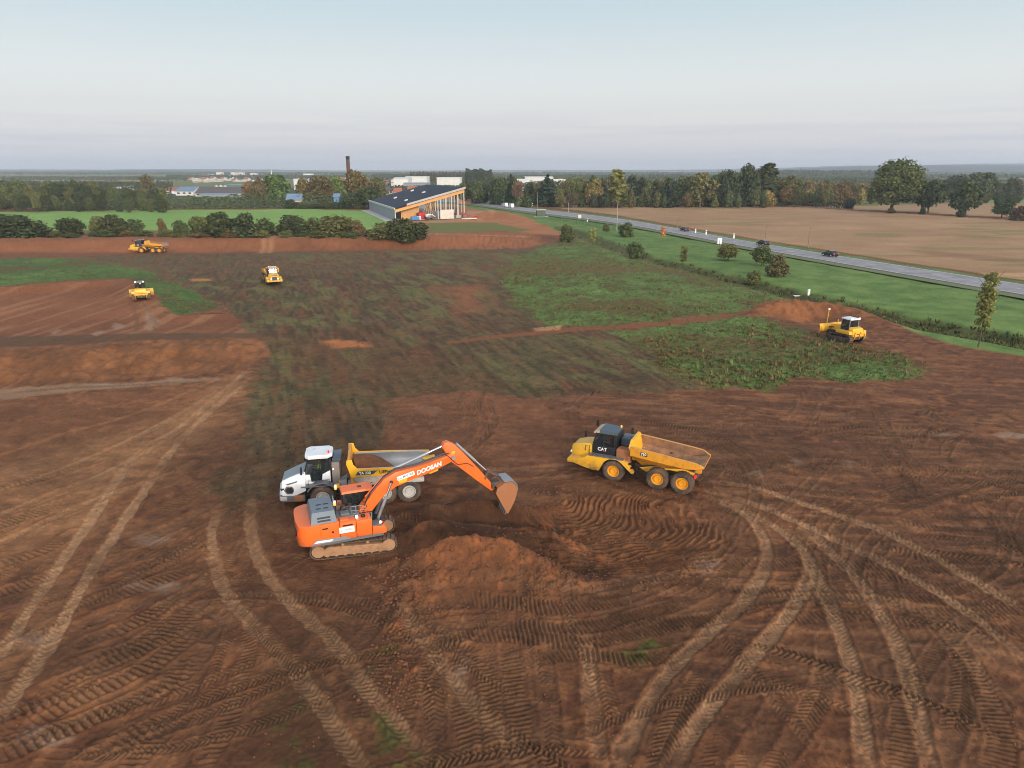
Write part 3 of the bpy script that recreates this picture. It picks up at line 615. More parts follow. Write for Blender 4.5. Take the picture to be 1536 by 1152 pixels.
V = np.stack([GX, GY, GZ], -1).reshape(-1, 3)
idx = np.arange(NR * NC, dtype=np.int32).reshape(NR, NC)
Fq = np.stack([idx[:-1, :-1], idx[:-1, 1:], idx[1:, 1:], idx[1:, :-1]], -1).reshape(-1, 4)
gm, nt, b = new_mat('site_ground')
at_ = nd(nt, 'ShaderNodeAttribute', attribute_name='soil_colour')
fine = noise(nt, 9, 5, 0.7); fine2 = noise(nt, 45, 3, 0.7); mid_ = noise(nt, 2.2, 6, 0.72)
v1 = mixrgb(nt, ramp(nt, fine, .25, .75), (.80, .80, .80), (1.22, 1.2, 1.18)); v2 = mixrgb(nt, ramp(nt, fine2, .3, .7), (.88, .88, .88), (1.12, 1.12, 1.12))
c1 = mixrgb(nt, 1.0, at_.outputs[0], v1, 'MULTIPLY'); v3 = mixrgb(nt, ramp(nt, mid_, .32, .68), (.80, .79, .78), (1.20, 1.20, 1.19)); c2 = mixrgb(nt, 1.0, mixrgb(nt, 1.0, c1, v2, 'MULTIPLY'), v3, 'MULTIPLY')
nt.links.new(c2, b.inputs['Base Color']); b.inputs['Roughness'].default_value = 0.92; b.inputs['Specular IOR Level'].default_value = 0.25
bp = nd(nt, 'ShaderNodeBump'); bp.inputs['Strength'].default_value = .5; bp.inputs['Distance'].default_value = .05
bp2 = nd(nt, 'ShaderNodeBump'); bp2.inputs['Strength'].default_value = .6; bp2.inputs['Distance'].default_value = .14; nt.links.new(mid_, bp2.inputs['Height']); nt.links.new(bp2.outputs[0], bp.inputs['Normal'])
nt.links.new(fine, bp.inputs['Height']); nt.links.new(bp.outputs[0], b.inputs['Normal'])
ground = mesh_np('ground', V, Fq, gm, smooth=True); tag(ground, kind='structure')
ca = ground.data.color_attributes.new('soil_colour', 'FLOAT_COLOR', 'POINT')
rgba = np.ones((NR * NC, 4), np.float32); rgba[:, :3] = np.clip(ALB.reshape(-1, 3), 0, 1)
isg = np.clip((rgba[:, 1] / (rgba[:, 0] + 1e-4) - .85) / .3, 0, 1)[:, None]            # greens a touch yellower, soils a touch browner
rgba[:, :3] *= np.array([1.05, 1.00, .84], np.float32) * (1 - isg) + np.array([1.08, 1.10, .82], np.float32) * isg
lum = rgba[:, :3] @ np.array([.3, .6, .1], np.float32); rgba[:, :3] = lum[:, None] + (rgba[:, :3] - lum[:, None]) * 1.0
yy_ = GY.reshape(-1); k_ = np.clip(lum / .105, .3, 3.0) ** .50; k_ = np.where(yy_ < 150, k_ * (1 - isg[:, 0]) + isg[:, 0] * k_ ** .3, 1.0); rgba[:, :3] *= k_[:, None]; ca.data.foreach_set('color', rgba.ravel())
MASK = dict(green=GREEN, left=LEFTG, verge=VERGE, ditch=DIT * VERGE, dark=DARK, clods=cl)
def gsample(mask, x, y):
    r = int(np.clip(np.searchsorted(ys, y), 0, NR - 1)); c = int(np.clip((x / hw[r] + 1) / 2 * (NC - 1), 0, NC - 1)); return mask[r, c]
def gz(x, y):
    r = int(np.clip(np.searchsorted(ys, y), 0, NR - 1)); c = int(np.clip((x / hw[r] + 1) / 2 * (NC - 1), 0, NC - 1)); return float(GZ[r, c])

# ---- road with its markings
def strip(name, A, B, z, mat, extra=0.0):
    A = catmull(A, 3.0); B = catmull(B, 3.0); n = 160
    def rs(Q):
        s = np.concatenate([[0], np.cumsum(np.linalg.norm(np.diff(Q, axis=0), axis=1))]); t = np.linspace(0, s[-1], n)
        return np.stack([np.interp(t, s, Q[:, 0]), np.interp(t, s, Q[:, 1])], 1)
    a, b = rs(A), rs(B); v = []
    for p, q in zip(a, b): v += [(p[0], p[1], z), (q[0], q[1], z)]
    f = [(2 * i, 2 * i + 2, 2 * i + 3, 2 * i + 1) for i in range(n - 1)]
    return mesh_np(name, v, f, mat), a, b
am, nt, b = new_mat('asphalt')
c = mixrgb(nt, ramp(nt, noise(nt, .35, 5), .3, .7), lin(120, 115, 118), lin(156, 150, 152)); nt.links.new(c, b.inputs['Base Color']); b.inputs['Roughness'].default_value = .8
road, ra, rb = strip('road', gp(ROAD_N), gp(ROAD_F), .30, am); tag(road, kind='structure')
ra, rb = ra, rb
lm, nt, b = new_mat('road_paint'); b.inputs['Base Color'].default_value = (.62, .62, .62, 1); b.inputs['Roughness'].default_value = .7
def lines():
    v = []; f = []
    def q(t0, t1, i):
        p0, q0, p1, q1 = ra[i], rb[i], ra[i + 1], rb[i + 1]; k = len(v)
        for p, q_ in ((p0, q0), (p1, q1)):
            for t in (t0, t1): v.append((p[0] + (q_[0] - p[0]) * t, p[1] + (q_[1] - p[1]) * t, .306))
        f.append((k, k + 2, k + 3, k + 1))
    for i in range(len(ra) - 1):
        q(.05, .07, i); q(.93, .95, i)
        if i % 3 == 0: q(.492, .510, i)
    return v, f
v, f = lines(); o = mesh_np('road_markings', v, f, lm); tag(o, kind='structure')
# lift the ground under the road slightly below it is flat there, so a shoulder closes the gap
sh, _, _ = strip('road_shoulder', gp([(a, b + 1.6 + (a - 560) * .004) for a, b in ROAD_N]), gp([(a, b - .6) for a, b in ROAD_F]), .24, None)
smt, nt, b = new_mat('shoulder_gravel'); c = mixrgb(nt, noise(nt, .8, 4), lin(86, 96, 56), lin(116, 116, 84)); nt.links.new(c, b.inputs['Base Color']); b.inputs['Roughness'].default_value = .95
sh.data.materials.append(smt); tag(sh, kind='structure')
# ------------------------------------------------------------------ people in the cabs
def skin_body(name, joints, edges, mat, parent, sub=1):
    me = bpy.data.meshes.new(name); me.from_pydata([j[:3] for j in joints], edges, []); me.update()
    o = bpy.data.objects.new(name, me); COL.objects.link(o)
    md = o.modifiers.new('skin', 'SKIN'); md.use_smooth_shade = True
    for i, j in enumerate(joints):
        me.skin_vertices[0].data[i].radius = (j[3], j[3])
    me.skin_vertices[0].data[0].use_root = True
    o.modifiers.new('sub', 'SUBSURF').levels = sub
    dg = bpy.context.evaluated_depsgraph_get(); me2 = bpy.data.meshes.new_from_object(o.evaluated_get(dg))
    o.modifiers.clear(); o.data = me2; me2.materials.clear(); me2.materials.append(mat); me2.shade_smooth(); o.parent = parent
    return o
def seated_person(loc, rz, vest, label):
    """driver on a seat, hands on a wheel; origin under the hips on the seat"""
    r = empty('person', loc, rz, label, 'person', 'machine drivers')
    J = [(0, 0, .09, .13), (0, 0, .28, .125), (-.02, 0, .46, .145), (-.02, 0, .56, .07), (.0, 0, .68, .085), (.015, 0, .78, .075),
         (.0, .17, .50, .065), (.10, .24, .27, .05), (.33, .15, .33, .038), (.40, .12, .36, .035),
         (.0, -.17, .50, .065), (.10, -.24, .27, .05), (.33, -.15, .33, .038), (.40, -.12, .36, .035),
         (.05, .10, .07, .095), (.44, .13, .11, .075), (.48, .13, -.32, .05), (.60, .13, -.36, .045),
         (.05, -.10, .07, .095), (.44, -.13, .11, .075), (.48, -.13, -.32, .05), (.60, -.13, -.36, .045)]
    E = [(0, 1), (1, 2), (2, 3), (3, 4), (4, 5), (2, 6), (6, 7), (7, 8), (8, 9), (2, 10), (10, 11), (11, 12), (12, 13), (0, 14), (14, 15), (15, 16), (16, 17), (0, 18), (18, 19), (19, 20), (20, 21)]
    skin_body('body', J, E, M['skin'], r)
    V = [(-.005, 0, .10, .155), (-.005, 0, .28, .15), (-.02, 0, .44, .165), (-.02, 0, .525, .10), (.0, .17, .495, .085), (.09, .235, .30, .07), (.0, -.17, .495, .085), (.09, -.235, .30, .07)]
    skin_body('jacket', V, [(0, 1), (1, 2), (2, 3), (2, 4), (4, 5), (2, 6), (6, 7)], vest, r)
    L = [(.0, 0, .08, .14), (.06, .10, .07, .108), (.44, .13, .11, .088), (.48, .13, -.26, .065), (.06, -.10, .07, .108), (.44, -.13, .11, .088), (.48, -.13, -.26, .065)]
    skin_body('trousers', L, [(0, 1), (1, 2), (2, 3), (0, 4), (4, 5), (5, 6)], M['trousers'], r)
    skin_body('hair', [(-.03, 0, .74, .085), (.0, 0, .80, .075)], [(0, 1)], M['hair'], r)
    return r

# ------------------------------------------------------------------ articulated dump trucks
def wheel(parent, x, y, r, w, rim, side):
    """rim mesh with the tyre as its sub-part; side = +1 left, -1 right"""
    mb = MB(); s = side
    mb.lathe([(.01, s * w * .30), (r * .20, s * w * .30), (r * .22, s * w * .40), (r * .30, s * w * .40), (r * .33, s * w * .18), (r * .46, s * w * .22), (r * .50, s * w * .44), (r * .545, s * w * .44), (r * .545, -s * w * .4), (.01, -s * w * .4)], (x, y, r), 28)
    for k in range(10):
        a = 2 * math.pi * k / 10; c = (x + r * .40 * math.cos(a), y, r + r * .40 * math.sin(a))
        mb.cyl((c[0], y + s * w * .18, c[2]), (c[0], y + s * w * .25, c[2]), .022, seg=6)
    ob = mb.build('wheel', M[rim], parent)
    t = MB()
    t.lathe([(r * .53, w * .42), (r * .62, w * .49), (r * .80, w * .52), (r * .93, w * .47), (r * .965, w * .36), (r * .965, -w * .36), (r * .93, -w * .47), (r * .80, -w * .52), (r * .62, -w * .49), (r * .53, -w * .42)], (x, y, r), 44)
    n = 22
    for k in range(n):
        for sg in (1, -1):
            a = 2 * math.pi * (k + (.5 if sg > 0 else 0)) / n
            m = Matrix.Translation((x, y, r)) @ Matrix.Rotation(-a, 4, 'Y')
            L = [(r * .955, sg * w * .49, -.045), (r * .955, sg * w * .49, .045), (r * .955, sg * w * .03, .115), (r * .955, sg * w * .03, .045)]
            t.poly3(L, [(p[0] + r * .04, p[1], p[2]) for p in L], 0, m)
    t.build('tyre', M['rubber'], ob)
    return ob
def tub(mb, st, th=.12):
    """open dump body: stations (x, half width rail, z rail, half width bottom, z bottom, rail depth)"""
    secs = []
    for x, wr, zr, wb, zb, rd in st:
        secs.append([(x, wr, zr), (x, wr, zr - rd), (x, wb, zb), (x, -wb, zb), (x, -wr, zr - rd), (x, -wr, zr),
                     (x, -wr + th * 1.6, zr), (x, -wr + th * 1.5, zr - rd), (x, -wb + th, zb + th), (x, wb - th, zb + th), (x, wr - th * 1.5, zr - rd), (x, wr - th * 1.6, zr)])
    mb.loft(secs, inner=range(6, 11)); return mb
def lump(name, mat, xs, prof, seed=1, n=9):
    """a heap: rows along x of (x, half width, base z, top z)"""
    rn = random.Random(seed); V = []; F = []
    for i, (x, w, zb, zt) in enumerate(xs):
        for j in range(n):
            u = -1 + 2 * j / (n - 1); V.append((x + rn.uniform(-.05, .05), u * w, zb + (zt - zb) * (1 - abs(u) ** 1.8) + rn.uniform(-.05, .06) * (abs(u) < .9)))
    for i in range(len(xs) - 1):
        for j in range(n - 1): k = i * n + j; F.append((k, k + 1, k + n + 1, k + n))
    b0 = len(V)
    for x, w, zb, zt in xs: V += [(x, -w, zb - .12), (x, w, zb - .12)]
    for i in range(len(xs) - 1):
        k = i * n; c = b0 + 2 * i
        F.append((k, k + n, c + 2, c)); F.append((k + n - 1, c + 1, c + 3, k + 2 * n - 1)); F.append((c, c + 2, c + 3, c + 1))
    for i in (0, len(xs) - 1):
        k = i * n; F.append(tuple(range(k, k + n)) + (b0 + 2 * i + 1, b0 + 2 * i))
    me = bpy.data.meshes.new(name); me.from_pydata(V, [], F); me.update(); return link_mesh(name, me, mat, None, 60)
def arch(cx, cz, r, a0, a1, n=9): return [(cx + r * math.cos(rad(a0 + (a1 - a0) * k / n)), cz + r * math.sin(rad(a0 + (a1 - a0) * k / n))) for k in range(n + 1)]
def mirror(t, x, y, z, mx, my, mz):
    mb = MB(); mb.tube([(x, y, z), (mx, my, mz), (mx, my, mz + .12)], .025, 6); mb.box(mx - .06, mx + .05, my - .11, my + .11, mz - .1, mz + .38, .02); mb.build('mirror', M['black'], t)
def glass_cab(t, x0, x1, hw, z0, z1, lean=.18, pillar='black', taper=.08, split=None):
    """four corner posts, a middle post and panes between"""
    p = MB(); a = .045; top = hw - taper
    C4 = [((x0, s * hw, z0), (x0 + lean * .2, s * top, z1)) for s in (1, -1)] + [((x1, s * hw, z0), (x1 - lean, s * top, z1)) for s in (1, -1)]
    for q0, q1 in C4: p.cyl(q0, q1, a, seg=6)
    if split is not None:
        for s in (1, -1): p.cyl((split, s * hw, z0), (split, s * top, z1), a * .9, seg=6)
    p.each('pillar', M[pillar], t)
    e = .012
    for nm, q in (('side_window', [(x0, hw - e, z0), (x1, hw - e, z0), (x1 - lean, top - e, z1), (x0 + lean * .2, top - e, z1)]), ('side_window', [(x0, -hw + e, z0), (x1, -hw + e, z0), (x1 - lean, -top + e, z1), (x0 + lean * .2, -top + e, z1)]),
                  ('windscreen', [(x1 - e, -hw, z0), (x1 - e, hw, z0), (x1 - lean - e, top, z1), (x1 - lean - e, -top, z1)]), ('rear_window', [(x0 + e, -hw, z0), (x0 + e, hw, z0), (x0 + lean * .2 + e, top, z1), (x0 + lean * .2 + e, -top, z1)])):
        MB().quad(*q).build(nm, M['glass'], t)
def seat(t, x, y, z):
    mb = MB(); mb.box(x - .25, x + .25, y - .24, y + .24, z - .14, z, .04); mb.box(x - .34, x - .20, y - .23, y + .23, z, z + .62, .04); mb.box(x - .2, x + .15, y - .1, y + .1, z - .5, z - .14, .02); mb.build('seat', M['seat'], t)
    w = MB(); w.cyl((x + .55, y, z - .2), (x + .42, y, z + .26), .03, seg=6); w.lathe([(.17, -.015), (.19, -.015), (.19, .015), (.17, .015)], (x + .41, y, z + .27), 16, 'Z'); w.build('steering_wheel', M['black'], t)

def yellow_truck(loc, rz, label, driver=None, roof='roofdark', load=True, tailgate=False, lamps=False):
    t = empty('dump_truck', loc, rz, label, 'dump truck', 'yellow articulated dump trucks')
    R, WY = .77, 1.14; xm, xr = -3.10, -4.78
    for x in (0, xm, xr):
        for s in (1, -1): wheel(t, x, s * WY, R, .56, 'rimyellow', s)
    # chassis
    f = MB(); f.box(-1.0, 2.2, -.48, .48, .75, 1.3); f.box(-5.3, -1.25, -.42, .42, .85, 1.25); f.cyl((-1.3, 0, .7), (-1.3, 0, 1.45), .26); f.cyl((-1.6, 0, 1.0), (-.9, 0, 1.0), .2)
    for x in (0, xm, xr): f.cyl((x, -1.0, R), (x, 1.0, R), .2)
    f.build('chassis', M['chassis'], t)
    rf = MB()
    for s in (1, -1): rf.prism([(-1.7, 1.22), (-2.2, .95), (-3.0, 1.3), (-3.9, 1.42), (-5.4, 1.25), (-5.5, 1.5), (-3.9, 1.72), (-2.6, 1.45)], s * .86 - .06, s * .86 + .06)
    rf.each('rear_frame', M['yellow'], t)
    CX = .66; CM = Matrix.Translation((CX, 0, 0))
    # hood
    def sec(x, wt, zt, wb, zb, zs): return [(x, wb, zb), (x, wb, zs), (x, wt, zt), (x, -wt, zt), (x, -wb, zs), (x, -wb, zb)]
    h = MB(CM); h.loft([sec(2.72, .46, 1.86, .62, .95, 1.62), sec(2.55, .58, 2.02, .78, .95, 1.70), sec(1.8, .66, 2.20, .92, 1.0, 1.82), sec(1.12, .70, 2.32, .98, 1.1, 1.95)])
    h.build('hood', M['yellow'], t)
    MB(CM).loft([[(2.76, .44, 1.02), (2.76, .40, 1.78), (2.76, -.40, 1.78), (2.76, -.44, 1.02)], [(2.55, .50, 1.02), (2.55, .50, 2.05), (2.55, -.50, 2.05), (2.55, -.50, 1.02)]]).build('grille', M['roofdark'], t)
    for s in (1, -1):
        MB(CM).cyl((2.62, s * .62, 1.42), (2.76, s * .60, 1.42), .10).build('headlight', M['lampwhite'] if lamps else M['decal'], t)
        y0, y1 = (s * .93, s * 1.40) if s > 0 else (s * 1.40, s * .93)
        MB().prism([(3.42, .98), (3.30, 1.28), (2.3, 1.34), (1.95, 1.62), (-.62, 1.66), (-.95, 1.52), (-1.42, .82), (-1.28, .80)] + arch(0, R, .92, 148, 38) + [(1.05, .62), (1.6, .60)], y0, y1, .03).build('fender', M['yellow'], t)
    fb = MB(); fb.box(3.05, 3.44, -1.36, 1.36, .86, 1.14, .04); fb.build('bumper', M['yellow'], t)
    # cab
    cb = MB(CM); cb.box(-.62, 1.06, -.84, .84, 1.45, 2.28, .04); cb.box(-.66, -.5, -.80, .80, 2.2, 3.2, .03); cb.build('cab', M['black'], t)
    glass_cab(t, -.52 + CX, 1.06 + CX, .83, 2.26, 3.20, .22, split=.30 + CX)
    rp = MB(CM); rp.loft([[(-.66, .78, 3.18), (-.66, .72, 3.36), (-.66, -.72, 3.36), (-.66, -.78, 3.18)], [(.62, .80, 3.18), (.62, .74, 3.42), (.62, -.74, 3.42), (.62, -.80, 3.18)]]); rp.build('cab_roof', M[roof], t)
    MB(CM).loft([[(.62, .80, 3.20), (.62, .74, 3.41), (.62, -.74, 3.41), (.62, -.80, 3.20)], [(1.05, .78, 3.14), (1.02, .72, 3.26), (1.02, -.72, 3.26), (1.05, -.78, 3.14)]]).build('roof_visor', paint('visor_tan_reflect', (.50, .36, .24), .5, mud=.1) if 'visor_tan_reflect' not in bpy.data.materials else bpy.data.materials['visor_tan_reflect'], t)  # tan tone paints in the brown reflection on the visor
    seat(t, .05 + CX, .12, 2.1)
    for s in (1, -1):
        mirror(t, .95 + CX, s * .7, 2.95, 1.45 + CX, s * 1.25, 3.05)
    MB(CM).cyl((-.55, -.55, 3.34), (-.55, -.55, 3.5), .06).build('beacon', M['amber'], t)
    MB(CM).box(.7, 1.02, .85, .88, 1.62, 1.72, .01).build('door_badge', M['decalblack'], t)
    lettering('CAT', .34, M['decal'], t, frame((.36 + CX, .852, 2.03), (-1, 0, 0), (0, 0, 1)), bold=.01)
    MB(CM).poly3([(.16, .845, 1.90), (.34, .845, 1.90), (.25, .845, 2.02)], [(.16, .856, 1.90), (.34, .856, 1.90), (.25, .856, 2.02)]).build('red_emblem', M['decalred'], t)
    # walkway, rail, air boxes behind the cab
    MB().box(-.66, 1.9, .86, 1.38, 1.665, 1.70, .01).box(-.66, 1.9, -1.38, -.86, 1.665, 1.70, .01).each('walkway', M['greypaint'], t)
    hr = MB(CM)
    for y in (1.34, -1.34):
        for x in (-.4, .1, .5, .9): hr.cyl((x, y, 1.66), (x, y, 1.80), .018, seg=6)
    for s in (1, -1): hr.tube([(1.25, s * 1.02, 1.6), (1.25, s * 1.02, 2.25), (1.55, s * 1.0, 2.2), (1.55, s * .98, 1.8)], .022, 6)
    hr.each('handrail', M['black'], t)
    eb = MB(); eb.box(-1.05, -.10, -.95, .1, 1.5, 2.85, .06); eb.build('exhaust_box', M['roofdark'], t)
    MB().cyl((-.7, -.6, 3.0), (-.7, -.6, 3.45), .09).build('exhaust_pipe', M['black'], t)
    ab = MB(); ab.box(-1.05, -.05, .25, 1.0, 1.3, 2.3, .05); ab.cyl((-1.0, .95, 1.9), (-1.0, 1.1, 1.9), .14); ab.cyl((-.85, .95, 1.6), (-.85, 1.1, 1.6), .08); ab.build('air_cleaner', M['rust'], t)
    sp = MB()
    for k in range(4): sp.box(-1.35, -1.0, 1.05, 1.33, .62 + k * .27, .66 + k * .27, .01)
    sp.each('step', M['black'], t)
    # dump body
    b = MB(); tub(b, [(-1.15, 1.40, 2.78, .75, 1.75, .62), (-1.9, 1.42, 2.72, .95, 1.42, .62), (-3.6, 1.43, 2.56, .98, 1.50, .60), (-5.0, 1.43, 2.42, 1.0, 1.72, .55), (-5.55, 1.42, 2.36, 1.05, 1.86, .42), (-6.1, 1.26, 2.10, 1.08, 2.0, .08)])
    b.build('dump_body', M['bed_yellow'], t).data.materials.append(M['bedsoil'])
    hb = MB(); hb.loft([[(-1.02, 1.42, 2.72), (-1.02, .9, 3.12), (-1.02, -.9, 3.12), (-1.02, -1.42, 2.72), (-1.25, -1.0, 1.7), (-1.25, 1.0, 1.7)], [(-1.17, 1.42, 2.72), (-1.17, .9, 3.10), (-1.17, -.9, 3.10), (-1.17, -1.42, 2.72), (-1.40, -1.0, 1.7), (-1.40, 1.0, 1.7)]]); hb.build('headboard', M['yellow'], t)
    ln = MB()
    ln.loft([[(x, w, z0), (x, w, z0 + .05), (x, -w, z0 + .05), (x, -w, z0)] for x, w, z0 in ((-1.45, .80, 1.80), (-1.95, 1.0, 1.54), (-3.6, 1.02, 1.62), (-5.0, 1.04, 1.84), (-6.0, .98, 2.10))])
    ln.build('bed_floor', M['bedsoil'], t)
    if tailgate:
        g = MB(); g.box(-6.05, -5.95, -1.35, 1.35, 1.75, 2.65, .02); g.tube([(-5.6, 1.47, 2.3), (-6.0, 1.47, 2.7), (-6.0, 1.3, 2.6)], .05); g.tube([(-5.6, -1.47, 2.3), (-6.0, -1.47, 2.7), (-6.0, -1.3, 2.6)], .05); g.build('tailgate', M['greysteel'], t)
    MB().box(-5.95, -5.55, .9, 1.2, 1.62, 1.88, .03).box(-5.95, -5.55, -1.2, -.9, 1.62, 1.88, .03).each('bed_hinge', M['bed_yellow'], t)
    for s in (1, -1): MB().cyl((-1.75, s * .92, 1.32), (-2.6, s * 1.02, 1.58), .085).cyl((-2.6, s * 1.02, 1.58), (-3.5, s * 1.1, 1.84), .055).each('tipping_ram', M['black'], t)
    MB().prism([(-2.35, 2.28), (-1.88, 2.31), (-1.88, 2.55), (-2.35, 2.52)], 1.436, 1.446, 0).build('number_plate', M['decalblack'], t)
    lettering('730', .25, M['decal'], t, frame((-2.1, 1.451, 2.415), (-1, 0, .055), (0, 0, 1)), bold=.008)
    tl = MB(); tl.box(-5.62, -5.5, .95, 1.2, 1.2, 1.4, .02); tl.box(-5.62, -5.5, -1.2, -.95, 1.2, 1.4, .02); tl.each('tail_lamp', M['redlamp'], t)
    if driver:
        q = t.matrix_basis if False else Matrix.Translation(loc) @ Matrix.Rotation(rz, 4, 'Z')
        seated_person(q @ Vector((.05 + .66, .12, 2.1)), rz, driver[0], driver[1])
    return t

def white_truck(loc, rz, label):
    t = empty('dump_truck', loc, rz, label, 'dump truck')
    R, WY = .79, 1.17; xm, xr = -3.95, -5.50
    for x in (0, xm, xr):
        for s in (1, -1): wheel(t, x, s * WY, R, .58, 'rimwhite', s)
    f = MB(); f.box(-1.3, 2.1, -.5, .5, .75, 1.3); f.box(-6.1, -1.55, -.45, .45, .85, 1.3); f.cyl((-1.6, 0, .7), (-1.6, 0, 1.5), .28); f.cyl((-2.0, 0, 1.05), (-1.1, 0, 1.05), .24)
    for x in (0, xm, xr): f.cyl((x, -1.0, R), (x, 1.0, R), .2)
    f.build('chassis', M['chassis'], t)
    jn = MB(); jn.box(-1.55, -1.05, .35, 1.05, 1.1, 1.75, .04); jn.box(-2.0, -1.6, .5, 1.1, 1.2, 1.55, .04); jn.tube([(-1.2, .7, 1.7), (-1.5, .8, 2.0), (-1.9, .6, 1.6)], .04); jn.tube([(-1.2, .5, 1.7), (-1.6, .5, 1.95), (-2.0, .4, 1.5)], .04); jn.build('hydraulic_block', M['greysteel'], t)
    # white hood
    def sec(x, wt, zt, wb, zb, zs): return [(x, wb, zb), (x, wb, zs), (x, wt, zt), (x, -wt, zt), (x, -wb, zs), (x, -wb, zb)]
    h = MB(); h.loft([sec(2.66, .50, 1.60, .90, 1.02, 1.35), sec(2.48, .78, 1.88, 1.12, .98, 1.60), sec(1.75, .84, 2.20, 1.24, .98, 1.78), sec(1.02, .86, 2.46, 1.26, 1.30, 1.86)]); h.build('hood', M['white'], t)
    MB().loft([[(2.50, .66, 1.88), (2.50, .66, 1.91), (2.50, -.66, 1.91), (2.50, -.66, 1.88)], [(1.75, .74, 2.20), (1.75, .74, 2.235), (1.75, -.74, 2.235), (1.75, -.74, 2.20)], [(1.08, .78, 2.44), (1.08, .78, 2.475), (1.08, -.78, 2.475), (1.08, -.78, 2.44)]]).build('hood_panel', M['bluegrey'], t)
    MB().loft([[(2.68, .46, 1.06), (2.68, .46, 1.56), (2.68, -.46, 1.56), (2.68, -.46, 1.06)], [(2.55, .55, 1.06), (2.55, .55, 1.82), (2.55, -.55, 1.82), (2.55, -.55, 1.06)]]).build('grille', M['black'], t)
    for s in (1, -1):
        hx = [(2.02 + .34 * math.cos(rad(a)), 1.40 + .30 * math.sin(rad(a))) for a in range(0, 360, 60)]; hi = [(2.02 + .25 * math.cos(rad(a)), 1.40 + .22 * math.sin(rad(a))) for a in range(0, 360, 60)]
        ya = 1.19; MB().poly3([(x, s * ya, z) for x, z in hx], [(x, s * (ya + .05), z) for x, z in hx]).build('air_intake', M['greypaint'], t)
        MB().poly3([(x, s * (ya + .03), z) for x, z in hi], [(x, s * (ya + .06), z) for x, z in hi]).build('intake_mesh', M['black'], t)
        MB().prism([(2.56, 1.36), (2.60, 1.48), (2.34, 1.54), (2.34, 1.42)], s * 1.02 - .12, s * 1.02 + .12, .02).build('headlight', M['decalblack'], t)
        MB().prism([(2.2, 1.80), (1.5, 1.98), (1.55, 1.90), (2.1, 1.75)], s * 1.17 - .03, s * 1.17 + .04, .01).build('air_slot', M['greypaint'], t)
    bp = MB(); bp.plan([(2.78, -.8), (2.78, .8), (2.55, 1.26), (1.10, 1.38), (1.10, -1.38), (2.55, -1.26)], .62, 1.02, .05); bp.build('bumper', M['greypaint'], t)
    MB().box(2.2, 2.62, 1.05, 1.31, .74, 1.0, .02).build('step_plate', M['bedgrey'], t)
    MB().box(1.2, 1.75, 1.18, 1.40, .66, 1.04, .03).build('rusty_step', M['rust'], t)
    for s in (1, -1):
        y0, y1 = (.95, 1.45) if s > 0 else (-1.45, -.95)
        out = arch(0, R, 1.06, 28, 150); inn = arch(0, R, .98, 150, 28)
        MB().prism(out + inn, y0, y1, 0).build('fender', M['greypaint'], t)
    # cab
    cb = MB(); cb.prism([(-.55, 1.55), (-.55, 2.45), (-.05, 2.20), (.0, 1.72), (.68, 1.72), (.72, 2.22), (1.12, 2.25), (1.30, 1.95), (1.25, 1.55)], .80, .90, .02)
    cb.prism([(-.55, 1.55), (-.55, 2.45), (-.05, 2.20), (.0, 1.72), (.68, 1.72), (.72, 2.22), (1.12, 2.25), (1.30, 1.95), (1.25, 1.55)], -.90, -.80, .02); cb.box(1.0, 1.2, -.82, .82, 1.5, 2.3, .03); cb.build('cab', M['white'], t)
    MB().box(-.5, 1.15, -.78, .78, 1.42, 1.60, .02).box(-.62, -.5, -.8, .8, 1.5, 3.2, .02).build('cab_floor', M['black'], t)
    MB().prism([(0, 1.72), (.68, 1.72), (.70, 2.22), (-.03, 2.22)], .845, .86, 0).build('door_pane', M['glass'], t)
    glass_cab(t, -.5, 1.10, .84, 2.2, 3.30, .30, split=-.02)
    oc = lambda k, z: [(-.72, .55 * k, z), (-.45, .88 * k, z), (.75, .90 * k, z), (.98, .62 * k, z), (.98, -.62 * k, z), (.75, -.90 * k, z), (-.45, -.88 * k, z), (-.72, -.55 * k, z)]
    MB().loft([oc(1, 3.28), oc(1.02, 3.40), oc(.92, 3.50)]).build('cab_roof', M['white'], t)
    seat(t, .18, .10, 2.12)
    for s in (1, -1): mirror(t, 1.05, s * .80, 2.35, 1.22, s * 1.16, 2.5)
    MB().cyl((-.5, .5, 3.5), (-.5, .5, 3.66), .06).build('beacon', M['redlamp'], t)
    rb = MB(); rb.box(-1.15, -.66, -.95, 1.02, 1.35, 3.02, .05); rb.build('engine_tower', paint('taupe_panel', (.22, .19, .17), .6, mud=.4), t)
    MB().box(-1.25, -.70, -.85, .9, 3.02, 3.18, .05).build('tower_cover', M['roofdark'], t)
    MB().box(-.80, -.72, 1.0, 1.05, 2.55, 2.62, .01).build('lamp', M['lampwhite'], t)
    MB().box(-.6, 1.3, .88, 1.38, 1.56, 1.62, .01).box(-.6, 1.3, -1.38, -.88, 1.56, 1.62, .01).each('walkway', M['greypaint'], t)
    hr = MB()
    for y in (1.34, -1.34):
        hr.tube([(-.5, y, 1.6), (-.5, y, 2.0), (.8, y, 2.0), (.8, y, 1.6)], .02, 6)
        for x in (-.1, .4): hr.cyl((x, y, 1.6), (x, y, 2.0), .016, seg=6)
    for k in range(3): hr.box(-1.05, -.8, 1.1, 1.42, .7 + k * .3, .74 + k * .3, .01)
    hr.each('handrail', M['black'], t)
    MB().box(-1.1, -.85, 1.12, 1.40, 1.38, 1.62, .03).build('yellow_box', M['yellow'], t)
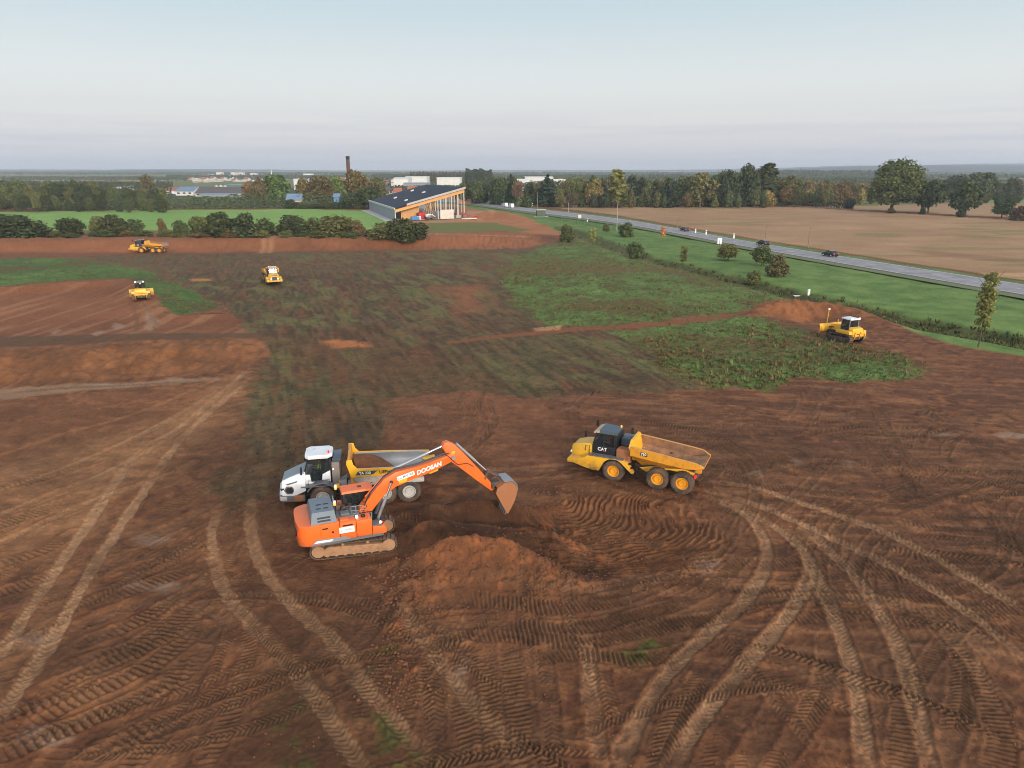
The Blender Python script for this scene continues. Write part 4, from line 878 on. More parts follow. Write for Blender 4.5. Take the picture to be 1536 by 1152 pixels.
    # dump body: yellow rail over a pale dirty tub
    b = MB(); tub(b, [(-2.0, 1.44, 2.62, .9, 1.35, .55), (-2.6, 1.45, 2.60, 1.0, 1.25, .55), (-4.6, 1.45, 2.56, 1.02, 1.35, .50), (-6.2, 1.44, 2.50, 1.05, 1.70, .42), (-7.0, 1.36, 2.42, 1.08, 1.95, .25)]); b.build('dump_body', M['bedgrey'], t).data.materials.append(M['greysteel'])
    for s in (1, -1):
        MB().prism([(-1.88, 2.10), (-1.62, 3.02), (-1.66, 3.30), (-1.98, 3.30), (-2.06, 2.94), (-2.30, 2.66), (-4.6, 2.60), (-7.02, 2.46), (-7.1, 2.22), (-6.3, 2.12), (-4.6, 2.14)], s * 1.50 - .03, s * 1.50 + .03, .01).build('side_rail', M['yellow'], t)
        MB().prism([(-2.15, 2.24), (-2.32, 2.50), (-3.55, 2.50), (-3.25, 2.24)], s * 1.535 - .006, s * 1.535 + .006, 0).build('dark_stripe', M['roofdark'], t)
        fx = [(-4.85, 1.45), (-6.5, 1.45), (-6.5, 1.72), (-4.6, 1.78)]; MB().prism(fx, s * 1.30 - .15, s * 1.30 + .15, .02).build('rear_mudguard', M['bedgrey'], t)
    lettering('TA 230', .24, M['decal'], t, frame((-2.75, 1.545, 2.365), (-1, 0, 0), (0, 0, 1)), bold=.006)
    lettering('LIEBHERR', .28, M['decalblack'], t, frame((-4.25, 1.537, 2.36), (-1, 0, 0), (0, 0, 1)), bold=.012)
    hb = MB(); hb.loft([[(-1.70, 1.46, 3.28), (-1.70, -1.46, 3.28), (-1.86, -1.3, 1.5), (-1.86, 1.3, 1.5)], [(-1.86, 1.46, 3.28), (-1.86, -1.46, 3.28), (-2.02, -1.3, 1.5), (-2.02, 1.3, 1.5)]]); hb.build('headboard', M['bed_yellow'], t)
    MB().prism([(-6.5, 2.1), (-7.35, 2.2), (-7.45, 2.05), (-6.9, 1.85)], .9, 1.25, .02).prism([(-6.5, 2.1), (-7.35, 2.2), (-7.45, 2.05), (-6.9, 1.85)], -1.25, -.9, .02).each('tail_lip', M['yellow'], t)
    for s in (1, -1): MB().cyl((-2.1, s * .95, 1.2), (-3.2, s * 1.08, 1.55), .085).cyl((-3.2, s * 1.08, 1.55), (-4.2, s * 1.12, 1.8), .055).each('tipping_ram', M['chrome'], t)
    q = Matrix.Translation(loc) @ Matrix.Rotation(rz, 4, 'Z')
    seated_person(q @ Vector((.18, .10, 2.12)), rz, M['hivis'], 'driver in a bright green jacket in the white cab')
    s = lump('soil_load', gm2, [(-2.1, 1.2, 2.0, 2.95), (-2.6, 1.25, 2.0, 3.05), (-3.2, 1.25, 1.95, 3.0), (-3.8, 1.2, 1.8, 2.65), (-4.4, 1.05, 1.6, 2.1), (-4.9, .9, 1.5, 1.7)], None, 5)
    s.location = loc; s.rotation_euler = (0, 0, rz); tag(s, 'heap of brown soil in the front of the white truck body', 'soil load')
    return t
gm2, nt, b = new_mat('loose_soil'); c = mixrgb(nt, ramp(nt, noise(nt, 3, 6, .7), .3, .7), lin(92, 58, 38), lin(132, 84, 54)); nt.links.new(c, b.inputs['Base Color']); b.inputs['Roughness'].default_value = .95
bp_ = nd(nt, 'ShaderNodeBump'); bp_.inputs['Distance'].default_value = .06; nt.links.new(noise(nt, 6, 5, .7), bp_.inputs['Height']); nt.links.new(bp_.outputs[0], b.inputs['Normal'])
def ground_pt(x, y, dz=0): return Vector((x, y, gz(x, y) + dz))

lefw = lambda a: Vector((-math.sin(rad(a)), math.cos(rad(a)), 0))
A = -170; p = P(484, 747.6, .79) - lefw(A) * 1.45; white_truck((p.x, p.y, max(0.0, zat(p.x, p.y))), rad(A), 'white cabbed dump truck with yellow bed rails behind the orange excavator')
A = 154.5; p = P(919.4, 709, .77) - lefw(A) * 1.40
yellow_truck((p.x, p.y, zat(p.x, p.y)), rad(A), 'large near yellow dump truck with black cab right of the excavator bucket', (M['redvest'], 'driver in a red vest in the near yellow truck cab'))
p = at(217, 379); yellow_truck(p, rad(176), 'small distant yellow dump truck with tailgate on the red bank', None, tailgate=True)
p = at(410, 426); yellow_truck(p, rad(-66), 'small yellow dump truck with white cab roof coming over the dark stripped field', None, roof='white', lamps=True)

# ------------------------------------------------------------------ crawler running gear
def crawler(t, yc, w, xr, xf, r, shoes, rise_r=0.0, name='track', frame_mat='mudcaked', sprocket='mudcaked', front_r=None, outer=1, ground_z=0.0):
    """a belt of shoes round two end wheels plus the frame inside"""
    fr = front_r or r; pts = []
    n = 16
    for k in range(n + 1):
        a = math.pi / 2 + math.pi * k / n; pts.append((xr + r * math.cos(a), r + rise_r + r * math.sin(a) - 0.0))
    for k in range(n + 1):
        a = -math.pi / 2 + math.pi * k / n; pts.append((xf + fr * math.cos(a), fr + fr * math.sin(a)))
    if rise_r: pts = pts[:n] + [(xr + r * .9, 0.0)] + pts[n + 1:]
    P2 = np.array(pts + [pts[0]]); L = np.linalg.norm(np.diff(P2, axis=0), axis=1); s = np.concatenate([[0], np.cumsum(L)]); tot = s[-1]
    mb = MB(); th = .05
    for k in range(shoes):
        d0 = tot * k / shoes; d1 = tot * (k + .88) / shoes
        a = np.array([np.interp(d0, s, P2[:, 0]), np.interp(d0, s, P2[:, 1])]); b = np.array([np.interp(d1, s, P2[:, 0]), np.interp(d1, s, P2[:, 1])])
        e = (b - a) / max(1e-6, np.linalg.norm(b - a)); nrm = np.array([-e[1], e[0]]) * -1
        q = [a - nrm * th * 0, b, b - nrm * th, a - nrm * th]
        mb.prism([(float(x[0]), float(x[1])) for x in q], yc - w / 2, yc + w / 2, 0)
        g = [b - e * .03, b, b + nrm * .035, b - e * .03 + nrm * .035]; mb.prism([(float(x[0]), float(x[1])) for x in g], yc - w / 2, yc + w / 2, 0)
    tr = mb.build(name, M['tracksteel'], t)
    f = MB(); f.prism([(xr + r * .7, r * .26), (xf - fr * .3, fr * .24), (xf + fr * .25, fr * .75), (xf + fr * .1, fr * 1.25), (xr + r * 1.2, r * 1.5 + rise_r * .5), (xr + r * .5, r * 1.05 + rise_r)], yc - w * .36, yc + w * .40, .02)
    nroll = int((xf - xr) / .45)
    for k in range(1, nroll): x = xr + (xf - xr) * k / nroll; f.cyl((x, yc - w * .38, .17), (x, yc + w * .38, .17), .10, seg=10)
    for k in (.35, .7): x = xr + (xf - xr) * k; f.cyl((x, yc - w * .3, 2 * r - .16 + rise_r * .6), (x, yc + w * .36, 2 * r - .16 + rise_r * .6), .09, seg=8)
    f.build('track_frame', M[frame_mat], tr)
    wy = yc + outer * w * .40
    mb = MB(); mb.lathe([(.01, -w * .42), (r * .78, -w * .42), (r * .78, w * .40), (r * .62, w * .43), (r * .45, w * .36), (r * .30, w * .46), (.01, w * .48)], (xr, yc, r + rise_r), 24); mb.build('sprocket', M[sprocket], tr)
    mb = MB(); mb.lathe([(.01, -w * .40), (fr * .80, -w * .40), (fr * .80, w * .38), (fr * .5, w * .40), (.01, w * .42)], (xf, yc, fr), 24); mb.build('idler', M[sprocket], tr)
    return tr

def excavator():
    loc = Vector((-9.2, 36.95, 0)); A = rad(12.2); loc.z = max(0.0, zat(loc.x, loc.y)) + .06
    t = empty('excavator', loc, A, 'orange crawler excavator with grey engine cover digging at the soil heaps', 'excavator')
    for s in (1, -1): crawler(t, s * 1.16, .60, -1.95, 1.95, .46, 48, outer=s)
    uc = MB(); uc.box(-.9, .9, -.9, .9, .5, .85, .05); uc.box(-1.2, -.6, -1.0, 1.0, .45, .75, .04); uc.box(.6, 1.2, -1.0, 1.0, .45, .75, .04); uc.cyl((0, 0, .8), (0, 0, 1.12), .70, seg=28); uc.build('undercarriage', M['chassis'], t)
    H = Matrix.Rotation(rad(21) - A, 4, 'Z') @ Matrix.Translation((0, -.05, 0))
    B = lambda: MB(H)
    pl = B(); pl.plan([(-2.6, -1.42), (1.55, -1.42), (1.70, -1.0), (1.70, 1.42), (-2.3, 1.42)], 1.06, 1.22, .03); pl.build('platform', M['black'], t)
    # rounded counterweight
    cw = [(-1.95, -1.49), (-2.55, -1.47)] + [(-3.12 + .58 * (1 - math.cos(rad(a))) * 0 + 0 - .0 + (.57 - .57 * math.sin(rad(a))), -1.47 + .42 * (1 - math.cos(rad(a)))) for a in (20, 45, 70, 90)] + [(-3.18, -.5), (-3.18, .5)] + [(-3.12 + (.57 - .57 * math.sin(rad(a))), 1.47 - .42 * (1 - math.cos(rad(a)))) for a in (90, 70, 45, 20)] + [(-2.55, 1.47), (-1.95, 1.49)]
    c = B(); c.plan(cw, 1.10, 2.32, .08); c.build('counterweight', M['orange'], t)
    B().box(-3.22, -3.12, -.75, .2, 1.5, 1.9, .02).build('rear_grille', M['black'], t)
    B().box(-3.14, -3.02, -1.15, -.75, 1.62, 1.86, .02).each('tail_lamp', M['redlamp'], t)
    # right side doors (face the camera)
    sd_ = B(); sd_.box(-1.97, -.92, -1.50, -.9, 1.22, 2.32, .04); sd_.box(-.90, -.02, -1.50, -.9, 1.22, 2.24, .04); sd_.box(0, .86, -1.50, -.62, 1.22, 2.20, .05); sd_.each('side_door', M['orange'], t)
    fd = B(); fd.prism([(.88, 1.20), (1.66, 1.20), (1.66, 1.52), (1.5, 1.66), (.88, 1.70)], -1.50, -.75, .03); fd.build('tool_box', M['orange'], t)
    B().box(.9, 1.42, -1.45, -.8, 1.70, 1.76, .01).build('tool_box_step', M['greypaint'], t)
    B().prism([(-2.5, 1.20), (-2.15, 1.46), (-.6, 1.40), (-.35, 1.22)], -1.515, -1.49, 0).build('grey_swoosh', M['greysteel'], t)
    B().prism([(-2.36, 1.28), (-2.2, 1.40), (-1.3, 1.37), (-1.4, 1.26)], -1.524, -1.514, 0).build('white_flash', M['decal'], t)
    ld = B(); ld.box(-1.9, -.98, .92, 1.49, 1.22, 2.3, .04); ld.box(-.96, -.1, .92, 1.49, 1.22, 2.24, .04); ld.each('side_door', M['orange'], t)
    sk = B(); sk.box(-2.5, 1.5, -1.46, -1.40, 1.04, 1.2, .01); sk.build('skirt', M['greypaint'], t)
    B().box(-.95, -.12, -1.512, -1.50, 1.62, 1.98, 0).build('sign_board', M['decal'], t)
    lettering('J.L. MAITRE', .13, paint('sign_letter', (.30, .32, .36), .6, mud=0), t, H @ frame((-.535, -1.518, 1.80), (1, 0, 0), (0, 0, 1)))
    # grey engine cover with vents
    eh = B(); eh.loft([[(-2.42, -1.36, 2.30), (-2.30, -1.0, 2.86), (-2.30, .92, 2.86), (-2.42, 1.1, 2.30)], [(-1.02, -1.36, 2.30), (-1.10, -1.0, 2.86), (-1.10, .92, 2.86), (-1.02, 1.1, 2.30)]]); eh.build('engine_cover', M['hoodgrey'], t)
    vt = B()
    for x in (-1.9, -1.5): vt.box(x - .13, x + .13, -.62, -.52, 2.86, 2.875, 0)
    for x in (-1.85, -1.45): vt.box(x - .14, x + .14, -.10, 0, 2.86, 2.875, 0)
    m = Matrix.Translation((-1.7, -1.18, 2.58)) @ Matrix.Rotation(rad(57), 4, 'X'); vt.box(-.35, .35, -.05, .05, -.012, .012, 0, m)
    m = Matrix.Translation((-1.7, -1.27, 2.44)) @ Matrix.Rotation(rad(57), 4, 'X'); vt.box(-.35, .35, -.05, .05, -.012, .012, 0, m)
    vt.each('cover_vent', M['black'], t)
    dk = B(); dk.box(-1.0, .30, -.9, .42, 2.10, 2.30, .03); dk.box(-.75, -.25, -.82, -.35, 2.3, 2.44, .03); dk.box(-.1, .25, -.8, -.3, 2.24, 2.36, .03); dk.build('deck', M['greypaint'], t)
    B().box(-.86, -.40, -1.36, -.95, 2.24, 2.34, .02).build('orange_hatch', M['orange'], t)
    eq = B(); eq.cyl((-.5, .1, 2.3), (-.5, .1, 2.55), .16); eq.cyl((-.1, .2, 2.3), (-.1, .2, 2.5), .12); eq.box(-.9, -.65, .0, .35, 2.3, 2.6, .03); eq.tube([(-.7, -.2, 2.3), (-.5, -.3, 2.6), (-.1, -.2, 2.55), (.2, -.1, 2.3)], .05); eq.build('engine_parts', M['chassis'], t)
    B().cyl((-.95, .55, 2.3), (-.95, .55, 2.95), .075).build('exhaust_pipe', M['black'], t)
    rl = B()
    for x in (-.15, .12, .4, .68): rl.cyl((x, -.72, 2.2), (x, -.72, 2.75), .02, seg=6)
    rl.tube([(-.15, -.72, 2.75), (.4, -.72, 2.75), (.68, -.72, 2.62)], .02, 6); rl.tube([(-.15, -.72, 2.5), (.68, -.72, 2.45)], .016, 6)
    rl.tube([(-1.0, -.1, 2.3), (-1.0, -.1, 3.1), (-1.0, .45, 3.1), (-1.0, .45, 2.3)], .02, 6); rl.tube([(.86, -1.3, 1.7), (.9, -1.3, 2.5), (.7, -1.3, 2.5), (.7, -1.3, 2.2)], .02, 6); rl.build('handrail', M['greysteel'], t)
    for x, y, z in ((-.98, -.35, 2.86), (-.75, .75, 3.32)):
        B().cyl((x, y, 2.3), (x, y, z), .02, seg=6).build('beacon_pole', M['black'], t); o = B().cyl((x, y, z - .02), (x, y, z + .12), .085).build('beacon', M['amber'], t)
        B().cyl((x, y, z + .12), (x, y, z + .24), .085, .07).build('beacon_cap', M['decal'], o)
    B().box(.02, .16, -1.2, -1.04, 2.22, 2.36, .02).build('work_lamp', M['lampwhite'], t); B().box(1.30, 1.42, -1.35, -1.22, 1.74, 1.86, .02).build('work_lamp', M['lampwhite'], t)
    mr = B(); mr.tube([(1.45, -1.35, 1.7), (1.75, -1.45, 2.1), (1.75, -1.45, 2.3)], .02, 6); mr.box(1.70, 1.78, -1.56, -1.34, 2.25, 2.6, .02); mr.build('mirror', M['black'], t)
    for x0, x1 in ((-1.85, -1.55), (-.75, -.2)):
        B().box(x0, x1, -1.512, -1.498, 2.02, 2.10, 0).build('door_slot', M['black'], t)
    B().box(-1.35, -1.25, -1.53, -1.49, 1.75, 1.85, .01).build('door_latch', M['black'], t)
    fl = B(); fl.cyl((.45, -1.05, 2.18), (.45, -1.05, 2.30), .12); fl.build('filler_cap', M['black'], t)
    # cab on the far side
    cb = B(); cb.box(-.42, 1.50, .42, 1.45, 1.22, 2.05, .05); cb.box(-.42, -.30, .42, 1.45, 2.0, 3.05, .03); cb.build('cab', M['black'], t)
    pf = B()
    for x in (-.36, .55, 1.42):
        for y in (.47, 1.40): pf.cyl((x, y, 2.0), (x - (.12 if x > 1 else 0), y, 3.08), .05, seg=6)
    pf.each('pillar', M['black'], t)
    for q in ([(-.36, .44, 2.05), (1.45, .44, 2.05), (1.32, .44, 3.06), (-.36, .44, 3.06)], [(-.36, 1.43, 2.05), (1.45, 1.43, 2.05), (1.32, 1.43, 3.06), (-.36, 1.43, 3.06)]): B().quad(*q).build('side_window', M['glass'], t)
    B().quad((1.46, .46, 1.6), (1.46, 1.41, 1.6), (1.33, 1.41, 3.06), (1.33, .46, 3.06)).build('windscreen', M['glass'], t)
    B().loft([[(-.48, .40, 3.05), (-.45, .46, 3.16), (-.45, 1.42, 3.16), (-.48, 1.48, 3.05)], [(1.36, .40, 3.05), (1.30, .46, 3.16), (1.30, 1.42, 3.16), (1.36, 1.48, 3.05)]]).build('cab_roof', M['orange'], t)
    B().box(.5, .72, .85, 1.0, 3.16, 3.20, .01).build('roof_hatch', M['black'], t)
    B().box(.1, .36, .6, .95, 1.9, 2.7, .05).build('seat', M['seat'], t)
    # boom and arm in one plane: side outlines (r forward of the foot pin, z)
    bx, by = .55, -.10
    BP = lambda pts: [(bx + r, z) for r, z in pts]
    def slab(pts, hw_, name, mat, bev=.03):
        return B().prism(BP(pts), by - hw_, by + hw_, bev).build(name, M[mat], t)
    boom = slab([(-.25, 1.80), (.05, 1.72), (.42, 1.95), (1.30, 3.05), (1.95, 3.42), (2.6, 3.58), (4.2, 4.00), (5.25, 4.40), (5.62, 4.55), (5.66, 4.80), (5.40, 4.93), (4.9, 4.80), (3.9, 4.52), (2.9, 4.38), (2.0, 4.28), (1.30, 3.95), (.55, 3.10), (-.10, 2.40), (-.32, 2.10)], .27, 'boom', 'orange', .04)
    B().cyl((bx, by - .5, 2.0), (bx, by + .5, 2.0), .14).build('foot_pin', M['black'], boom)
    B().cyl((bx + 1.72, by - .34, 3.72), (bx + 1.72, by + .34, 3.72), .10).build('boom_pin', M['black'], boom)
    br = B(); br.box(.28, 1.05, by - .55, by - .32, 1.2, 2.15, .03); br.box(.28, 1.05, by + .32, by + .55, 1.2, 2.15, .03); br.box(.95, 1.55, by - .5, by + .5, 1.2, 1.62, .03); br.build('boom_bracket', M['black'], t)
    def ram(p0, p1, y, f=.6, r0=.095, r1=.06):
        a = Vector((bx + p0[0], y, p0[1])); b_ = Vector((bx + p1[0], y, p1[1])); c_ = a.lerp(b_, f)
        o = B().cyl(a, c_, r0).build('ram', M['greysteel'], t); B().cyl(c_, b_, r1).build('piston_rod', M['chrome'], o); return o
    for s in (1, -1): ram((.78, 1.52), (1.72, 3.72), by + s * .36, .62)
    ram((1.95, 4.42), (4.98, 5.42), by, .66, .10, .06)
    arm = slab([(4.80, 5.34), (4.92, 5.60), (5.18, 5.66), (5.60, 5.42), (6.1, 4.85), (7.2, 3.45), (7.98, 2.42), (8.02, 2.16), (7.80, 2.10), (6.9, 2.95), (5.75, 4.05), (5.30, 4.40), (5.15, 4.75), (5.02, 5.1)], .22, 'arm', 'orange', .04)
    B().cyl((bx + 5.45, by - .34, 4.66), (bx + 5.45, by + .34, 4.66), .12).build('arm_pin', M['greysteel'], arm)
    B().prism(BP([(5.42, 5.10), (5.60, 5.02), (5.48, 4.80), (5.30, 4.88)]), by - .235, by - .22, 0).build('yellow_sticker', M['yellow'], arm)
    ram((5.72, 5.42), (7.55, 3.42), by, .62, .085, .05)
    lk = B()
    for s in (1, -1): lk.cyl((bx + 7.40, by + s * .2, 2.95), (bx + 7.62, by + s * .2, 3.42), .07); lk.cyl((bx + 7.62, by + s * .18, 3.42), (bx + 8.42, by + s * .18, 2.88), .07)
    lk.box(bx + 7.8, bx + 8.35, by - .28, by + .28, 2.25, 2.7, .06); lk.build('bucket_linkage', M['chassis'], t)
    # bucket: shell with curved back, open towards the machine, side plates and teeth
    side = [(7.95, 2.10), (8.05, 2.45), (8.55, 2.72), (8.98, 2.72), (9.28, 2.42), (9.34, 2.02), (9.20, 1.50), (8.92, .95), (8.72, .62), (8.62, .70)]
    bk = B()
    for s in (1, -1): y = by + s * .66; bk.prism(BP(side), y - .03, y + .03, 0)
    back = side[1:9]; inner = [(8.10, 2.36), (8.56, 2.64), (8.94, 2.64), (9.20, 2.38), (9.26, 2.02), (9.12, 1.52), (8.86, 1.0), (8.66, .68)]
    bk.prism(BP(back + inner[::-1]), by - .63, by + .63, 0); bucket = bk.build('bucket', M['rust'], t)
    B().prism(BP([(8.50, 2.74), (9.0, 2.74), (9.32, 2.43), (9.37, 2.06), (9.40, 2.06), (9.36, 2.46), (9.02, 2.78), (8.50, 2.78)]), by - .62, by + .62, 0).build('bucket_wear_plate', M['greysteel'], bucket)
    for k in range(5):
        y = by - .54 + k * .27; B().prism(BP([(8.80, .86), (8.62, .80), (8.55, .52), (8.70, .68)]), y - .05, y + .05, .01).build('tooth', M['greysteel'], bucket)
    hs = B()
    for k in range(3):
        o = .10 * k; y = by - .20 + k * .05
        hs.tube([(bx + .1, y - .12, 2.55), (bx + .55, y, 3.28 + o * .2), (bx + 1.25, y, 4.05), (bx + 2.0, y, 4.42 + o * .3), (bx + 3.2, y, 4.52 + o * .2), (bx + 4.6, y, 4.84 + o * .2), (bx + 5.2, y - .1, 5.0)], .022, 6)
    hs.tube([(bx + 5.0, by - .30, 4.95), (bx + 5.7, by - .32, 4.2), (bx + 6.3, by - .30, 4.2), (bx + 6.7, by - .24, 3.9)], .022, 6)
    hs.tube([(bx + .0, by - .29, 2.9), (bx + .25, by - .31, 2.5), (bx + .05, by - .30, 2.25), (bx - .3, by - .25, 2.35)], .022, 6); hs.build('hose', M['black'], boom)
    hp = B(); hp.tube([(bx + .2, by - .12, 3.0), (bx + 1.2, by - .12, 4.02), (bx + 1.9, by - .12, 4.36), (bx + 3.4, by - .12, 4.55), (bx + 4.8, by - .12, 4.90)], .03, 6); hp.build('oil_pipe', M['orange'], boom)
    # lettering on the side that faces the camera
    d = Vector((1, 0, .262)); lettering('DOOSAN', .36, M['decal'], boom, H @ frame((bx + 3.95, by - .282, 4.22), d, (0, 0, 1)), shear=.25, bold=.016)
    q = [(2.10, 3.72), (3.12, 3.96), (3.06, 4.22), (2.04, 3.98)]; B().prism(BP(q), by - .285, by - .272, 0).build('sign_board', M['decal'], boom)
    lettering('J.L. MAITRE', .19, bpy.data.materials['sign_letter'], boom, H @ frame((bx + 2.58, by - .29, 3.97), (1, 0, .24), (0, 0, 1)), bold=.004)
    B().prism(BP([(2.16, 3.55), (2.62, 3.62), (2.66, 3.84), (2.14, 3.72)]), by - .284, by - .272, 0).build('yellow_reflector', M['yellow'], boom)
    return t
excavator()

# ------------------------------------------------------------------ bulldozers
def bulldozer(loc, rz, label, roof, blade_up, mast=True, beacon=False, driver=None, roll=0):
    t = empty('bulldozer', loc, rz, label, 'bulldozer', 'yellow bulldozers')
    for s in (1, -1): crawler(t, s * 1.05, .62, -1.55, 1.65, .47, 40, rise_r=.16, frame_mat='chassis', sprocket='chassis', front_r=.44, outer=s)
    b = MB(); b.box(-1.7, 2.0, -.68, .68, .5, 1.15, .04); b.build('main_frame', M['chassis'], t)
    h = MB(); h.loft([[(2.15, .42, 1.0), (2.15, .42, 1.80), (2.15, -.42, 1.80), (2.15, -.42, 1.0)], [(.35, .52, 1.0), (.35, .52, 2.02), (.35, -.52, 2.02), (.35, -.52, 1.0)]]); h.build('hood', M['yellow'], t)
    MB().box(2.14, 2.22, -.40, .40, 1.02, 1.78, .02).build('grille', M['black'], t)
    MB().cyl((1.1, -.3, 1.9), (1.1, -.3, 2.75), .07).build('exhaust_pipe', M['black'], t)
    fd = MB()
    for s in (1, -1): fd.prism([(.45, 1.15), (.45, 1.55), (-1.75, 1.62), (-1.85, 1.2)], s * .98 - .38, s * .98 + .38, .04)
    fd.each('fender', M['yellow'], t)
    cb = MB(); cb.box(-1.05, .38, -.72, .72, 1.2, 1.95, .04); cb.build('cab', M['black'], t)
    glass_cab(t, -1.05, .38, .72, 1.92, 2.92, .12, pillar='black' if roof == 'roofdark' else 'greysteel', taper=.06)
    MB().loft([[(-1.2, .74, 2.90), (-1.15, .66, 3.06), (-1.15, -.66, 3.06), (-1.2, -.74, 2.90)], [(.42, .74, 2.90), (.36, .66, 3.06), (.36, -.66, 3.06), (.42, -.74, 2.90)]]).build('cab_roof', M[roof], t)
    for s in (1, -1): MB().box(-1.28, -1.16, s * .58 - .11, s * .58 + .11, 2.98, 3.16, .02).build('work_lamp', M['lampwhite'], t)
    seat(t, -.45, 0, 2.0)
    ft = MB(); ft.loft([[(-1.18, .92, 1.25), (-1.18, .92, 1.86), (-1.18, .76, 2.04), (-1.18, -.76, 2.04), (-1.18, -.92, 1.86), (-1.18, -.92, 1.25)], [(-1.82, .92, 1.25), (-1.86, .90, 1.66), (-1.72, .74, 1.92), (-1.72, -.74, 1.92), (-1.86, -.90, 1.66), (-1.82, -.92, 1.25)]]); ft.build('fuel_tank', M['yellow'], t)
    rp = MB(); rp.box(-2.10, -1.78, -1.05, 1.05, .95, 1.20, .04); rp.box(-2.0, -1.75, -.5, -.35, .8, 1.5, .03); rp.box(-2.0, -1.75, .35, .5, .8, 1.5, .03); rp.build('ripper_bar', M['yellow'], t)
    for y in (-.8, 0, .8): MB().prism([(-2.25, 1.35), (-2.1, 1.35), (-2.12, .75), (-2.0, .55), (-2.2, .75)], y - .05, y + .05, .01).build('ripper_tooth', M['yellow'], t)
    # blade with push arms and rams
    z = blade_up; bl = MB()
    prof = [(2.85, .02), (2.72, .30), (2.66, .62), (2.72, .95), (2.88, 1.22), (2.80, 1.24), (2.60, .95), (2.55, .62), (2.62, .28), (2.76, 0)]
    bl.prism([(x, zz + z) for x, zz in prof], -1.85, 1.85, 0); bl.box(2.5, 2.62, -1.7, 1.7, .3 + z, .95 + z, .02)
    bl.build('blade', M['yellow'], t)
    MB().prism([(2.87, -.02 + z), (2.90, 0 + z), (2.80, .26 + z), (2.75, .26 + z)], -1.86, 1.86, 0).build('cutting_edge', M['greysteel'], t)
    pa = MB()
    for s in (1, -1): pa.box(.2, 2.55, s * .62 - .08, s * .62 + .08, .48 + z * .4, .72 + z * .6, .02); pa.cyl((1.7, s * .50, 1.5), (2.55, s * .45, .8 + z), .06)
    pa.each('push_arm', M['black'], t)
    if mast:
        m_ = MB(); m_.cyl((2.55, .9, 1.2 + z), (2.45, .9, 3.1 + z), .05, seg=8); m_.build('blade_mast', M['yellow'], t); MB().cyl((2.45, .9, 3.08 + z), (2.45, .9, 3.24 + z), .15).build('receiver', M['decal'], t)
        MB().cyl((2.55, -.9, 1.2 + z), (2.5, -.9, 1.7 + z), .05, seg=8).build('mast_stub', M['yellow'], t)
    if beacon: MB().cyl((-1.0, -.1, 2.68), (-1.0, -.1, 2.9), .13).build('beacon', M['amber'], t)
    if driver:
        q = Matrix.Translation(loc) @ Matrix.Rotation(rz, 4, 'Z'); seated_person(q @ Vector((-.45, 0, 2.0)), rz, *driver)
    return t
p = at(1268, 511); bulldozer(p, rad(110), 'yellow bulldozer with pale cab roof and tall mast beside the weedy strip', 'white', .55, True, False, (M['pinkvest'], 'driver in a pink top in the bulldozer with the pale roof'))
p = at(213, 449); bulldozer(p, rad(116), 'yellow bulldozer with dark cab seen from behind on the left platform', 'roofdark', .1, False, True)
# ------------------------------------------------------------------ foliage
def leaf_mat(name, rough=.75):
    m, nt, b = new_mat(name)
    oi = nd(nt, 'ShaderNodeObjectInfo'); ge = nd(nt, 'ShaderNodeNewGeometry')
    v = nd(nt, 'ShaderNodeMapRange'); nt.links.new(ge.outputs['Random Per Island'], v.inputs[0]); v.inputs[3].default_value = .7; v.inputs[4].default_value = 2.4
    h = nd(nt, 'ShaderNodeHueSaturation'); nt.links.new(oi.outputs['Color'], h.inputs['Color']); h.inputs['Saturation'].default_value = .88
    hv = nd(nt, 'ShaderNodeMapRange'); nt.links.new(noise(nt, 2.2, 3), hv.inputs[0]); hv.inputs[1].default_value = .3; hv.inputs[2].default_value = .7; hv.inputs[3].default_value = .490; hv.inputs[4].default_value = .525
    nt.links.new(hv.outputs[0], h.inputs['Hue']); nt.links.new(v.outputs[0], h.inputs['Value'])
    nt.links.new(h.outputs[0], b.inputs['Base Color']); b.inputs['Roughness'].default_value = rough; b.inputs['Specular IOR Level'].default_value = .2
    tl = nd(nt, 'ShaderNodeBsdfTranslucent'); nt.links.new(h.outputs[0], tl.inputs[0]); mx = nd(nt, 'ShaderNodeMixShader'); mx.inputs[0].default_value = .25
    nt.links.new(b.outputs[0], mx.inputs[1]); nt.links.new(tl.outputs[0], mx.inputs[2]); nt.links.new(mx.outputs[0], nt.nodes['Material Output'].inputs[0]); return m
LEAF = leaf_mat('leaves')
bark, nt, b = new_mat('bark'); c = mixrgb(nt, noise(nt, 14, 5), (.05, .035, .022), (.16, .12, .085)); nt.links.new(c, b.inputs['Base Color']); b.inputs['Roughness'].default_value = .95
R = np.random.default_rng(11)
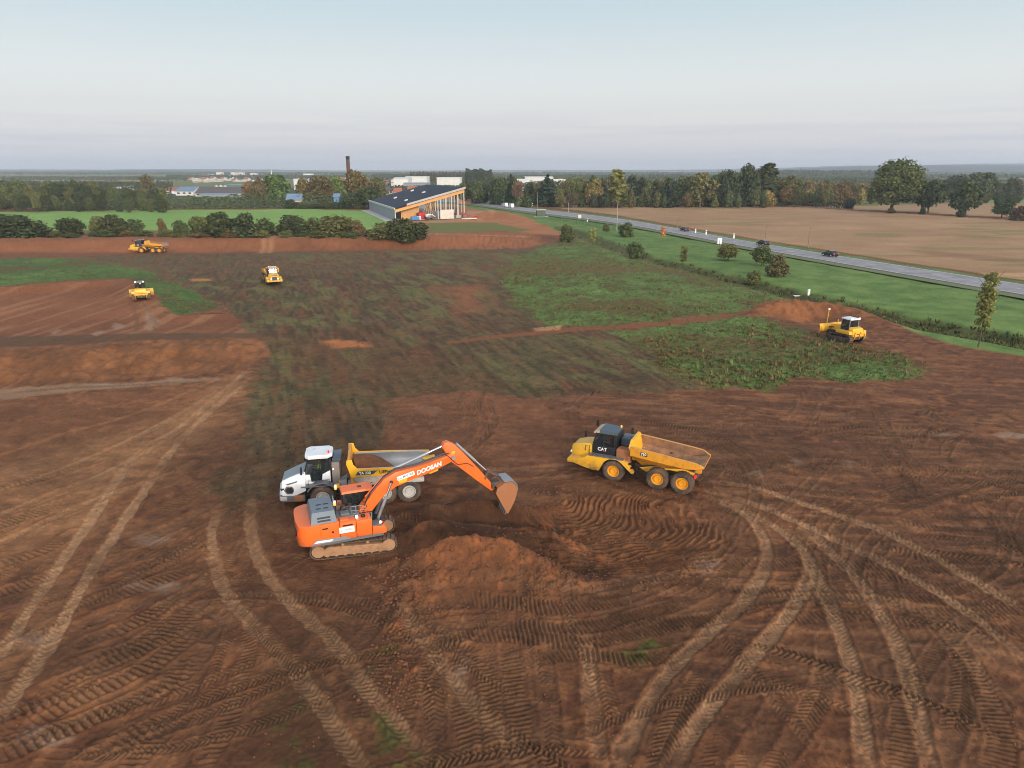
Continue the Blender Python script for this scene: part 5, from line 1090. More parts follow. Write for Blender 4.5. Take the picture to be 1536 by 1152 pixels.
def leaves(n, blobs, size, seed, hollow=.55, up=.25):
    """leaf sprays (kinked quads) spread through a crown made of ellipsoid blobs (centre, radii)"""
    g = np.random.default_rng(seed); w = np.array([np.prod(b[1]) ** (2 / 3) for b in blobs]); pick = g.choice(len(blobs), n, p=w / w.sum())
    Cb = np.array([b[0] for b in blobs])[pick]; Rb = np.array([b[1] for b in blobs])[pick]
    d = g.normal(size=(n, 3)); d /= np.linalg.norm(d, axis=1)[:, None]
    r = (hollow + (1 - hollow) * g.random(n) ** .6) * (1 + .12 * g.normal(size=n)); c = Cb + d * Rb * r[:, None]
    nv = d + g.normal(size=(n, 3)) * .7 + np.array([0, 0, up]); nv /= np.linalg.norm(nv, axis=1)[:, None]
    a = np.cross(nv, g.normal(size=(n, 3))); a /= np.linalg.norm(a, axis=1)[:, None]; b_ = np.cross(nv, a)
    s = size * (.55 + .9 * g.random(n))[:, None]; k = (.5 + .4 * g.random(n))[:, None]
    V = np.stack([c - a * s, c + b_ * s * k + nv * s * .25, c + a * s, c - b_ * s * k + nv * s * .12], 1).reshape(-1, 3)
    return V, np.arange(4 * n).reshape(-1, 4)
def crown_mesh(name, n, blobs, size, seed, hollow=.55):
    V, F_ = leaves(n, blobs, size, seed, hollow); V[:, 2] = np.maximum(V[:, 2], .004)
    o = mesh_np(name, V, F_, LEAF); me = o.data; bpy.data.objects.remove(o); return me
def trunk_mesh(name, h0, r, limbs, seed, top=.8):
    rn = random.Random(seed); mb = MB(); n = 6
    mb.tube([(rn.uniform(-.01, .01) * (k > 0), rn.uniform(-.01, .01) * (k > 0), -.04 + (top + .04) * k / n) for k in range(n + 1)], [r * (1.35 if k == 0 else 1 - .8 * k / n) for k in range(n + 1)], 7)
    for k in range(limbs):
        a = rn.uniform(0, 6.28); z = rn.uniform(h0, top * .85); L = rn.uniform(.16, .30)
        mb.tube([(0, 0, z), (math.cos(a) * L * .5, math.sin(a) * L * .5, z + L * .35), (math.cos(a) * L, math.sin(a) * L, z + L * .8)], [r * .45, r * .3, r * .12], 5)
    o = mb.build(name, bark, None); me = o.data; bpy.data.objects.remove(o); return me
def blobs_round(seed, z0, k, flat=1.0, wide=.5):
    g = random.Random(seed); out = [((0, 0, z0 + (1 - z0) * .5), (wide * .72, wide * .72, (1 - z0) * .42))]
    for _ in range(k):
        a = g.uniform(0, 6.28); h = g.uniform(.12, .88); q = math.sin(math.pi * min(1, h * .92 + .12)) ** .7; rr = g.uniform(.35, .72) * wide * q; s = g.uniform(.13, .24) * (wide / .5)
        out.append(((math.cos(a) * rr, math.sin(a) * rr, z0 + (1 - z0) * h), (s, s, s * flat * g.uniform(.7, 1))))
    return out
def blobs_cone(seed, z0, layers, wide, power=1.0):
    g = random.Random(seed); out = []
    for i in range(layers):
        h = (i + .4) / layers; rad_ = wide * (1 - h) ** power
        for k in range(5 if h < .7 else 2):
            a = g.uniform(0, 6.28); out.append(((math.cos(a) * rad_ * .55, math.sin(a) * rad_ * .55, z0 + (1 - z0) * h), (max(.03, rad_ * .55), max(.03, rad_ * .55), (1 - z0) / layers * .8)))
    return out
PROTO = {}
def proto(k, blobs, n, size, seed, tr, hollow=.55): PROTO[k] = (crown_mesh('crown', n, blobs, size, seed, hollow), tr)
for i in range(4): proto('round%d' % i, blobs_round(20 + i, .16, 22, .9, .5), 3600, .040, 30 + i, trunk_mesh('trunk', .16, .028, 7, i))
for i in range(3): proto('wood%d' % i, blobs_round(60 + i, .02, 22, 1.1, .48), 2600, .048, 50 + i, trunk_mesh('trunk', .1, .03, 4, i))
proto('oak', blobs_round(77, .17, 46, .8, .52), 11000, .026, 71, trunk_mesh('trunk', .10, .035, 12, 77, .7))
proto('cone', blobs_cone(5, .06, 12, .26, .9), 3200, .038, 75, trunk_mesh('trunk', .1, .02, 0, 5, .9), .4)
proto('fir', blobs_cone(6, .10, 14, .36, .75), 3800, .040, 79, trunk_mesh('trunk', .1, .02, 0, 6, .9), .4)
proto('poplar', [((math.cos(i * 2.4) * .035, math.sin(i * 2.4) * .035, .12 + .84 * i / 13), (.085 * math.sin(math.pi * min(.97, (i + 2.2) / 16.5)) ** .6 + .02, .085 * math.sin(math.pi * min(.97, (i + 2.2) / 16.5)) ** .6 + .02, .075)) for i in range(14)], 2600, .030, 83, trunk_mesh('trunk', .1, .014, 0, 8, .9), .3)
proto('sapling', [((math.cos(i * 2.1) * .10, math.sin(i * 2.1) * .10, .34 + .58 * i / 9), (.10, .10, .09)) for i in range(10)], 750, .030, 87, trunk_mesh('trunk', .25, .012, 6, 9, .92), .2)
proto('birch', [((math.cos(i * 2.4) * .055, math.sin(i * 2.4) * .055, .30 + .66 * i / 15), (.055 + .05 * math.sin(math.pi * i / 15), .055 + .05 * math.sin(math.pi * i / 15), .055)) for i in range(16)], 2600, .017, 89, trunk_mesh('trunk', .2, .011, 10, 10, .97), .15)
proto('sparse', blobs_round(91, .30, 14, .7, .46), 1700, .036, 91, trunk_mesh('trunk', .2, .022, 9, 11), .3)
for i in range(3): proto('bush%d' % i, blobs_round(100 + i, -.18, 20, 1.0, .52), 3000, .046, 110 + i, trunk_mesh('trunk', .02, .03, 6, 12, .5), .45)
def srgbc(*c): return lin(*c)
G_DARK, G_MID, G_OLIVE, G_YEL, G_BRN, G_RUST = lin(64, 70, 38), lin(78, 86, 44), lin(92, 92, 46), lin(128, 122, 52), lin(104, 82, 46), lin(122, 82, 44)
def jit(c, s=.14, rn=random): k = rn.uniform(1 - s, 1 + s); return (c[0] * k * rn.uniform(.92, 1.1), c[1] * k, c[2] * k * rn.uniform(.85, 1.1))
def plant(kind, name, loc, h, w, col, label, cat='tree', group=None, rz=None):
    cm, tm = PROTO[kind]; r = empty(name, loc, random.uniform(0, 6.28) if rz is None else rz, label, cat, group, (w, w, h))
    k = bpy.data.objects.new('crown' if cat == 'tree' else 'foliage', cm); COL.objects.link(k); k.parent = r; k.color = (*col, 1)
    q = bpy.data.objects.new('trunk' if cat == 'tree' else 'stem', tm); COL.objects.link(q); q.parent = r
    return r
def plant_px(kind, name, px, base, top, wpx, col, label, cat='tree', group=None, dist=None):
    """stands where the photo shows its foot; height and width from its size there"""
    if dist is None: p = at(px, base)
    else: p = PY(px, base, dist); p.z = 0
    if dist is not None: t = PY(px, top, p.y); h = max(1.0, t.z)
    else: t = PY(px, top, p.y); h = max(.8, t.z - p.z)
    dep = p.y * CP - (p.z - CAMH) * SP; w = wpx * dep / FPX
    return plant(kind, name, (p.x, p.y, p.z - .05), h, w, col, label, cat, group)
ORD = ['first', 'second', 'third', 'fourth', 'fifth', 'sixth', 'seventh', 'eighth', 'ninth', 'tenth', 'eleventh', 'twelfth', 'thirteenth', 'fourteenth', 'fifteenth', 'sixteenth', 'seventeenth', 'eighteenth', 'nineteenth', 'twentieth', 'twenty-first', 'twenty-second', 'twenty-third', 'twenty-fourth', 'twenty-fifth']

# ---- bushes along the edge of the meadow, in front of the hall too
HB = [(22, 357, 319, 64, G_DARK), (52, 356, 326, 44, G_DARK), (108, 352, 321, 36, G_DARK), (149, 352, 322, 28, G_OLIVE), (173, 354, 317, 38, G_DARK), (203, 352, 323, 26, G_MID), (245, 354, 325, 13, G_BRN), (272, 353, 326, 22, G_MID), (300, 352, 318, 26, G_OLIVE), (331, 356, 316, 42, G_DARK), (366, 356, 315, 40, G_DARK), (398, 353, 322, 30, G_MID), (438, 354, 320, 42, G_DARK), (470, 353, 322, 26, G_MID), (503, 355, 317, 52, G_OLIVE), (535, 354, 328, 26, G_BRN), (574, 357, 330, 34, G_OLIVE), (602, 358, 321, 42, G_DARK), (627, 356, 331, 32, G_DARK)]
for i, (x, b0, t0, w0, col) in enumerate(HB):
    plant_px('bush%d' % (i % 3), 'hedge_bush', x, b0 + 1, t0 + 2.5, w0 * 1.18, jit(col, .08), '%s bush from the left in the row along the red bank' % ORD[i], 'bush', 'bushes between the red bank and the meadow')
for i in range(24):
    x = 8 + i * 26 + random.uniform(-8, 8); plant_px('bush%d' % (i % 3), 'undergrowth_bush', x, 357 + random.uniform(-1.5, 1), 346 + random.uniform(-3, 3), random.uniform(20, 34), jit(random.choice([G_OLIVE, G_BRN, G_MID]), .15), 'low scrub bush at the foot of the taller bushes by the red bank', 'bush', 'low scrub along the red bank')
# ---- trees and bushes on the road verge
VT = [('bush0', 'bush', 850, 363, 337, 25, G_MID, 'dark round bush on the verge beside the orange soil', 'bush'), ('sapling', 'tree', 889, 369, 341, 26, G_YEL, 'thin yellow green sapling at the head of the ditch', 'tree'),
      ('round0', 'tree', 909, 350, 336, 13, G_OLIVE, 'tiny round tree on bare orange soil near the road', 'tree'), ('bush1', 'bush', 939, 355, 332, 26, G_MID, 'dense green bush close beside a tall roadside pole', 'bush'),
      ('sapling', 'tree', 994, 362, 338, 22, lin(176, 112, 46), 'small orange leaved sapling on the green verge', 'tree'), ('bush2', 'bush', 953, 388, 360, 28, G_MID, 'dark egg shaped bush standing in the ditch line', 'bush'),
      ('sapling', 'tree', 1025, 402, 368, 32, G_OLIVE, 'slim sapling with bare lower stem beside the ditch', 'tree'), ('round1', 'tree', 1092, 391, 365, 34, G_OLIVE, 'broad crowned small tree on the verge below the paired white sign', 'tree'),
      ('round2', 'tree', 1142, 399, 369, 38, G_MID, 'dark round tree below the second of the three cars', 'tree'), ('bush0', 'bush', 1165, 415, 382, 35, lin(92, 82, 48), 'brownish bushy tree touching the dark round tree', 'bush'),
      ('bush1', 'bush', 1130, 425, 404, 25, G_OLIVE, 'small yellow green bush in front of the ditch', 'bush'), ('birch', 'tree', 1467, 521, 407, 96, lin(104, 108, 48), 'tall thin autumn tree alone on the verge at the right', 'tree'),
      ('bush2', 'bush', 1240, 351, 352, 2, G_MID, '', '')]
for k, nm, x, b0, t0, w0, col, lb, cat in VT[:-1]: plant_px(k, nm, x, b0, t0, w0, jit(col, .05), lb, cat, None)
# ---- right field: the big oak and its row
FT = [('oak', 1337, 318, 243, 82, lin(78, 84, 34), 'huge round oak tree on the field edge', 'tree'), ('round3', 1392, 319, 271, 46, lin(64, 72, 36), 'dark tree next to the huge oak', 'tree'), ('round0', 1447, 324, 273, 54, lin(66, 74, 38), 'spreading tree in the middle of the row right of the oak', 'tree'),
      ('round1', 1502, 327, 296, 36, lin(60, 70, 36), 'small round tree last but one in the row right of the oak', 'tree'), ('bush1', 1531, 331, 307, 30, lin(84, 66, 44), 'reddish brown bush at the right end of the field row', 'bush'), ('bush2', 1274, 313, 295, 18, lin(54, 62, 46), 'dark bush at the end of the low clipped hedge', 'bush'),
      ('bush0', 1336, 320, 312, 14, lin(80, 70, 44), 'brown scrub around the foot of the huge oak', 'bush'), ('bush1', 1383, 321, 310, 9, lin(60, 64, 36), 'small bush under the dark tree next to the oak', 'bush'), ('bush2', 1440, 326, 312, 12, lin(60, 66, 38), 'bush at the foot of the spreading tree', 'bush')]
for k, x, b0, t0, w0, col, lb, cat in FT: plant_px(k, 'tree' if cat == 'tree' else 'bush', x, b0, t0, w0, col, lb, cat)
# ---- long hedges
def hedge(name, A, B, h, w, col, label, seed, dens=6.0, size=.55):
    a = Vector((A.x, A.y, 0)); b = Vector((B.x, B.y, 0)); L = (b - a).length; n = int(L * dens * max(1, h)); g = np.random.default_rng(seed)
    d = np.array((b - a).normalized()); pr = np.array([-d[1], d[0], 0]); t = g.random(n) * L; u = g.uniform(-1, 1, n); hh = h * (.82 + .3 * vnoise(t, t * 0, 6, seed) + .12 * vnoise(t, t * 0, 1.5, seed))
    z = hh * np.minimum(1, g.random(n) * 1.15); sq = np.sqrt(np.maximum(0, 1 - (z / hh) ** 3))
    c = np.array(a) + d * t[:, None] + pr * (u * w * .5 * (.4 + .6 * sq))[:, None] + np.array([0, 0, 1]) * z[:, None]
    nv = pr * np.sign(u)[:, None] * .8 + np.array([0, 0, .6]) + g.normal(size=(n, 3)) * .6; nv /= np.linalg.norm(nv, axis=1)[:, None]
    x = np.cross(nv, g.normal(size=(n, 3))); x /= np.linalg.norm(x, axis=1)[:, None]; y = np.cross(nv, x); s = size * g.uniform(.5, 1.3, n)[:, None]
    V = np.stack([c - x * s, c + y * s * .7, c + x * s, c - y * s * .7], 1).reshape(-1, 3); V[:, 2] = np.maximum(V[:, 2], .01)
    o = mesh_np(name, V, np.arange(4 * n).reshape(-1, 4), LEAF); o.color = (*col, 1); tag(o, label, 'hedge'); return o
hedge('hedgerow', P(60, 316), P(290, 314), 5.0, 6, lin(78, 84, 50), 'dark hedgerow between the left wood and the meadow', 1)
hedge('hedgerow', P(285, 313), P(520, 312), 6.5, 6, lin(72, 82, 46), 'thick dark hedgerow below the long brown roofed barn', 2)
hedge('hedgerow', P(515, 312), P(562, 312), 6.5, 6, lin(72, 80, 42), 'hedge beside the low corner of the timber hall', 3)
hedge('clipped_hedge', P(752, 308.5), P(846, 308.5), 5.5, 5, lin(66, 92, 40), 'bright clipped hedge along the road left of the little house', 4)
hedge('clipped_hedge', P(874, 309), P(960, 310), 5.5, 5, lin(76, 98, 42), 'bright clipped hedge right of the little house', 5)
hedge('field_hedge', P(1176, 306.5), P(1272, 312.5), 2.6, 3, lin(52, 50, 36), 'low clipped dark hedge running into the brown field', 6, 9, .45)
hedge('field_hedge', P(960, 310.5), P(1180, 309.5), 4.5, 5, lin(70, 70, 40), 'scrubby hedge along the far edge of the brown field', 7, 5, .7)
hedge('field_hedge', P(1300, 301), P(1560, 299), 5, 6, lin(66, 66, 44), 'scrubby hedge behind the row of trees right of the oak', 8, 4, .8)
# ---- woods: each tree an object of its own
def wood(specs, label, group, kinds, cols, seed, wmul=1.0):
    rn = random.Random(seed)
    for x0, x1, y0, y1, top0, top1, n in specs:                 # pixel span, distance span, pixel heights of the tops at both ends
        for i in range(n):
            f = (i + rn.uniform(.1, .9)) / n; px = x0 + (x1 - x0) * f; D = rn.uniform(y0, y1); tp = top0 + (top1 - top0) * f + rn.gauss(0, 2.6)
            b_ = PY(px, 300, D); h = max(4, PY(px, tp, D).z); w = h * rn.uniform(.62, .98) * wmul
            k = rn.choice(kinds); w = w * (.8 if k.startswith('wood') else 1)
            if k == 'poplar': w = h * 1.8
            if k == 'cone': w = h
            plant(k, 'tree', (b_.x, D, 0), h, w, jit(rn.choice(cols), .18, rn), label, 'tree', group, rn.uniform(0, 6.28))
WK = ['wood0', 'wood1', 'wood2', 'round0', 'round2']
wood([(-60, 120, 380, 420, 274, 277, 18), (110, 250, 385, 420, 280, 285, 13), (-60, 250, 362, 378, 291, 296, 18)], 'tree of the dense dark wood beyond the meadow at the left', 'trees of the left wood', WK, [G_DARK, G_DARK, G_MID, G_OLIVE, lin(66, 72, 44)], 1)
wood([(690, 735, 430, 500, 276, 272, 9), (735, 775, 440, 520, 268, 272, 8)], 'broadleaf tree in the grove behind the timber hall and road', 'trees behind the hall', WK, [G_DARK, G_MID, lin(72, 78, 50)], 2)
wood([(795, 900, 420, 470, 276, 268, 14), (890, 1010, 420, 470, 268, 272, 16), (1000, 1110, 420, 470, 272, 264, 15), (1070, 1160, 420, 450, 264, 262, 11), (830, 1160, 405, 420, 288, 290, 26)], 'broadleaf tree of the mixed wood beyond the brown field', 'trees of the wood beyond the field', WK + ['fir'], [G_DARK, G_MID, G_OLIVE, lin(96, 82, 48), G_MID, lin(84, 74, 52), lin(62, 70, 48)], 3)
wood([(1155, 1310, 450, 520, 271, 276, 18), (1160, 1300, 420, 450, 284, 288, 14)], 'autumn tint tree of the low wood between tall trees and oak', 'trees of the low autumn wood', WK, [G_OLIVE, G_BRN, G_MID, lin(120, 108, 54), lin(104, 86, 52)], 4)
wood([(1300, 1420, 480, 560, 277, 275, 8), (1400, 1545, 470, 560, 269, 270, 11), (1340, 1550, 450, 480, 284, 282, 14)], 'tree of the wood behind the field row at the right', 'trees of the right wood', WK, [G_DARK, lin(66, 68, 44), lin(82, 74, 48), G_MID], 5)
far_mass = [(-120, 260, 440, 277, 60, 5000, (.035, .042, .018)), (690, 790, 530, 273, 60, 1800, (.04, .05, .022)), (790, 1170, 500, 273, 60, 6000, (.055, .058, .028)), (1300, 1600, 580, 273, 50, 3500, (.045, .048, .026))]
for k, x, b0, t0, w0, D, col, lb in [('sparse', 223, 0, 259, 24, 430, lin(96, 84, 52), 'tall thin crowned brown tree rising above the left wood'), ('cone', 145, 0, 271, 10, 470, lin(40, 50, 40), 'dark narrow conifer behind the left wood'), ('round0', 131, 0, 273, 16, 470, lin(70, 66, 46), 'round brown topped tree left of the narrow conifer'),
        ('round1', 412, 0, 261, 50, 430, lin(84, 98, 40), 'big bright green tree right of the brown roofed barn'), ('round2', 391, 0, 268, 26, 425, lin(96, 82, 52), 'brown tinted tree against the left of the big green tree'), ('round3', 375, 0, 273, 24, 450, lin(116, 86, 50), 'rusty orange tree at the end of the long barn'),
        ('round0', 457, 0, 269, 30, 425, lin(108, 90, 48), 'golden brown tree left of the group near the chimney'), ('round1', 482, 0, 263, 44, 420, lin(92, 78, 42), 'large brown green tree in the middle of the chimney group'), ('round2', 505, 0, 266, 36, 430, lin(96, 108, 44), 'yellow green tree just left of the chimney'),
        ('round3', 537, 0, 258, 44, 440, lin(104, 86, 40), 'tall golden brown tree standing over the chimney foot'), ('round0', 566, 0, 268, 34, 450, lin(90, 86, 44), 'brownish tree right of the golden chimney tree'), ('round1', 553, 0, 280, 42, 400, lin(60, 72, 38), 'dark round tree behind the low corner of the hall'), ('round2', 528, 0, 290, 40, 400, lin(66, 76, 42), 'dark tree in front of the chimney foot'),
        ('cone', 766, 0, 262, 40, 420, lin(50, 60, 34), 'tall dark conifer beside the road right of the hall'), ('sparse', 776, 0, 268, 22, 408, lin(104, 78, 56), 'reddish brown pine beside the tall dark conifer'), ('fir', 822, 0, 262, 62, 425, lin(48, 62, 40), 'broad dark cedar left of the little house'), ('cone', 790, 0, 282, 36, 415, lin(72, 78, 40), 'low rounded conifer between pine and cedar'),
        ('poplar', 925, 0, 255, 100, 412, lin(112, 108, 50), 'yellow green columnar poplar behind the clipped hedge'), ('cone', 1001, 0, 268, 42, 412, lin(44, 54, 38), 'dark pointed conifer at the middle of the mixed wood'), ('round3', 890, 0, 270, 30, 415, lin(112, 100, 48), 'yellowish tree behind the little house'), ('round0', 1050, 0, 263, 52, 415, lin(94, 88, 46), 'wide olive tree at the right of the mixed wood'), ('round1', 1028, 0, 264, 30, 440, lin(86, 76, 48), 'tall brownish tree behind the wide olive tree'),
        ('round2', 1092, 0, 258, 38, 420, lin(58, 66, 38), 'tall dark tree beside the field corner'), ('wood1', 1120, 0, 251, 46, 425, lin(62, 68, 38), 'very tall dark tree, highest of the field corner clump'), ('poplar', 1149, 0, 246, 120, 430, lin(70, 76, 40), 'dark spire shaped poplar at the field corner'), ('round3', 1135, 0, 254, 34, 440, lin(92, 74, 42), 'brown topped tree in the field corner clump'),
        ('round0', 1180, 0, 266, 34, 440, lin(88, 84, 44), 'olive tree right of the spire shaped poplar'), ('bush1', 1150, 0, 283, 24, 425, lin(146, 116, 48), 'bright yellow bush below the spire shaped poplar'), ('bush2', 1215, 0, 281, 22, 440, lin(150, 116, 46), 'golden bush in the low autumn wood'),
        ('round1', 1467, 0, 258, 46, 520, lin(72, 80, 46), 'tall round tree behind the right part of the field row'), ('round2', 1432, 0, 264, 40, 540, lin(64, 68, 44), 'dark tree behind the spreading field tree')]:
    b_ = PY(x, 300, D); h = PY(x, t0, D).z; plant(k, 'tree', (b_.x, D, 0), h, w0 * D / FPX * (1 if k not in ('poplar', 'cone') else 1) if k not in ('poplar',) else h * 2.0, jit(col, .04), lb)
for i in range(7):
    x = 437 + i * 17; plant_px('bush%d' % (i % 3), 'garden_bush', x, 313, 299 + (i % 3) * 3, 20, jit(random.choice([G_MID, G_OLIVE, G_DARK]), .1), 'rounded garden bush below the chimney trees', 'bush', 'garden bushes below the chimney trees')
# a straight row of poplars far off, each one countable
for i in range(21):
    x = 617 + i * 4.3; D = 1150 + i * 3; h = PY(x, 256.5 + random.uniform(-.8, .8), D).z; q = PY(x, 260, D); plant('poplar', 'poplar', (q.x, D, -1), h, h * 1.15, jit(lin(84, 82, 56), .08), 'thin pale poplar in the long straight row on the skyline', 'tree', 'skyline poplar row')
for i in range(9):
    x = 702 + i * 4.1; D = 900 + random.uniform(-20, 20); h = PY(x, 252.5 + random.uniform(-1, 3), D).z; q = PY(x, 260, D); plant('poplar', 'poplar', (q.x, D, -1), h, h * 1.5, jit(lin(66, 72, 46), .08), 'dark tall poplar in the clump right of the pale skyline row', 'tree', 'dark poplar clump')
# ---- far woods read as one mass
def far_wood(name, specs, seed, size):
    g = np.random.default_rng(seed); Vs = []; Cs = []
    for x0, x1, D, tp, dep, n, col in specs:
        px = g.uniform(x0, x1, n); DD = D + g.uniform(0, dep, n); XX = (px - 768) / FPX * (DD * CP + CAMH * SP)
        hmax = np.array([max(5.0, CAMH + (253 - tp) / FPX * d) for d in DD]) * (.72 + .42 * vnoise(XX, DD * 0, 26, seed) + .16 * vnoise(XX, DD, 9, seed))
        z = hmax * (1 - g.random(n) ** 1.6 * .95); c = np.stack([XX, DD, z], 1)
        nv = np.stack([g.normal(size=n) * .6, -np.ones(n) * .7, .7 + g.normal(size=n) * .4], 1); nv /= np.linalg.norm(nv, axis=1)[:, None]
        a = np.cross(nv, g.normal(size=(n, 3))); a /= np.linalg.norm(a, axis=1)[:, None]; b_ = np.cross(nv, a); s = size * (D / 700) * g.uniform(.6, 1.4, n)[:, None]
        Vs.append(np.stack([c - a * s, c + b_ * s * .7, c + a * s, c - b_ * s * .7], 1).reshape(-1, 3)); k = g.uniform(.7, 1.25, n) * (.8 + .5 * vnoise(XX, DD, 18, seed + 3)); Cs.append(np.repeat(np.array(col)[None] * k[:, None], 4, 0))
    V = np.concatenate(Vs); Cc = np.concatenate(Cs); o = mesh_np(name, V, np.arange(len(V)).reshape(-1, 4), FARLEAF)
    ca = o.data.color_attributes.new('leaf_colour', 'FLOAT_COLOR', 'POINT'); q = np.ones((len(V), 4), np.float32); q[:, :3] = Cc; ca.data.foreach_set('color', q.ravel()); tag(o, kind='stuff'); return o
FARLEAF, nt, b = new_mat('far_leaves'); a_ = nd(nt, 'ShaderNodeAttribute', attribute_name='leaf_colour'); nt.links.new(a_.outputs[0], b.inputs['Base Color']); b.inputs['Roughness'].default_value = .9
GD, GO, GB = lin(58, 66, 42), lin(80, 80, 48), lin(92, 78, 50)
far_wood('distant_wood', [(-200, 260, 700, 272, 150, 5000, GD), (560, 800, 620, 277, 120, 3500, GD), (830, 1180, 640, 268, 160, 6000, GO), (1150, 1700, 640, 274, 200, 7000, GB), (830, 1400, 850, 266, 250, 6000, GD), (1280, 1750, 800, 270, 200, 5000, GD)], 5, 1.3)
far_wood('distant_wood', far_mass, 15, .9)
far_wood('distant_wood', [(-250, 280, 1300, 271, 300, 3500, GD), (250, 600, 1500, 268, 500, 3500, GD), (480, 640, 950, 272, 150, 2500, GO), (560, 1300, 1500, 262, 600, 9000, GD), (1150, 1320, 1700, 257, 400, 4000, GD), (1350, 1800, 1600, 262, 600, 6000, GD)], 6, 1.2)
far_wood('distant_wood', [(-300, 700, 2600, 266, 900, 6000, GD), (700, 1800, 2700, 260.5, 900, 7000, GD)], 7, 1.0)
# ---- hills on the skyline
def hills(D, seg, seed, col, name='hills'):
    V = []; F_ = []; n = 260; xs = np.linspace(-560, 2100, n); tp = np.interp(xs, [s[0] for s in seg], [s[1] for s in seg]) + (fbm(xs, xs * 0, 160, seed, 4) - .5) * 3.0 - (vnoise(xs, xs * 0, 9, seed) * .6)
    for i in range(n):
        X0 = (xs[i] - 768) / FPX * D * CP; h = CAMH + (253 - tp[i]) / FPX * D
        V += [(X0, D, -4), (X0, D + 150, h * .55), (X0, D + 500, h), (X0, D + 1600, -4)]
    for i in range(n - 1):
        for k in range(3): a = 4 * i + k; F_.append((a, a + 4, a + 5, a + 1))
    m, nt, b = new_mat('hill_woods'); c = mixrgb(nt, ramp(nt, noise(nt, .012, 6), .35, .65), tuple(x * .7 for x in col), tuple(x * 1.3 for x in col)); nt.links.new(c, b.inputs['Base Color']); b.inputs['Roughness'].default_value = 1
    o = mesh_np(name, V, F_, m, smooth=True); tag(o, kind='structure'); return o
hills(4200, [(-560, 255.5), (0, 256.5), (160, 256), (400, 259), (700, 262), (1100, 259), (1230, 254), (1350, 250), (1536, 248), (2100, 249)], 3, lin(46, 56, 42))
hills(2700, [(-560, 267), (40, 266.5), (110, 263.5), (150, 262.5), (192, 261.5), (235, 264), (300, 267), (420, 270), (2100, 274)], 13, lin(48, 58, 42))
hills(6600, [(-560, 253), (0, 255), (300, 254), (620, 257), (1100, 254), (1300, 248.5), (1536, 246), (2100, 247)], 9, lin(44, 54, 46))

# ---- weeds and long grass, nobody could count them
def tufts(name, n, pick, size, cols, seed, hgt=1.0, spread=.5, blades=5):
    g = np.random.default_rng(seed); pts = []
    while len(pts) < n:
        px, py = pick(g); p = P(px, py); pts.append((p.x, p.y))
    pts = np.array(pts); keep = np.array([g.random() < cols[0](x, y) for x, y in pts]); pts = pts[keep]; n = len(pts); B_ = blades
    z = np.array([gz(x, y) for x, y in pts]); sc_ = size * g.uniform(.5, 1.4, n)
    a = g.uniform(0, 6.28, (n, B_)); L = sc_[:, None] * g.uniform(.6, 1.1, (n, B_)) * hgt; o = spread * sc_[:, None] * g.random((n, B_))
    bx_ = pts[:, 0, None] + np.cos(a) * o; by_ = pts[:, 1, None] + np.sin(a) * o; zz = np.repeat(z[:, None], B_, 1) - .02
    w = sc_[:, None] * .28 * g.uniform(.6, 1.2, (n, B_)); dx, dy = -np.sin(a), np.cos(a); lx, ly = np.cos(a) * L * .5, np.sin(a) * L * .5
    V = np.stack([np.stack([bx_ - dx * w * .6, by_ - dy * w * .6, zz], -1), np.stack([bx_ + dx * w * .6, by_ + dy * w * .6, zz], -1), np.stack([bx_ + lx * .6 + dx * w, by_ + ly * .6 + dy * w, zz + L * .6], -1), np.stack([bx_ + lx, by_ + ly, zz + L], -1)], 2).reshape(-1, 3)
    C0 = np.array(cols[1])[g.integers(0, len(cols[1]), n)] * np.array([.86, .96, .78]); C0 = C0 * g.uniform(.7, 1.25, n)[:, None]; Cc = np.repeat(np.repeat(C0, B_, 0), 4, 0)
    ob = mesh_np(name, V, np.arange(len(V)).reshape(-1, 4), FARLEAF); ca = ob.data.color_attributes.new('leaf_colour', 'FLOAT_COLOR', 'POINT'); q = np.ones((len(V), 4), np.float32); q[:, :3] = Cc; ca.data.foreach_set('color', q.ravel()); tag(ob, kind='stuff'); return ob
mk = lambda m, th=.5: (lambda x, y: float(gsample(m, x, y)))
dock = lambda x, y: float(gsample(GREEN, x, y)) * (1.0 if fbm(np.array([x]), np.array([y]), 9, 201, 2)[0] > .53 else .06) * (1 - float(gsample(VERGE, x, y)))
tufts('dock_weeds', 7000, lambda g: (g.uniform(750, 1400), g.uniform(356, 584)), .30, (dock, [lin(116, 88, 62), lin(126, 94, 68), lin(100, 84, 56), lin(108, 110, 64)]), 1, 1.3, .5, 5)
tufts('tall_weeds', 900, lambda g: (g.uniform(750, 1400), g.uniform(356, 584)), .38, (dock, [lin(112, 84, 60), lin(130, 100, 72), lin(104, 112, 64)]), 21, 1.2, .35, 4)
tufts('weeds', 16000, lambda g: (g.uniform(750, 1400), g.uniform(356, 584)), .22, (mk(GREEN), [lin(80, 100, 52), lin(94, 112, 60), lin(104, 106, 66), lin(74, 88, 48)]), 2, .8, .6, 5)
tufts('weeds', 5000, lambda g: (g.uniform(-40, 330), g.uniform(383, 478)), .24, (mk(LEFTG), [lin(84, 100, 52), lin(98, 110, 60), lin(98, 92, 58)]), 3, .8, .6, 5)
tufts('ditch_grass', 14000, lambda g: (g.uniform(840, 1600), g.uniform(345, 530)), .42, (mk(MASK['ditch']), [lin(78, 82, 46), lin(100, 96, 58), lin(62, 72, 38), lin(112, 104, 62)]), 4, 1.2, .6, 5)
tufts('turf_scraps', 9000, lambda g: (g.uniform(230, 1050), g.uniform(372, 770)), .20, (lambda x, y: float(gsample(DARK, x, y)) * .8, [lin(72, 62, 44), lin(84, 78, 52), lin(92, 90, 58), lin(64, 54, 40)]), 5, .4, .8, 4)
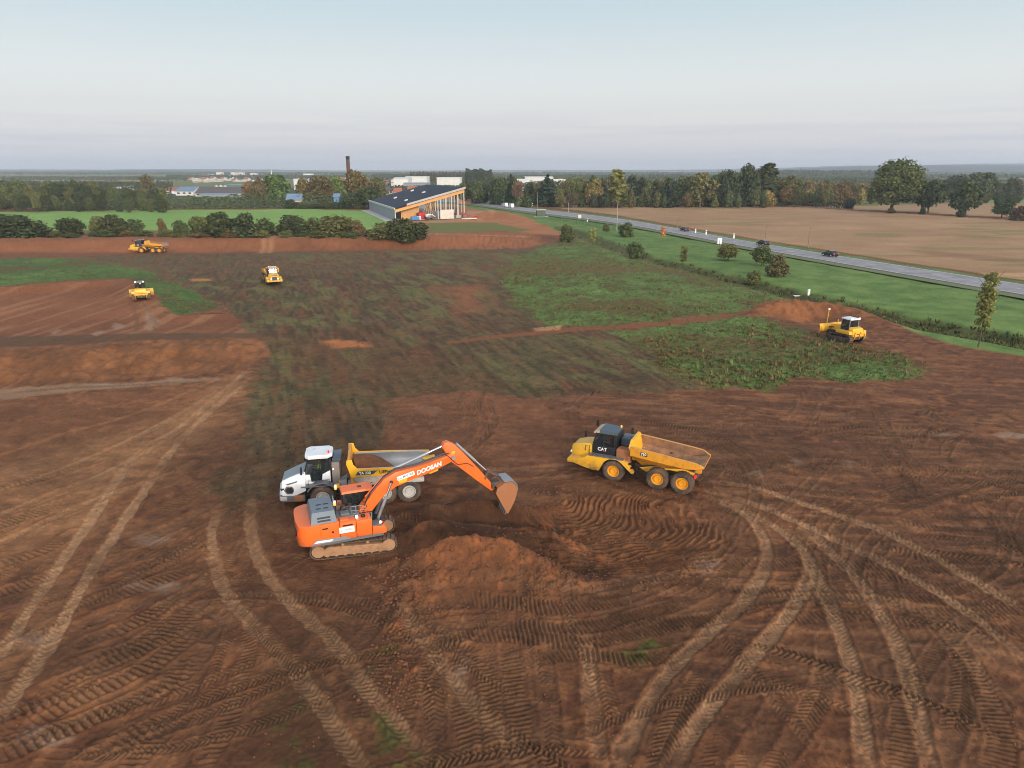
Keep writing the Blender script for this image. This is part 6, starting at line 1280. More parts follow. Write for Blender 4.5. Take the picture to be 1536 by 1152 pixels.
# ---- clods of earth
def clods(n, pick, size, seed, name='dirt_clods'):
    g = np.random.default_rng(seed); t = (1 + 5 ** .5) / 2
    IV = np.array([(-1, t, 0), (1, t, 0), (-1, -t, 0), (1, -t, 0), (0, -1, t), (0, 1, t), (0, -1, -t), (0, 1, -t), (t, 0, -1), (t, 0, 1), (-t, 0, -1), (-t, 0, 1)]) / 1.9
    IF = np.array([(0, 11, 5), (0, 5, 1), (0, 1, 7), (0, 7, 10), (0, 10, 11), (1, 5, 9), (5, 11, 4), (11, 10, 2), (10, 7, 6), (7, 1, 8), (3, 9, 4), (3, 4, 2), (3, 2, 6), (3, 6, 8), (3, 8, 9), (4, 9, 5), (2, 4, 11), (6, 2, 10), (8, 6, 7), (9, 8, 1)])
    Vs = []; Fs = []
    for i in range(n):
        px, py = pick(g); p = P(px, py, 0); z = gz(p.x, p.y); s = size * (.35 + g.random() ** 3 * 1.6)
        v = IV * g.uniform(.6, 1.15, (12, 1)) * np.array([s, s * g.uniform(.7, 1.2), s * .7]); a = g.uniform(0, 6.28); c_, s_ = math.cos(a), math.sin(a)
        v = np.stack([v[:, 0] * c_ - v[:, 1] * s_, v[:, 0] * s_ + v[:, 1] * c_, v[:, 2]], 1) + np.array([p.x, p.y, z + s * .15]); Vs.append(v); Fs.append(IF + 12 * i)
    o = mesh_np(name, np.concatenate(Vs), np.concatenate(Fs), gm2); tag(o, kind='stuff'); return o
clods(1300, lambda g: (g.normal(600, 24) + (g.random() < .3) * 25, g.uniform(840, 1070)), .065, 1)
clods(1500, lambda g: (g.uniform(590, 900), g.normal(862, 26)), .055, 2)
clods(1600, lambda g: (g.uniform(770, 1080), g.uniform(730, 890)), .055, 3)
clods(500, lambda g: (g.uniform(600, 860), g.uniform(735, 800)), .05, 4)
clods(2600, lambda g: (g.uniform(0, 1536), g.uniform(640, 1150)), .04, 5)
# ------------------------------------------------------------------ buildings
def simple(name, col, rough=.7, n=None, amp=.12):
    m, nt, b = new_mat(name); c = mixrgb(nt, ramp(nt, noise(nt, .5, 5), .3, .7), tuple(x * (1 - amp) for x in col), tuple(min(1, x * (1 + amp)) for x in col)); nt.links.new(c, b.inputs['Base Color']); b.inputs['Roughness'].default_value = rough; return m
def cladding(name, col, pitch=.35, rough=.5):
    m, nt, b = new_mat(name); tc = nd(nt, 'ShaderNodeTexCoord'); w = nd(nt, 'ShaderNodeTexWave'); w.inputs['Scale'].default_value = 1 / pitch / 2; w.inputs['Distortion'].default_value = 0; nt.links.new(tc.outputs['Object'], w.inputs[0])
    c = mixrgb(nt, ramp(nt, noise(nt, .3, 4), .3, .7), tuple(x * .88 for x in col), tuple(min(1, x * 1.08) for x in col)); nt.links.new(c, b.inputs['Base Color']); b.inputs['Roughness'].default_value = rough
    bp = nd(nt, 'ShaderNodeBump'); bp.inputs['Distance'].default_value = .04; nt.links.new(w.outputs[1], bp.inputs['Height']); nt.links.new(bp.outputs[0], b.inputs['Normal']); return m
B_WHITE = cladding('white_cladding', (.72, .71, .69)); B_GREY = cladding('grey_cladding', (.27, .29, .33)); B_BLUE = cladding('blue_roof_sheet', (.17, .245, .36)); B_DARKROOF = simple('dark_roof_tiles', (.10, .085, .08)); B_BROWN = simple('brown_roof_tiles', (.13, .085, .07)); B_RED = simple('red_roof_tiles', (.36, .12, .07))
B_CREAM = simple('cream_wall', (.62, .56, .48)); B_PINK = simple('pale_pink_wall', (.62, .52, .48)); B_BRICK = simple('brick_wall', (.46, .20, .11)); B_GLASS = simple('dark_glazing', (.03, .05, .09), .15); B_GREEN = cladding('green_roof_sheet', (.17, .27, .15)); B_NAVY = simple('roof_membrane', (.022, .034, .055), .8, amp=.2)
B_WOOD = simple('glulam_timber', (.66, .32, .10), .6); B_WOODL = simple('pale_timber', (.66, .36, .14), .7); B_STEEL = simple('pale_steel_post', (.58, .58, .56), .5); B_CONC = simple('concrete', (.44, .42, .39), .85); B_DKWIN = simple('window_dark', (.04, .045, .05), .2)
B_SEAM = simple('roof_seam_grey', (.045, .06, .085), .7); TARP_R = simple('red_sheet', (.55, .04, .03)); TARP_B = simple('blue_container', (.06, .22, .50)); CONT_R = simple('red_container', (.50, .03, .03))
B_NAVY.node_tree.nodes['Principled BSDF'].inputs['Specular IOR Level'].default_value = .1
def hall():
    A = P(594, 331); Bq = P(697, 327); Cq = P(555, 315); ex = (Bq - A); ey = (Cq - A); W_ = ex.length; L_ = ey.length; ex.normalize(); ey.normalize()
    t = empty('timber_hall', A, 0, 'large unfinished hall with dark sloping roof and open orange timber gable', 'hall')
    def pt(u, v, z): q = ex * u + ey * v; return (q.x, q.y, z)
    def block(u0, u1, v0, v1, z0, z1, z2=None):               # z1 at u0, z2 at u1
        z2 = z1 if z2 is None else z2; mb = MB(); mb.poly3([pt(u0, v0, z0), pt(u1, v0, z0), pt(u1, v1, z0), pt(u0, v1, z0)], [pt(u0, v0, z1), pt(u1, v0, z2), pt(u1, v1, z2), pt(u0, v1, z1)]); return mb
    sl = lambda u: 4.6 + (12.3 - 4.6) * u / W_
    MB().poly3([pt(-.6, -.6, 4.55), pt(W_ + .4, -.6, 12.3), pt(W_ + .4, L_, 12.3), pt(-.6, L_, 4.55)], [pt(-.6, -.6, 4.95), pt(W_ + .4, -.6, 12.75), pt(W_ + .4, L_, 12.75), pt(-.6, L_, 4.95)]).build('roof', B_NAVY, t)
    for k in range(1, 22):
        v = L_ * k / 22; MB().poly3([pt(-.5, v - .06, 4.97), pt(W_ + .3, v - .06, 12.76), pt(W_ + .3, v + .06, 12.76), pt(-.5, v + .06, 4.97)], [pt(-.5, v - .06, 5.07), pt(W_ + .3, v - .06, 12.86), pt(W_ + .3, v + .06, 12.86), pt(-.5, v + .06, 5.07)]).build('roof_seam', B_SEAM, t)
    for u, v in ((8, 20), (8, 50), (20, 35), (20, 65)): MB().poly3([pt(u, v, sl(u) + .2), pt(u + 1.6, v, sl(u) + .6), pt(u + 1.6, v + 1.6, sl(u) + .6), pt(u, v + 1.6, sl(u) + .2)], [pt(u, v, sl(u) + 1.0), pt(u + 1.6, v, sl(u) + 1.4), pt(u + 1.6, v + 1.6, sl(u) + 1.4), pt(u, v + 1.6, sl(u) + 1.0)]).build('roof_vent', B_STEEL, t)
    block(-.65, -.25, -.7, L_, 4.5, 5.25).build('eaves_trim', B_STEEL, t)
    MB().poly3([pt(5, -1.1, sl(5) + .25), pt(W_ + .4, -1.1, 12.5), pt(W_ + .4, -.55, 12.5), pt(5, -.55, sl(5) + .25)], [pt(5, -1.1, sl(5) + 1.1), pt(W_ + .4, -1.1, 13.4), pt(W_ + .4, -.55, 13.4), pt(5, -.55, sl(5) + 1.1)]).build('roof_edge_sheet', simple('grey_edge_sheet', (.42, .39, .38)), t)
    MB().poly3([pt(-.3, -.5, 3.3), pt(W_, -.5, 11.0), pt(W_, .1, 11.0), pt(-.3, .1, 3.3)], [pt(-.3, -.5, 4.5), pt(W_, -.5, 12.25), pt(W_, .1, 12.25), pt(-.3, .1, 4.5)]).build('gable_beam', B_WOOD, t)
    for v in (12, 24, 36, 48, 60, 72, 84): MB().poly3([pt(0, v, 3.5), pt(W_, v, 11.2), pt(W_, v + .5, 11.2), pt(0, v + .5, 3.5)], [pt(0, v, 4.5), pt(W_, v, 12.2), pt(W_, v + .5, 12.2), pt(0, v + .5, 4.5)]).build('roof_beam', B_WOOD, t)
    block(-.3, 0, 0, L_, 0, 4.5).build('side_wall', B_GREY, t); block(-.4, -.05, -.4, 0, 0, 4.5).build('corner_post', B_STEEL, t)
    block(-5, -.4, -1, L_, .0, .12).build('apron', B_CONC, t)
    block(0, W_, 0, L_, .02, .14).build('floor_slab', B_CONC, t)
    block(0, W_, L_ - .3, L_, .14, 4.4, 12.1).build('end_wall', B_GREY, t)
    for k, u in enumerate((W_ * .60, W_ * .645, W_ * .90, W_ - .3)):
        block(u - .18, u + .18, -.45, -.1, 0, sl(u) - .2).build('gable_post', B_STEEL, t)
    for u in (W_ * .69, W_ * .73, W_ * .77, W_ * .81, W_ * .85, W_ * .95): block(u - .07, u + .07, -.2, 0, 2.5, sl(u) - .4).build('gable_stud', B_STEEL, t)
    for v in (12, 24, 36, 48, 60, 72): block(W_ - .4, W_, v, v + .35, 0, 11.6).build('side_post', B_STEEL, t)
    block(W_ * .63, W_ * .83, -.6, -.35, .0, 3.9).build('cream_panel', B_CREAM, t)
    block(W_ * .10, W_ * .36, 5.0, 5.3, .3, 5.0, 7.4).build('timber_wall', B_WOODL, t)
    for k in range(5):
        u = W_ * (.40 + .035 * k); MB().poly3([pt(u, 5, .2), pt(u + .3, 5, .2), pt(u + .3, 5.3, .2), pt(u, 5.3, .2)], [pt(u + 2, 5, sl(u + 2) - 1), pt(u + 2.3, 5, sl(u + 2) - 1), pt(u + 2.3, 5.3, sl(u + 2) - 1), pt(u + 2, 5.3, sl(u + 2) - 1)]).build('timber_brace', B_WOOD, t)
    for u, v, w, d, h, mt, nm, lb, ct in ((W_ * .33, 1.5, 3.0, 2.4, 2.9, CONT_R, 'container', 'red metal container just inside the open hall gable', 'container'), (W_ * .20, -3.2, 3.6, 2.2, 1.6, TARP_B, 'container', 'low blue container standing before the hall corner', 'container'), (W_ * .28, -2.8, 1.8, 1.8, 1.7, B_WHITE, 'site_crate', 'white crate next to the low blue container', 'crate'), (W_ * .865, -.9, 3.0, 1.4, 1.3, B_CONC, 'slab_stack', 'grey stack of slabs at the hall opening', 'stack')):
        p = ex * u + ey * v; e = empty(nm, A + p, 0, lb, ct); q = lambda uu, vv, z: ((ex * uu + ey * vv).x, (ex * uu + ey * vv).y, z)
        mb = MB(); mb.poly3([q(0, 0, .15), q(w, 0, .15), q(w, d, .15), q(0, d, .15)], [q(0, 0, h), q(w, 0, h), q(w, d, h), q(0, d, h)], .04); mb.build('shell', mt, e)
        mb = MB()
        for k in range(1, 6): mb.poly3([q(w * k / 6 - .05, -.05, .3), q(w * k / 6 + .05, -.05, .3), q(w * k / 6 + .05, 0, .3), q(w * k / 6 - .05, 0, .3)], [q(w * k / 6 - .05, -.05, h - .15), q(w * k / 6 + .05, -.05, h - .15), q(w * k / 6 + .05, 0, h - .15), q(w * k / 6 - .05, 0, h - .15)])
        o = mb.build('rib', mt, e); o['kind'] = 'stuff'
    p = A + ex * (W_ * .47) + ey * (-.5); telehandler(p, math.atan2(ex.y, ex.x), 'white telehandler parked inside the open hall gable')
    p = A + ex * (W_ * .985) + ey * (-1.5); telehandler(p, math.atan2(ex.y, ex.x) + 1.2, 'red site loader parked at the tall corner of the hall', CONT_R)
def telehandler(p, rz, label, mt=None):
    mt = mt or B_WHITE; t = empty('telehandler' if mt is B_WHITE else 'site_loader', p, rz, label, 'loader')
    MB().box(-1.8, 1.8, -.8, .8, .6, 1.3, .08).build('chassis', M['greypaint'], t); MB().box(-.9, .5, -.2, .9, 1.3, 2.4, .08).build('cab', mt, t); MB().box(-.7, .52, -.15, .92, 1.6, 2.25, .02).build('cab_window', B_GLASS, t)
    MB().tube([(-1.7, -.4, 2.0), (1.4, -.4, 1.9), (2.6, -.4, 1.0)], .22).build('arm', mt, t); MB().box(2.4, 2.7, -1.0, .4, .4, 1.1, .04).build('bucket', M['greypaint'], t); MB().box(-1.8, -.9, -.75, .75, 1.3, 1.8, .06).build('engine_cover', mt, t)
    for x in (-1.2, 1.2):
        for y in (-.95, .95): MB().lathe([(.01, .2), (.3, .2), (.5, .22), (.58, .12), (.58, -.12), (.5, -.22), (.01, -.2)], (x, y, .58), 16).build('wheel', M['rubber'], t)
hall()
def shed(name, cx, y0, w, d, h, rise, wall, roof, label, cat='building', rz=0.0, win=0, base=0.0, hip=False, doors=0):
    """gabled (or hipped) building, its ridge along local x, with openings"""
    t = empty(name, (cx, y0, base), rz, label, cat); hw_ = w / 2
    mb = MB()
    if hip or rise == 0: mb.box(-hw_, hw_, 0, d, 0, h, 0)
    else: mb.poly3([(-hw_, 0, 0), (-hw_, d, 0), (-hw_, d, h), (-hw_, d / 2, h + rise), (-hw_, 0, h)], [(hw_, 0, 0), (hw_, d, 0), (hw_, d, h), (hw_, d / 2, h + rise), (hw_, 0, h)])
    mb.build('wall', wall, t, None); e = .5; th = .25
    if hip:
        r = MB(); k = min(d / 2, hw_ * .9); r.loft([[(-hw_ - e, -e, h), (hw_ + e, -e, h), (hw_ + e, d + e, h), (-hw_ - e, d + e, h)], [(-hw_ + k, d / 2 - .1, h + rise), (hw_ - k, d / 2 - .1, h + rise), (hw_ - k, d / 2 + .1, h + rise), (-hw_ + k, d / 2 + .1, h + rise)]]); o = r.build('roof', roof, t, None)
    elif rise > 0:
        sl_ = rise / (d / 2); r = MB(); r.poly3([(-hw_ - e, -e, h - e * sl_ + .03), (-hw_ - e, d / 2, h + rise + .03), (-hw_ - e, d + e, h - e * sl_ + .03), (-hw_ - e, d + e, h - e * sl_ + th), (-hw_ - e, d / 2, h + rise + th), (-hw_ - e, -e, h - e * sl_ + th)], [(hw_ + e, -e, h - e * sl_ + .03), (hw_ + e, d / 2, h + rise + .03), (hw_ + e, d + e, h - e * sl_ + .03), (hw_ + e, d + e, h - e * sl_ + th), (hw_ + e, d / 2, h + rise + th), (hw_ + e, -e, h - e * sl_ + th)]); o = r.build('roof', roof, t, None)
    else:
        o = MB().box(-hw_ - .3, hw_ + .3, -.3, d + .3, h, h + .5, 0).build('roof', roof, t, None)
    for i in range(win):
        x = -hw_ + w * (i + .5) / win; a = min(w / win * .28, 1.1); zc = min(h * .55, 4.5); MB().box(x - a, x + a, -.06, .02, zc - .6, zc + .6, 0).build('window', B_DKWIN, t, None)
    for i in range(doors):
        x = -hw_ + w * (i + .5) / doors; MB().box(x - 1.0, x + 1.0, -.08, .02, 0, h * .72, 0).build('door', B_DKWIN, t, None)
    return t
def shed_px(name, x0, x1, ytop, D, dep, rise, wall, roof, label, **k):
    a = PY(x0, ytop, D); b_ = PY(x1, ytop, D); return shed(name, (a.x + b_.x) / 2, D, b_.x - a.x, dep, max(2.5, a.z - rise), rise, wall, roof, label, **k)
shed_px('house', 842, 869, 293, 424, 9, 4.6, B_CREAM, B_BROWN, 'small cream house with brown hipped roof by the clipped hedge', hip=True, win=3)
shed_px('garden_shed', 429, 450, 291.5, 402, 7, 2.8, B_PINK, B_BLUE, 'little pale shed with blue roof and two dark doors', doors=2)
shed_px('garden_shed', 500, 508, 291, 405, 5, 1.5, simple('blue_wall', (.14, .30, .50)), B_BLUE, 'tiny blue hut among the chimney trees')
shed_px('brick_house', 688, 706, 291, 455, 12, 5.5, B_BRICK, B_BRICK, 'orange brick gable wall right behind the hall', rz=.25)
shed_px('green_roofed_building', 700, 737, 287.5, 500, 16, 2.6, B_GREY, B_GREEN, 'low building with green roof behind the hall', win=8)
shed_px('barn', 292, 367, 284.0, 580, 22, 4.5, B_CREAM, B_DARKROOF, 'long barn with dark brown roof and pale wall', win=9)
shed_px('lean_to', 300, 352, 296.0, 560, 8, .0, B_GREY, B_BLUE, 'low blue lean-to below the long barn')
shed_px('shed', 262, 288, 280.8, 600, 24, 3.2, B_WHITE, B_BLUE, 'white shed with blue roof left of the long barn', win=3)
shed_px('shed', 240, 264, 282.0, 640, 20, 2.2, B_WHITE, B_RED, 'white shed with red roof at the edge of the left wood')
shed_px('warehouse', 163, 180, 280.5, 560, 20, 0, B_WHITE, B_GREY, 'white flat warehouse seen through the left wood')
shed_px('warehouse', 590, 612, 266.5, 760, 30, 1.0, B_WHITE, B_WHITE, 'white warehouse behind the low end of the hall roof', win=4)
shed_px('warehouse', 608, 640, 265.5, 860, 30, 0, B_WHITE, B_WHITE, 'long white warehouse in the middle behind the hall', win=6)
shed_px('warehouse', 605, 642, 275.0, 690, 18, 0, B_GREY, B_GREY, 'low grey warehouse before the long white one', win=10)
shed_px('warehouse', 655, 690, 267.0, 740, 30, 0, B_WHITE, B_WHITE, 'white block warehouse above the high hall roof', win=5)
shed_px('house', 611, 624, 280.0, 600, 10, 3.5, B_CREAM, B_RED, 'house with red roof just behind the hall roof', win=2)
shed_px('house', 574, 588, 281.5, 640, 10, 3.2, B_WHITE, B_BROWN, 'white house left of the hall roof among trees', win=3)
shed_px('house', 590, 601, 282.5, 590, 9, 3.0, B_WHITE, B_RED, 'small white house touching the hall roof edge', win=2)
shed_px('house', 833, 842, 288.0, 470, 8, 3, B_CREAM, B_CREAM, 'pale house gable half hidden left of the brown roofed house', win=1)
f = shed_px('factory', 776, 848, 270.0, 640, 40, 0, B_WHITE, B_WHITE, 'big pale factory with dark glazed entrance behind the cedar', win=9)
shed_px('factory', 788, 830, 266.0, 690, 30, 0, B_WHITE, B_WHITE, 'upper pale factory hall rising behind the glazed one')
a = PY(806, 276, 637); MB().box(-4, 4, -1, 2.5, 0, 9.5, 0).build('glazed_entrance', B_GLASS, f, None).location = (a.x - f.location.x, 0, 0)
shed_px('shed', 440, 456, 269.0, 760, 20, 0, B_WHITE, B_WHITE, 'white shed between the big green tree and golden tree', win=3)
shed_px('shed', 380, 402, 272.5, 820, 24, 1.5, B_WHITE, B_BLUE, 'pale shed behind the rusty orange tree', win=3)
shed_px('shed', 340, 366, 277.5, 720, 16, 0, simple('green_wall', (.10, .2, .16)), B_BLUE, 'dark green and blue shed behind the barn')
for i, (x, y) in enumerate(((324.5, 278), (331, 277.5), (337.5, 278))):
    D = 700; a = PY(x, y, D); t = empty('storage_tank', (a.x, D, 0), 0, '%s of three white tanks from the left behind the barn' % ORD[i], 'tank', 'white tanks behind the barn')
    MB().cyl((0, 0, 0), (0, 0, a.z - 1), 1.7, seg=18).build('shell', B_WHITE, t); MB().loft([[(1.72 * math.cos(k * .349), 1.72 * math.sin(k * .349), a.z - 1) for k in range(18)], [(.3 * math.cos(k * .349), .3 * math.sin(k * .349), a.z) for k in range(18)]]).build('roof', B_STEEL, t)
TOWN = [(288, 322, 268.5, 1500, 0), (318, 352, 268.0, 1560, 0), (346, 366, 268.5, 1600, 0), (312, 320, 261.5, 2000, 0), (324, 332, 258.5, 2050, 0), (346, 353, 258.8, 2100, 0), (357, 364, 259.0, 2120, 0), (375, 384, 260.0, 2050, 0), (336, 343, 263.5, 1900, 2), (370, 378, 266, 1700, 2), (393, 401, 264, 1800, 2), (410, 420, 265, 1700, 0), (455, 468, 260.8, 1900, 0), (505, 516, 266, 1300, 2), (300, 310, 266.8, 1750, 2), (384, 392, 262.5, 1950, 0)]
TL = ['long white block at the left front of the far town', 'long cream block in the middle front of the far town', 'short white block right of the long cream block', 'small white tower block, leftmost of the skyline towers', 'tallest white tower block in the far town', 'cream tower block right of the tallest one', 'pale tower block in the middle right of the far town', 'white tower block at the right of the far town', 'red roofed house below the cream tower block', 'red roofed house in the far town below the right tower', 'red roofed house left of the white mast', 'white block just right of the white mast', 'flat white building alone on the far slope', 'red roofed house beside the chimney', 'red roofed house above the long white block', 'white block beside the right tower of the far town']
for k in range(22):
    x = 282 + k * 5.6 + random.uniform(-1.5, 1.5); w = random.uniform(3, 9); D = random.uniform(1150, 1500); TOWN.append((x, x + w, random.uniform(269, 272.5), D, 0 if k % 3 else 2))
    TL.append('%s low roof from the left in the front rows of the far town' % ORD[k])
for k in range(8):
    x = 552 + k * 11 + random.uniform(-2, 2); TOWN.append((x, x + random.uniform(5, 9), random.uniform(268, 271), random.uniform(900, 1100), 0 if k % 2 else 2)); TL.append('%s far roof from the left between the chimney and the poplar clump' % ORD[k])
for (x0, x1, yt, D, rs), lb in zip(TOWN, TL):
    shed_px('town_building', x0, x1, yt, D, 18, rs * 1.5, random.choice([B_WHITE, B_CREAM]), B_RED if rs else B_WHITE, lb, win=5)
a = PY(406.5, 253.5, 1700); t = empty('mast', (a.x, 1700, 0), 0, 'slim white mast standing over the far town', 'mast'); MB().cyl((0, 0, 0), (0, 0, a.z * .8), 1.5, 1.2).build('shaft', B_WHITE, t); MB().cyl((0, 0, a.z * .8), (0, 0, a.z), .8, .4).build('tip', B_WHITE, t)
# brick chimney
D = 470; a = PY(521.5, 234, D); t = empty('chimney_stack', (PY(523.5, 268, D).x, D, 0), 0, 'tall dark brick factory chimney rising over the trees', 'chimney')
cm, nt, b = new_mat('chimney_brick'); c = mixrgb(nt, ramp(nt, noise(nt, .4, 5), .3, .7), (.06, .035, .03), (.15, .075, .06)); nt.links.new(c, b.inputs['Base Color']); b.inputs['Roughness'].default_value = .9
MB().lathe([(1.65, 0), (1.05, a.z - .6), (.8, a.z - .6), (1.3, 0)], (0, 0, 0), 20, 'Z').build('shaft', cm, t); MB().lathe([(1.07, a.z - 2.2), (1.22, a.z - 1.8), (1.22, a.z), (.8, a.z), (.8, a.z - 2.2)], (0, 0, 0), 20, 'Z').build('crown_ring', M['black'], t)

# ------------------------------------------------------------------ road furniture
def pole(px, base, top, r, mat, label, arm=0, lamp=False, wood_=False):
    p = at(px, base); h = PY(px, top, p.y).z - p.z; t = empty('utility_pole' if wood_ else 'lamp_post', p, math.atan2(-.6, 1), label, 'pole')
    MB().cyl((0, 0, -.2), (0, 0, h), r, r * .65, 10).build('post', mat, t)
    if arm: MB().tube([(0, 0, h - .3), (arm, 0, h - .1)], r * .4, 6).build('arm', mat, t); MB().box(arm - .35, arm + .25, -.12, .12, h - .18, h - .02, .03).build('lamp_head', mat, t)
    else: MB().cyl((0, 0, h), (0, 0, h + .12), r * .9, r * .5, 10).build('cap', mat, t)
    return t
PW = simple('weathered_pole', (.22, .17, .13)); PG = simple('pale_pole', (.30, .29, .27)); PV = simple('white_plastic', (.78, .77, .75), .5)
pole(806, 323, 288, .17, PW, 'brown pole rising beside the green roadside cabinet', wood_=True); pole(852.5, 320, 304, .13, PG, 'short pale pole in the field below the little house'); pole(925, 346, 304, .16, PG, 'tall pale pole beside the dense bush')
pole(748, 304, 279, .13, PG, 'thin grey pole left of the road bend behind the hall', wood_=False); pole(752.5, 304, 287, .14, PW, 'second shorter pole behind the hall near the bend', wood_=True); pole(726, 303, 277, .12, PG, 'thin lamp post behind the hall gable', 1.6)
pole(1016, 343, 328, .13, PW, 'small dark pole beside the farthest car', .9, wood_=True); pole(1148, 358, 338, .14, PW, 'dark pole in the field above the middle car', .9, wood_=True); pole(1212, 372, 341, .15, PW, 'dark pole with short arm at the field edge', 1.0, wood_=True)
for i, (x, b0, h, lb) in enumerate(((1043, 351, .95, 'left'), (1059, 353, .95, 'middle'), (1100.5, 358.5, .95, 'right'))):
    p = at(x, b0); t = empty('road_marker', (p.x, p.y, .2), 0, '%s of three white marker posts beyond the road' % lb, 'marker post', 'white marker posts beyond the road')
    MB().loft([[(-.22, -.12, 0), (.22, -.12, 0), (.22, .12, 0), (-.22, .12, 0)], [(-.20, -.11, 1.3), (.20, -.11, 1.3), (.20, .11, 1.5), (-.20, .11, 1.5)]]).build('post', PV, t); MB().box(-.205, .205, -.135, -.118, 1.0, 1.22, 0).build('reflector_band', M['decalred'], t)
for nm, x, b0, w, h, lb in (('sign_panel', 1079, 368, 1.35, 2.5, 'pair of white backed sign boards beside the near road edge'), ('sign_panel', 869.5, 329, 1.3, 1.9, 'white square sign on the near road edge under the little house'), ('sign_panel', 797.5, 311, 1.2, 2.2, 'pale sign with red rim before the clipped hedge'), ('sign_panel', 754, 310, 1.2, 2.0, 'white sign by the road bend near the hall')):
    p = at(x, b0); t = empty('road_sign', p, .15, lb, 'road sign')
    if x == 1079:
        for s in (-1, 1): MB().box(s * .36 - .30, s * .36 + .30, -.04, .04, .4, 2.1, .02).build('board', PV, t); MB().cyl((s * .36, .08, 0), (s * .36, .08, 2.0), .05, seg=8).build('post', B_STEEL, t)
    else:
        MB().box(-w / 2, w / 2, -.04, .04, h - w * 1.1, h, .02).build('board', PV, t); MB().box(-w / 2 + .15, w / 2 - .15, -.055, -.041, h - w * 1.1 + .15, h - .15, .0).build('panel', simple('sign_face_%d' % x, (.70, .52, .46)), t)
        MB().cyl((0, .1, 0), (0, .1, h - .2), .05, seg=8).build('post', B_STEEL, t)
p = at(881, 333); t = empty('marker_post', p, 0, 'small white post on the near verge right of the square sign', 'marker post'); MB().box(-.16, .16, -.12, .12, 0, 1.3, .03).build('post', PV, t); MB().box(-.165, .165, -.13, -.115, .9, 1.1, 0).build('band', B_DKWIN, t)
p = at(1212.5, 443); t = empty('marker_post', p, .2, 'white post standing by the ditch above the red heap', 'marker post'); MB().loft([[(-.2, -.16, 0), (.2, -.16, 0), (.2, .16, 0), (-.2, .16, 0)], [(-.18, -.14, 1.0), (.18, -.14, 1.0), (.18, .14, 1.0), (-.18, .14, 1.0)]]).build('post', PV, t); MB().box(-.19, .19, -.15, .15, 1.0, 1.08, .02).build('cap', PV, t)
p = at(1197, 444.5); t = empty('site_board', p, .3, 'small white board lying on the grass above the red heap', 'board'); m_ = Matrix.Translation((0, 0, .12)) @ Matrix.Rotation(rad(6), 4, 'X'); MB().box(-.85, .85, -.3, .3, -.03, .03, .01, m_).build('sheet', PV, t)
p = at(811, 325); t = empty('utility_cabinet', p, .1, 'dark green utility cabinet with grey top beside the road', 'cabinet'); MB().box(-2.0, 2.0, -1.4, 1.4, .15, 2.9, .06).build('body', simple('cabinet_green', (.06, .085, .06)), t); MB().box(-2.2, 2.2, -1.6, 1.6, 2.9, 3.35, .06).build('lid', B_CONC, t)
for x in (-1.0, 1.0): MB().box(x - .85, x + .85, -1.45, -1.39, .35, 2.7, .02).build('door', simple('cabinet_door', (.075, .10, .075)) if 'cabinet_door' not in bpy.data.materials else bpy.data.materials['cabinet_door'], t)
MB().box(-3.0, 3.4, -2.6, 2.4, -.3, .12, .02).build('plinth', B_CONC, t)
p = at(711, 324.5); t = empty('tarpaulin', p, .1, 'flat red tarpaulin sheet on the soil right of the hall', 'tarpaulin'); MB().loft([[(-2, -1.1, 0), (2, -.9, 0), (1.8, 1.2, 0), (-1.8, 1.0, 0)], [(-1.5, -.7, .4), (1.3, -.5, .5), (1.2, .7, .35), (-1.4, .6, .3)]]).build('sheet', TARP_R, t)
p = at(704, 328.5); t = empty('plank_stack', p, .05, 'flat pale stack of planks at the tall hall corner', 'stack')
for k in range(4): MB().box(-3.2, 3.2, -1.2 + k * .62, -.65 + k * .62, .05, .38, .02).build('plank', B_CREAM, t)

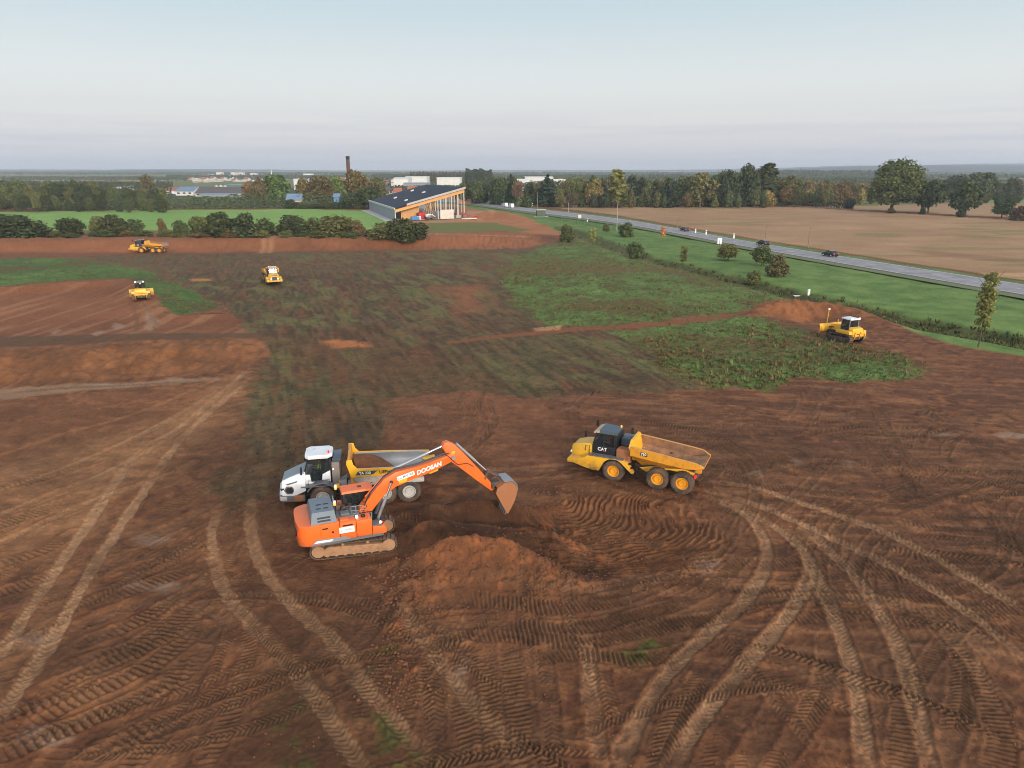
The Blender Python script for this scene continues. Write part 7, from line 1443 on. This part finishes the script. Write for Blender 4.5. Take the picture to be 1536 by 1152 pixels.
# ------------------------------------------------------------------ vehicles on the road
def car(loc, rz, paintm, label, estate=True, van=False):
    t = empty('van' if van else 'car', loc, rz, label, 'van' if van else 'car', 'white vans on the far road' if van else 'dark cars on the road'); wd = .86 if not van else .95
    def s_(x, z0, z1, w, w1=None): w1 = w1 or w * .96; return [(x, -w, z0), (x, w, z0), (x, w, (z0 + z1) / 2 + .1), (x, w1, z1), (x, -w1, z1), (x, -w, (z0 + z1) / 2 + .1)]
    if van: prof = [(-2.5, .45, 2.2), (-2.4, .35, 2.4), (.6, .35, 2.4), (1.2, .35, 2.2), (1.75, .35, 1.45), (2.35, .35, 1.15), (2.5, .45, .9)]
    else: prof = [(-2.15, .42, .82), (-2.1, .30, .96), (-1.2, .26, 1.0), (.9, .26, .96), (1.75, .28, .86), (2.1, .34, .74), (2.2, .42, .62)]
    b = MB(); b.loft([s_(x, z0, z1, wd * (1 if -2 < x < 2 else .88)) for x, z0, z1 in prof]); b.build('body', paintm, t)
    if not van:
        r = MB(); pts = ([(-2.05, .95), (-1.75, 1.40), (-.2, 1.50), (.35, 1.42), (1.05, .95)] if estate else [(-1.75, .95), (-1.05, 1.38), (-.1, 1.45), (.35, 1.36), (1.05, .92)])
        r.poly3([(x, -.78 + (z - .95) * .28, z) for x, z in pts], [(x, .78 - (z - .95) * .28, z) for x, z in pts]); r.build('greenhouse', M['carglass'], t)
        rf = MB(); q = pts[1:4]; rf.poly3([(x + (-.05 if i == 0 else .03 * (i == 2)), -.67, z + .015) for i, (x, z) in enumerate(q)] , [(x + (-.05 if i == 0 else .03 * (i == 2)), .67, z + .015) for i, (x, z) in enumerate(q)]); rf.build('roof', paintm, t)
    else:
        MB().poly3([(1.24, -.80, 2.1), (1.24, .80, 2.1), (1.72, .82, 1.5), (1.72, -.82, 1.5)], [(1.28, -.80, 2.12), (1.28, .80, 2.12), (1.76, .82, 1.52), (1.76, -.82, 1.52)]).build('windscreen', M['carglass'], t)
        for s in (1, -1): MB().box(.5, 1.3, s * .955 - .01, s * .955 + .01, 1.45, 2.0, 0).build('side_window', M['carglass'], t)
    for x in (-1.35, 1.35):
        for s in (1, -1):
            w_ = MB().lathe([(.01, s * .08), (.2, s * .10), (.21, s * .06), (.01, -s * .06)], (x, s * (wd - .08), .32), 14).build('wheel', B_STEEL, t); MB().lathe([(.2, .10), (.3, .11), (.33, .06), (.33, -.06), (.3, -.11), (.2, -.10)], (x, s * (wd - .08), .32), 18).build('tyre', M['rubber'], w_)
    for s in (1, -1):
        MB().box(-2.2, -2.06, s * .62 - .16, s * .62 + .16, .70, .88, .02).build('tail_light', M['redlamp'], t); MB().box(2.06, 2.2, s * .60 - .16, s * .60 + .16, .58, .72, .02).build('headlight', PV, t)
    return t
CARB = paint('dark_blue_car', (.012, .016, .03), .2, mud=0); CARK = paint('black_car', (.012, .013, .013), .2, mud=0); CARD = paint('dark_green_car', (.012, .022, .02), .2, mud=0); CARW = paint('white_van_paint', (.75, .75, .75), .3, mud=0)
def on_road(px, side=.70):
    best = min(range(len(ra)), key=lambda i: abs((768 + FPX * (ra[i][0]) / (ra[i][1] * CP + (CAMH - .3) * SP)) - px)); q = ra[best] + (rb[best] - ra[best]) * side; d = ra[best] - ra[min(best + 1, len(ra) - 1)]
    return Vector((q[0], q[1], .31)), math.atan2(d[1], d[0])
for px, mt, es, lb in ((1018, CARB, True, 'dark blue estate car, farthest of the three on the road'), (1144, CARK, True, 'black estate car passing behind the dark round verge tree'), (1237, CARD, False, 'very dark hatchback, nearest of the three cars on the road')):
    q, a = on_road(px); car(q, a, mt, lb, es)
for px, lb in ((755, 'white van on the bend of the far road'), (763, 'white van driving just behind the first van')):
    q, a = on_road(px, .4); car(q, a, CARW, lb, van=True)
p = at(716, 305); telehandler(p, .4, 'pale loader with arm working beside the brick gable')

# green mesh fence between site and road
fm, nt, b = new_mat('green_wire'); b.inputs['Base Color'].default_value = (.02, .10, .045, 1); b.inputs['Roughness'].default_value = .5
fp = [at(x, y) for x, y in ((822, 329), (850, 333), (880, 338), (905, 343), (925, 347))]
t = empty('mesh_fence', fp[0], 0, 'low green mesh fence between the soil yard and the road', 'fence')
for a, b_ in zip(fp[:-1], fp[1:]):
    n = max(1, int((b_ - a).length / 3.0)); mb = MB()
    for k in range(n):
        p0 = a.lerp(b_, k / n) - fp[0]; p1 = a.lerp(b_, (k + 1) / n) - fp[0]; MB().cyl((p0.x, p0.y, 0), (p0.x, p0.y, 1.6), .05, seg=6).build('post', fm, t)
        for j in range(6): mb.cyl((p0.x, p0.y, .15 + j * .27), (p1.x, p1.y, .15 + j * .27), .02, seg=4)
        for j in range(1, 10): q = p0.lerp(p1, j / 10); mb.cyl((q.x, q.y, .1), (q.x, q.y, 1.55), .012, seg=4)
    o = mb.build('mesh_panel', fm, t); o['kind'] = 'stuff'

# ------------------------------------------------------------------ morning haze
hz = MB().box(-11000, 11000, -400, 10500, -6, 105, 0).build('haze', None, None, None)
hm = bpy.data.materials.new('haze_air'); hm.use_nodes = True; nt = hm.node_tree; nt.nodes.remove(nt.nodes['Principled BSDF'])
pv = nd(nt, 'ShaderNodeVolumePrincipled'); pv.inputs['Color'].default_value = (.76, .85, .98, 1); pv.inputs['Density'].default_value = .00014; pv.inputs['Anisotropy'].default_value = 0.0
nt.links.new(pv.outputs[0], nt.nodes['Material Output'].inputs['Volume']); hz.data.materials.append(hm); tag(hz, kind='stuff'); hz.display_type = 'WIRE'
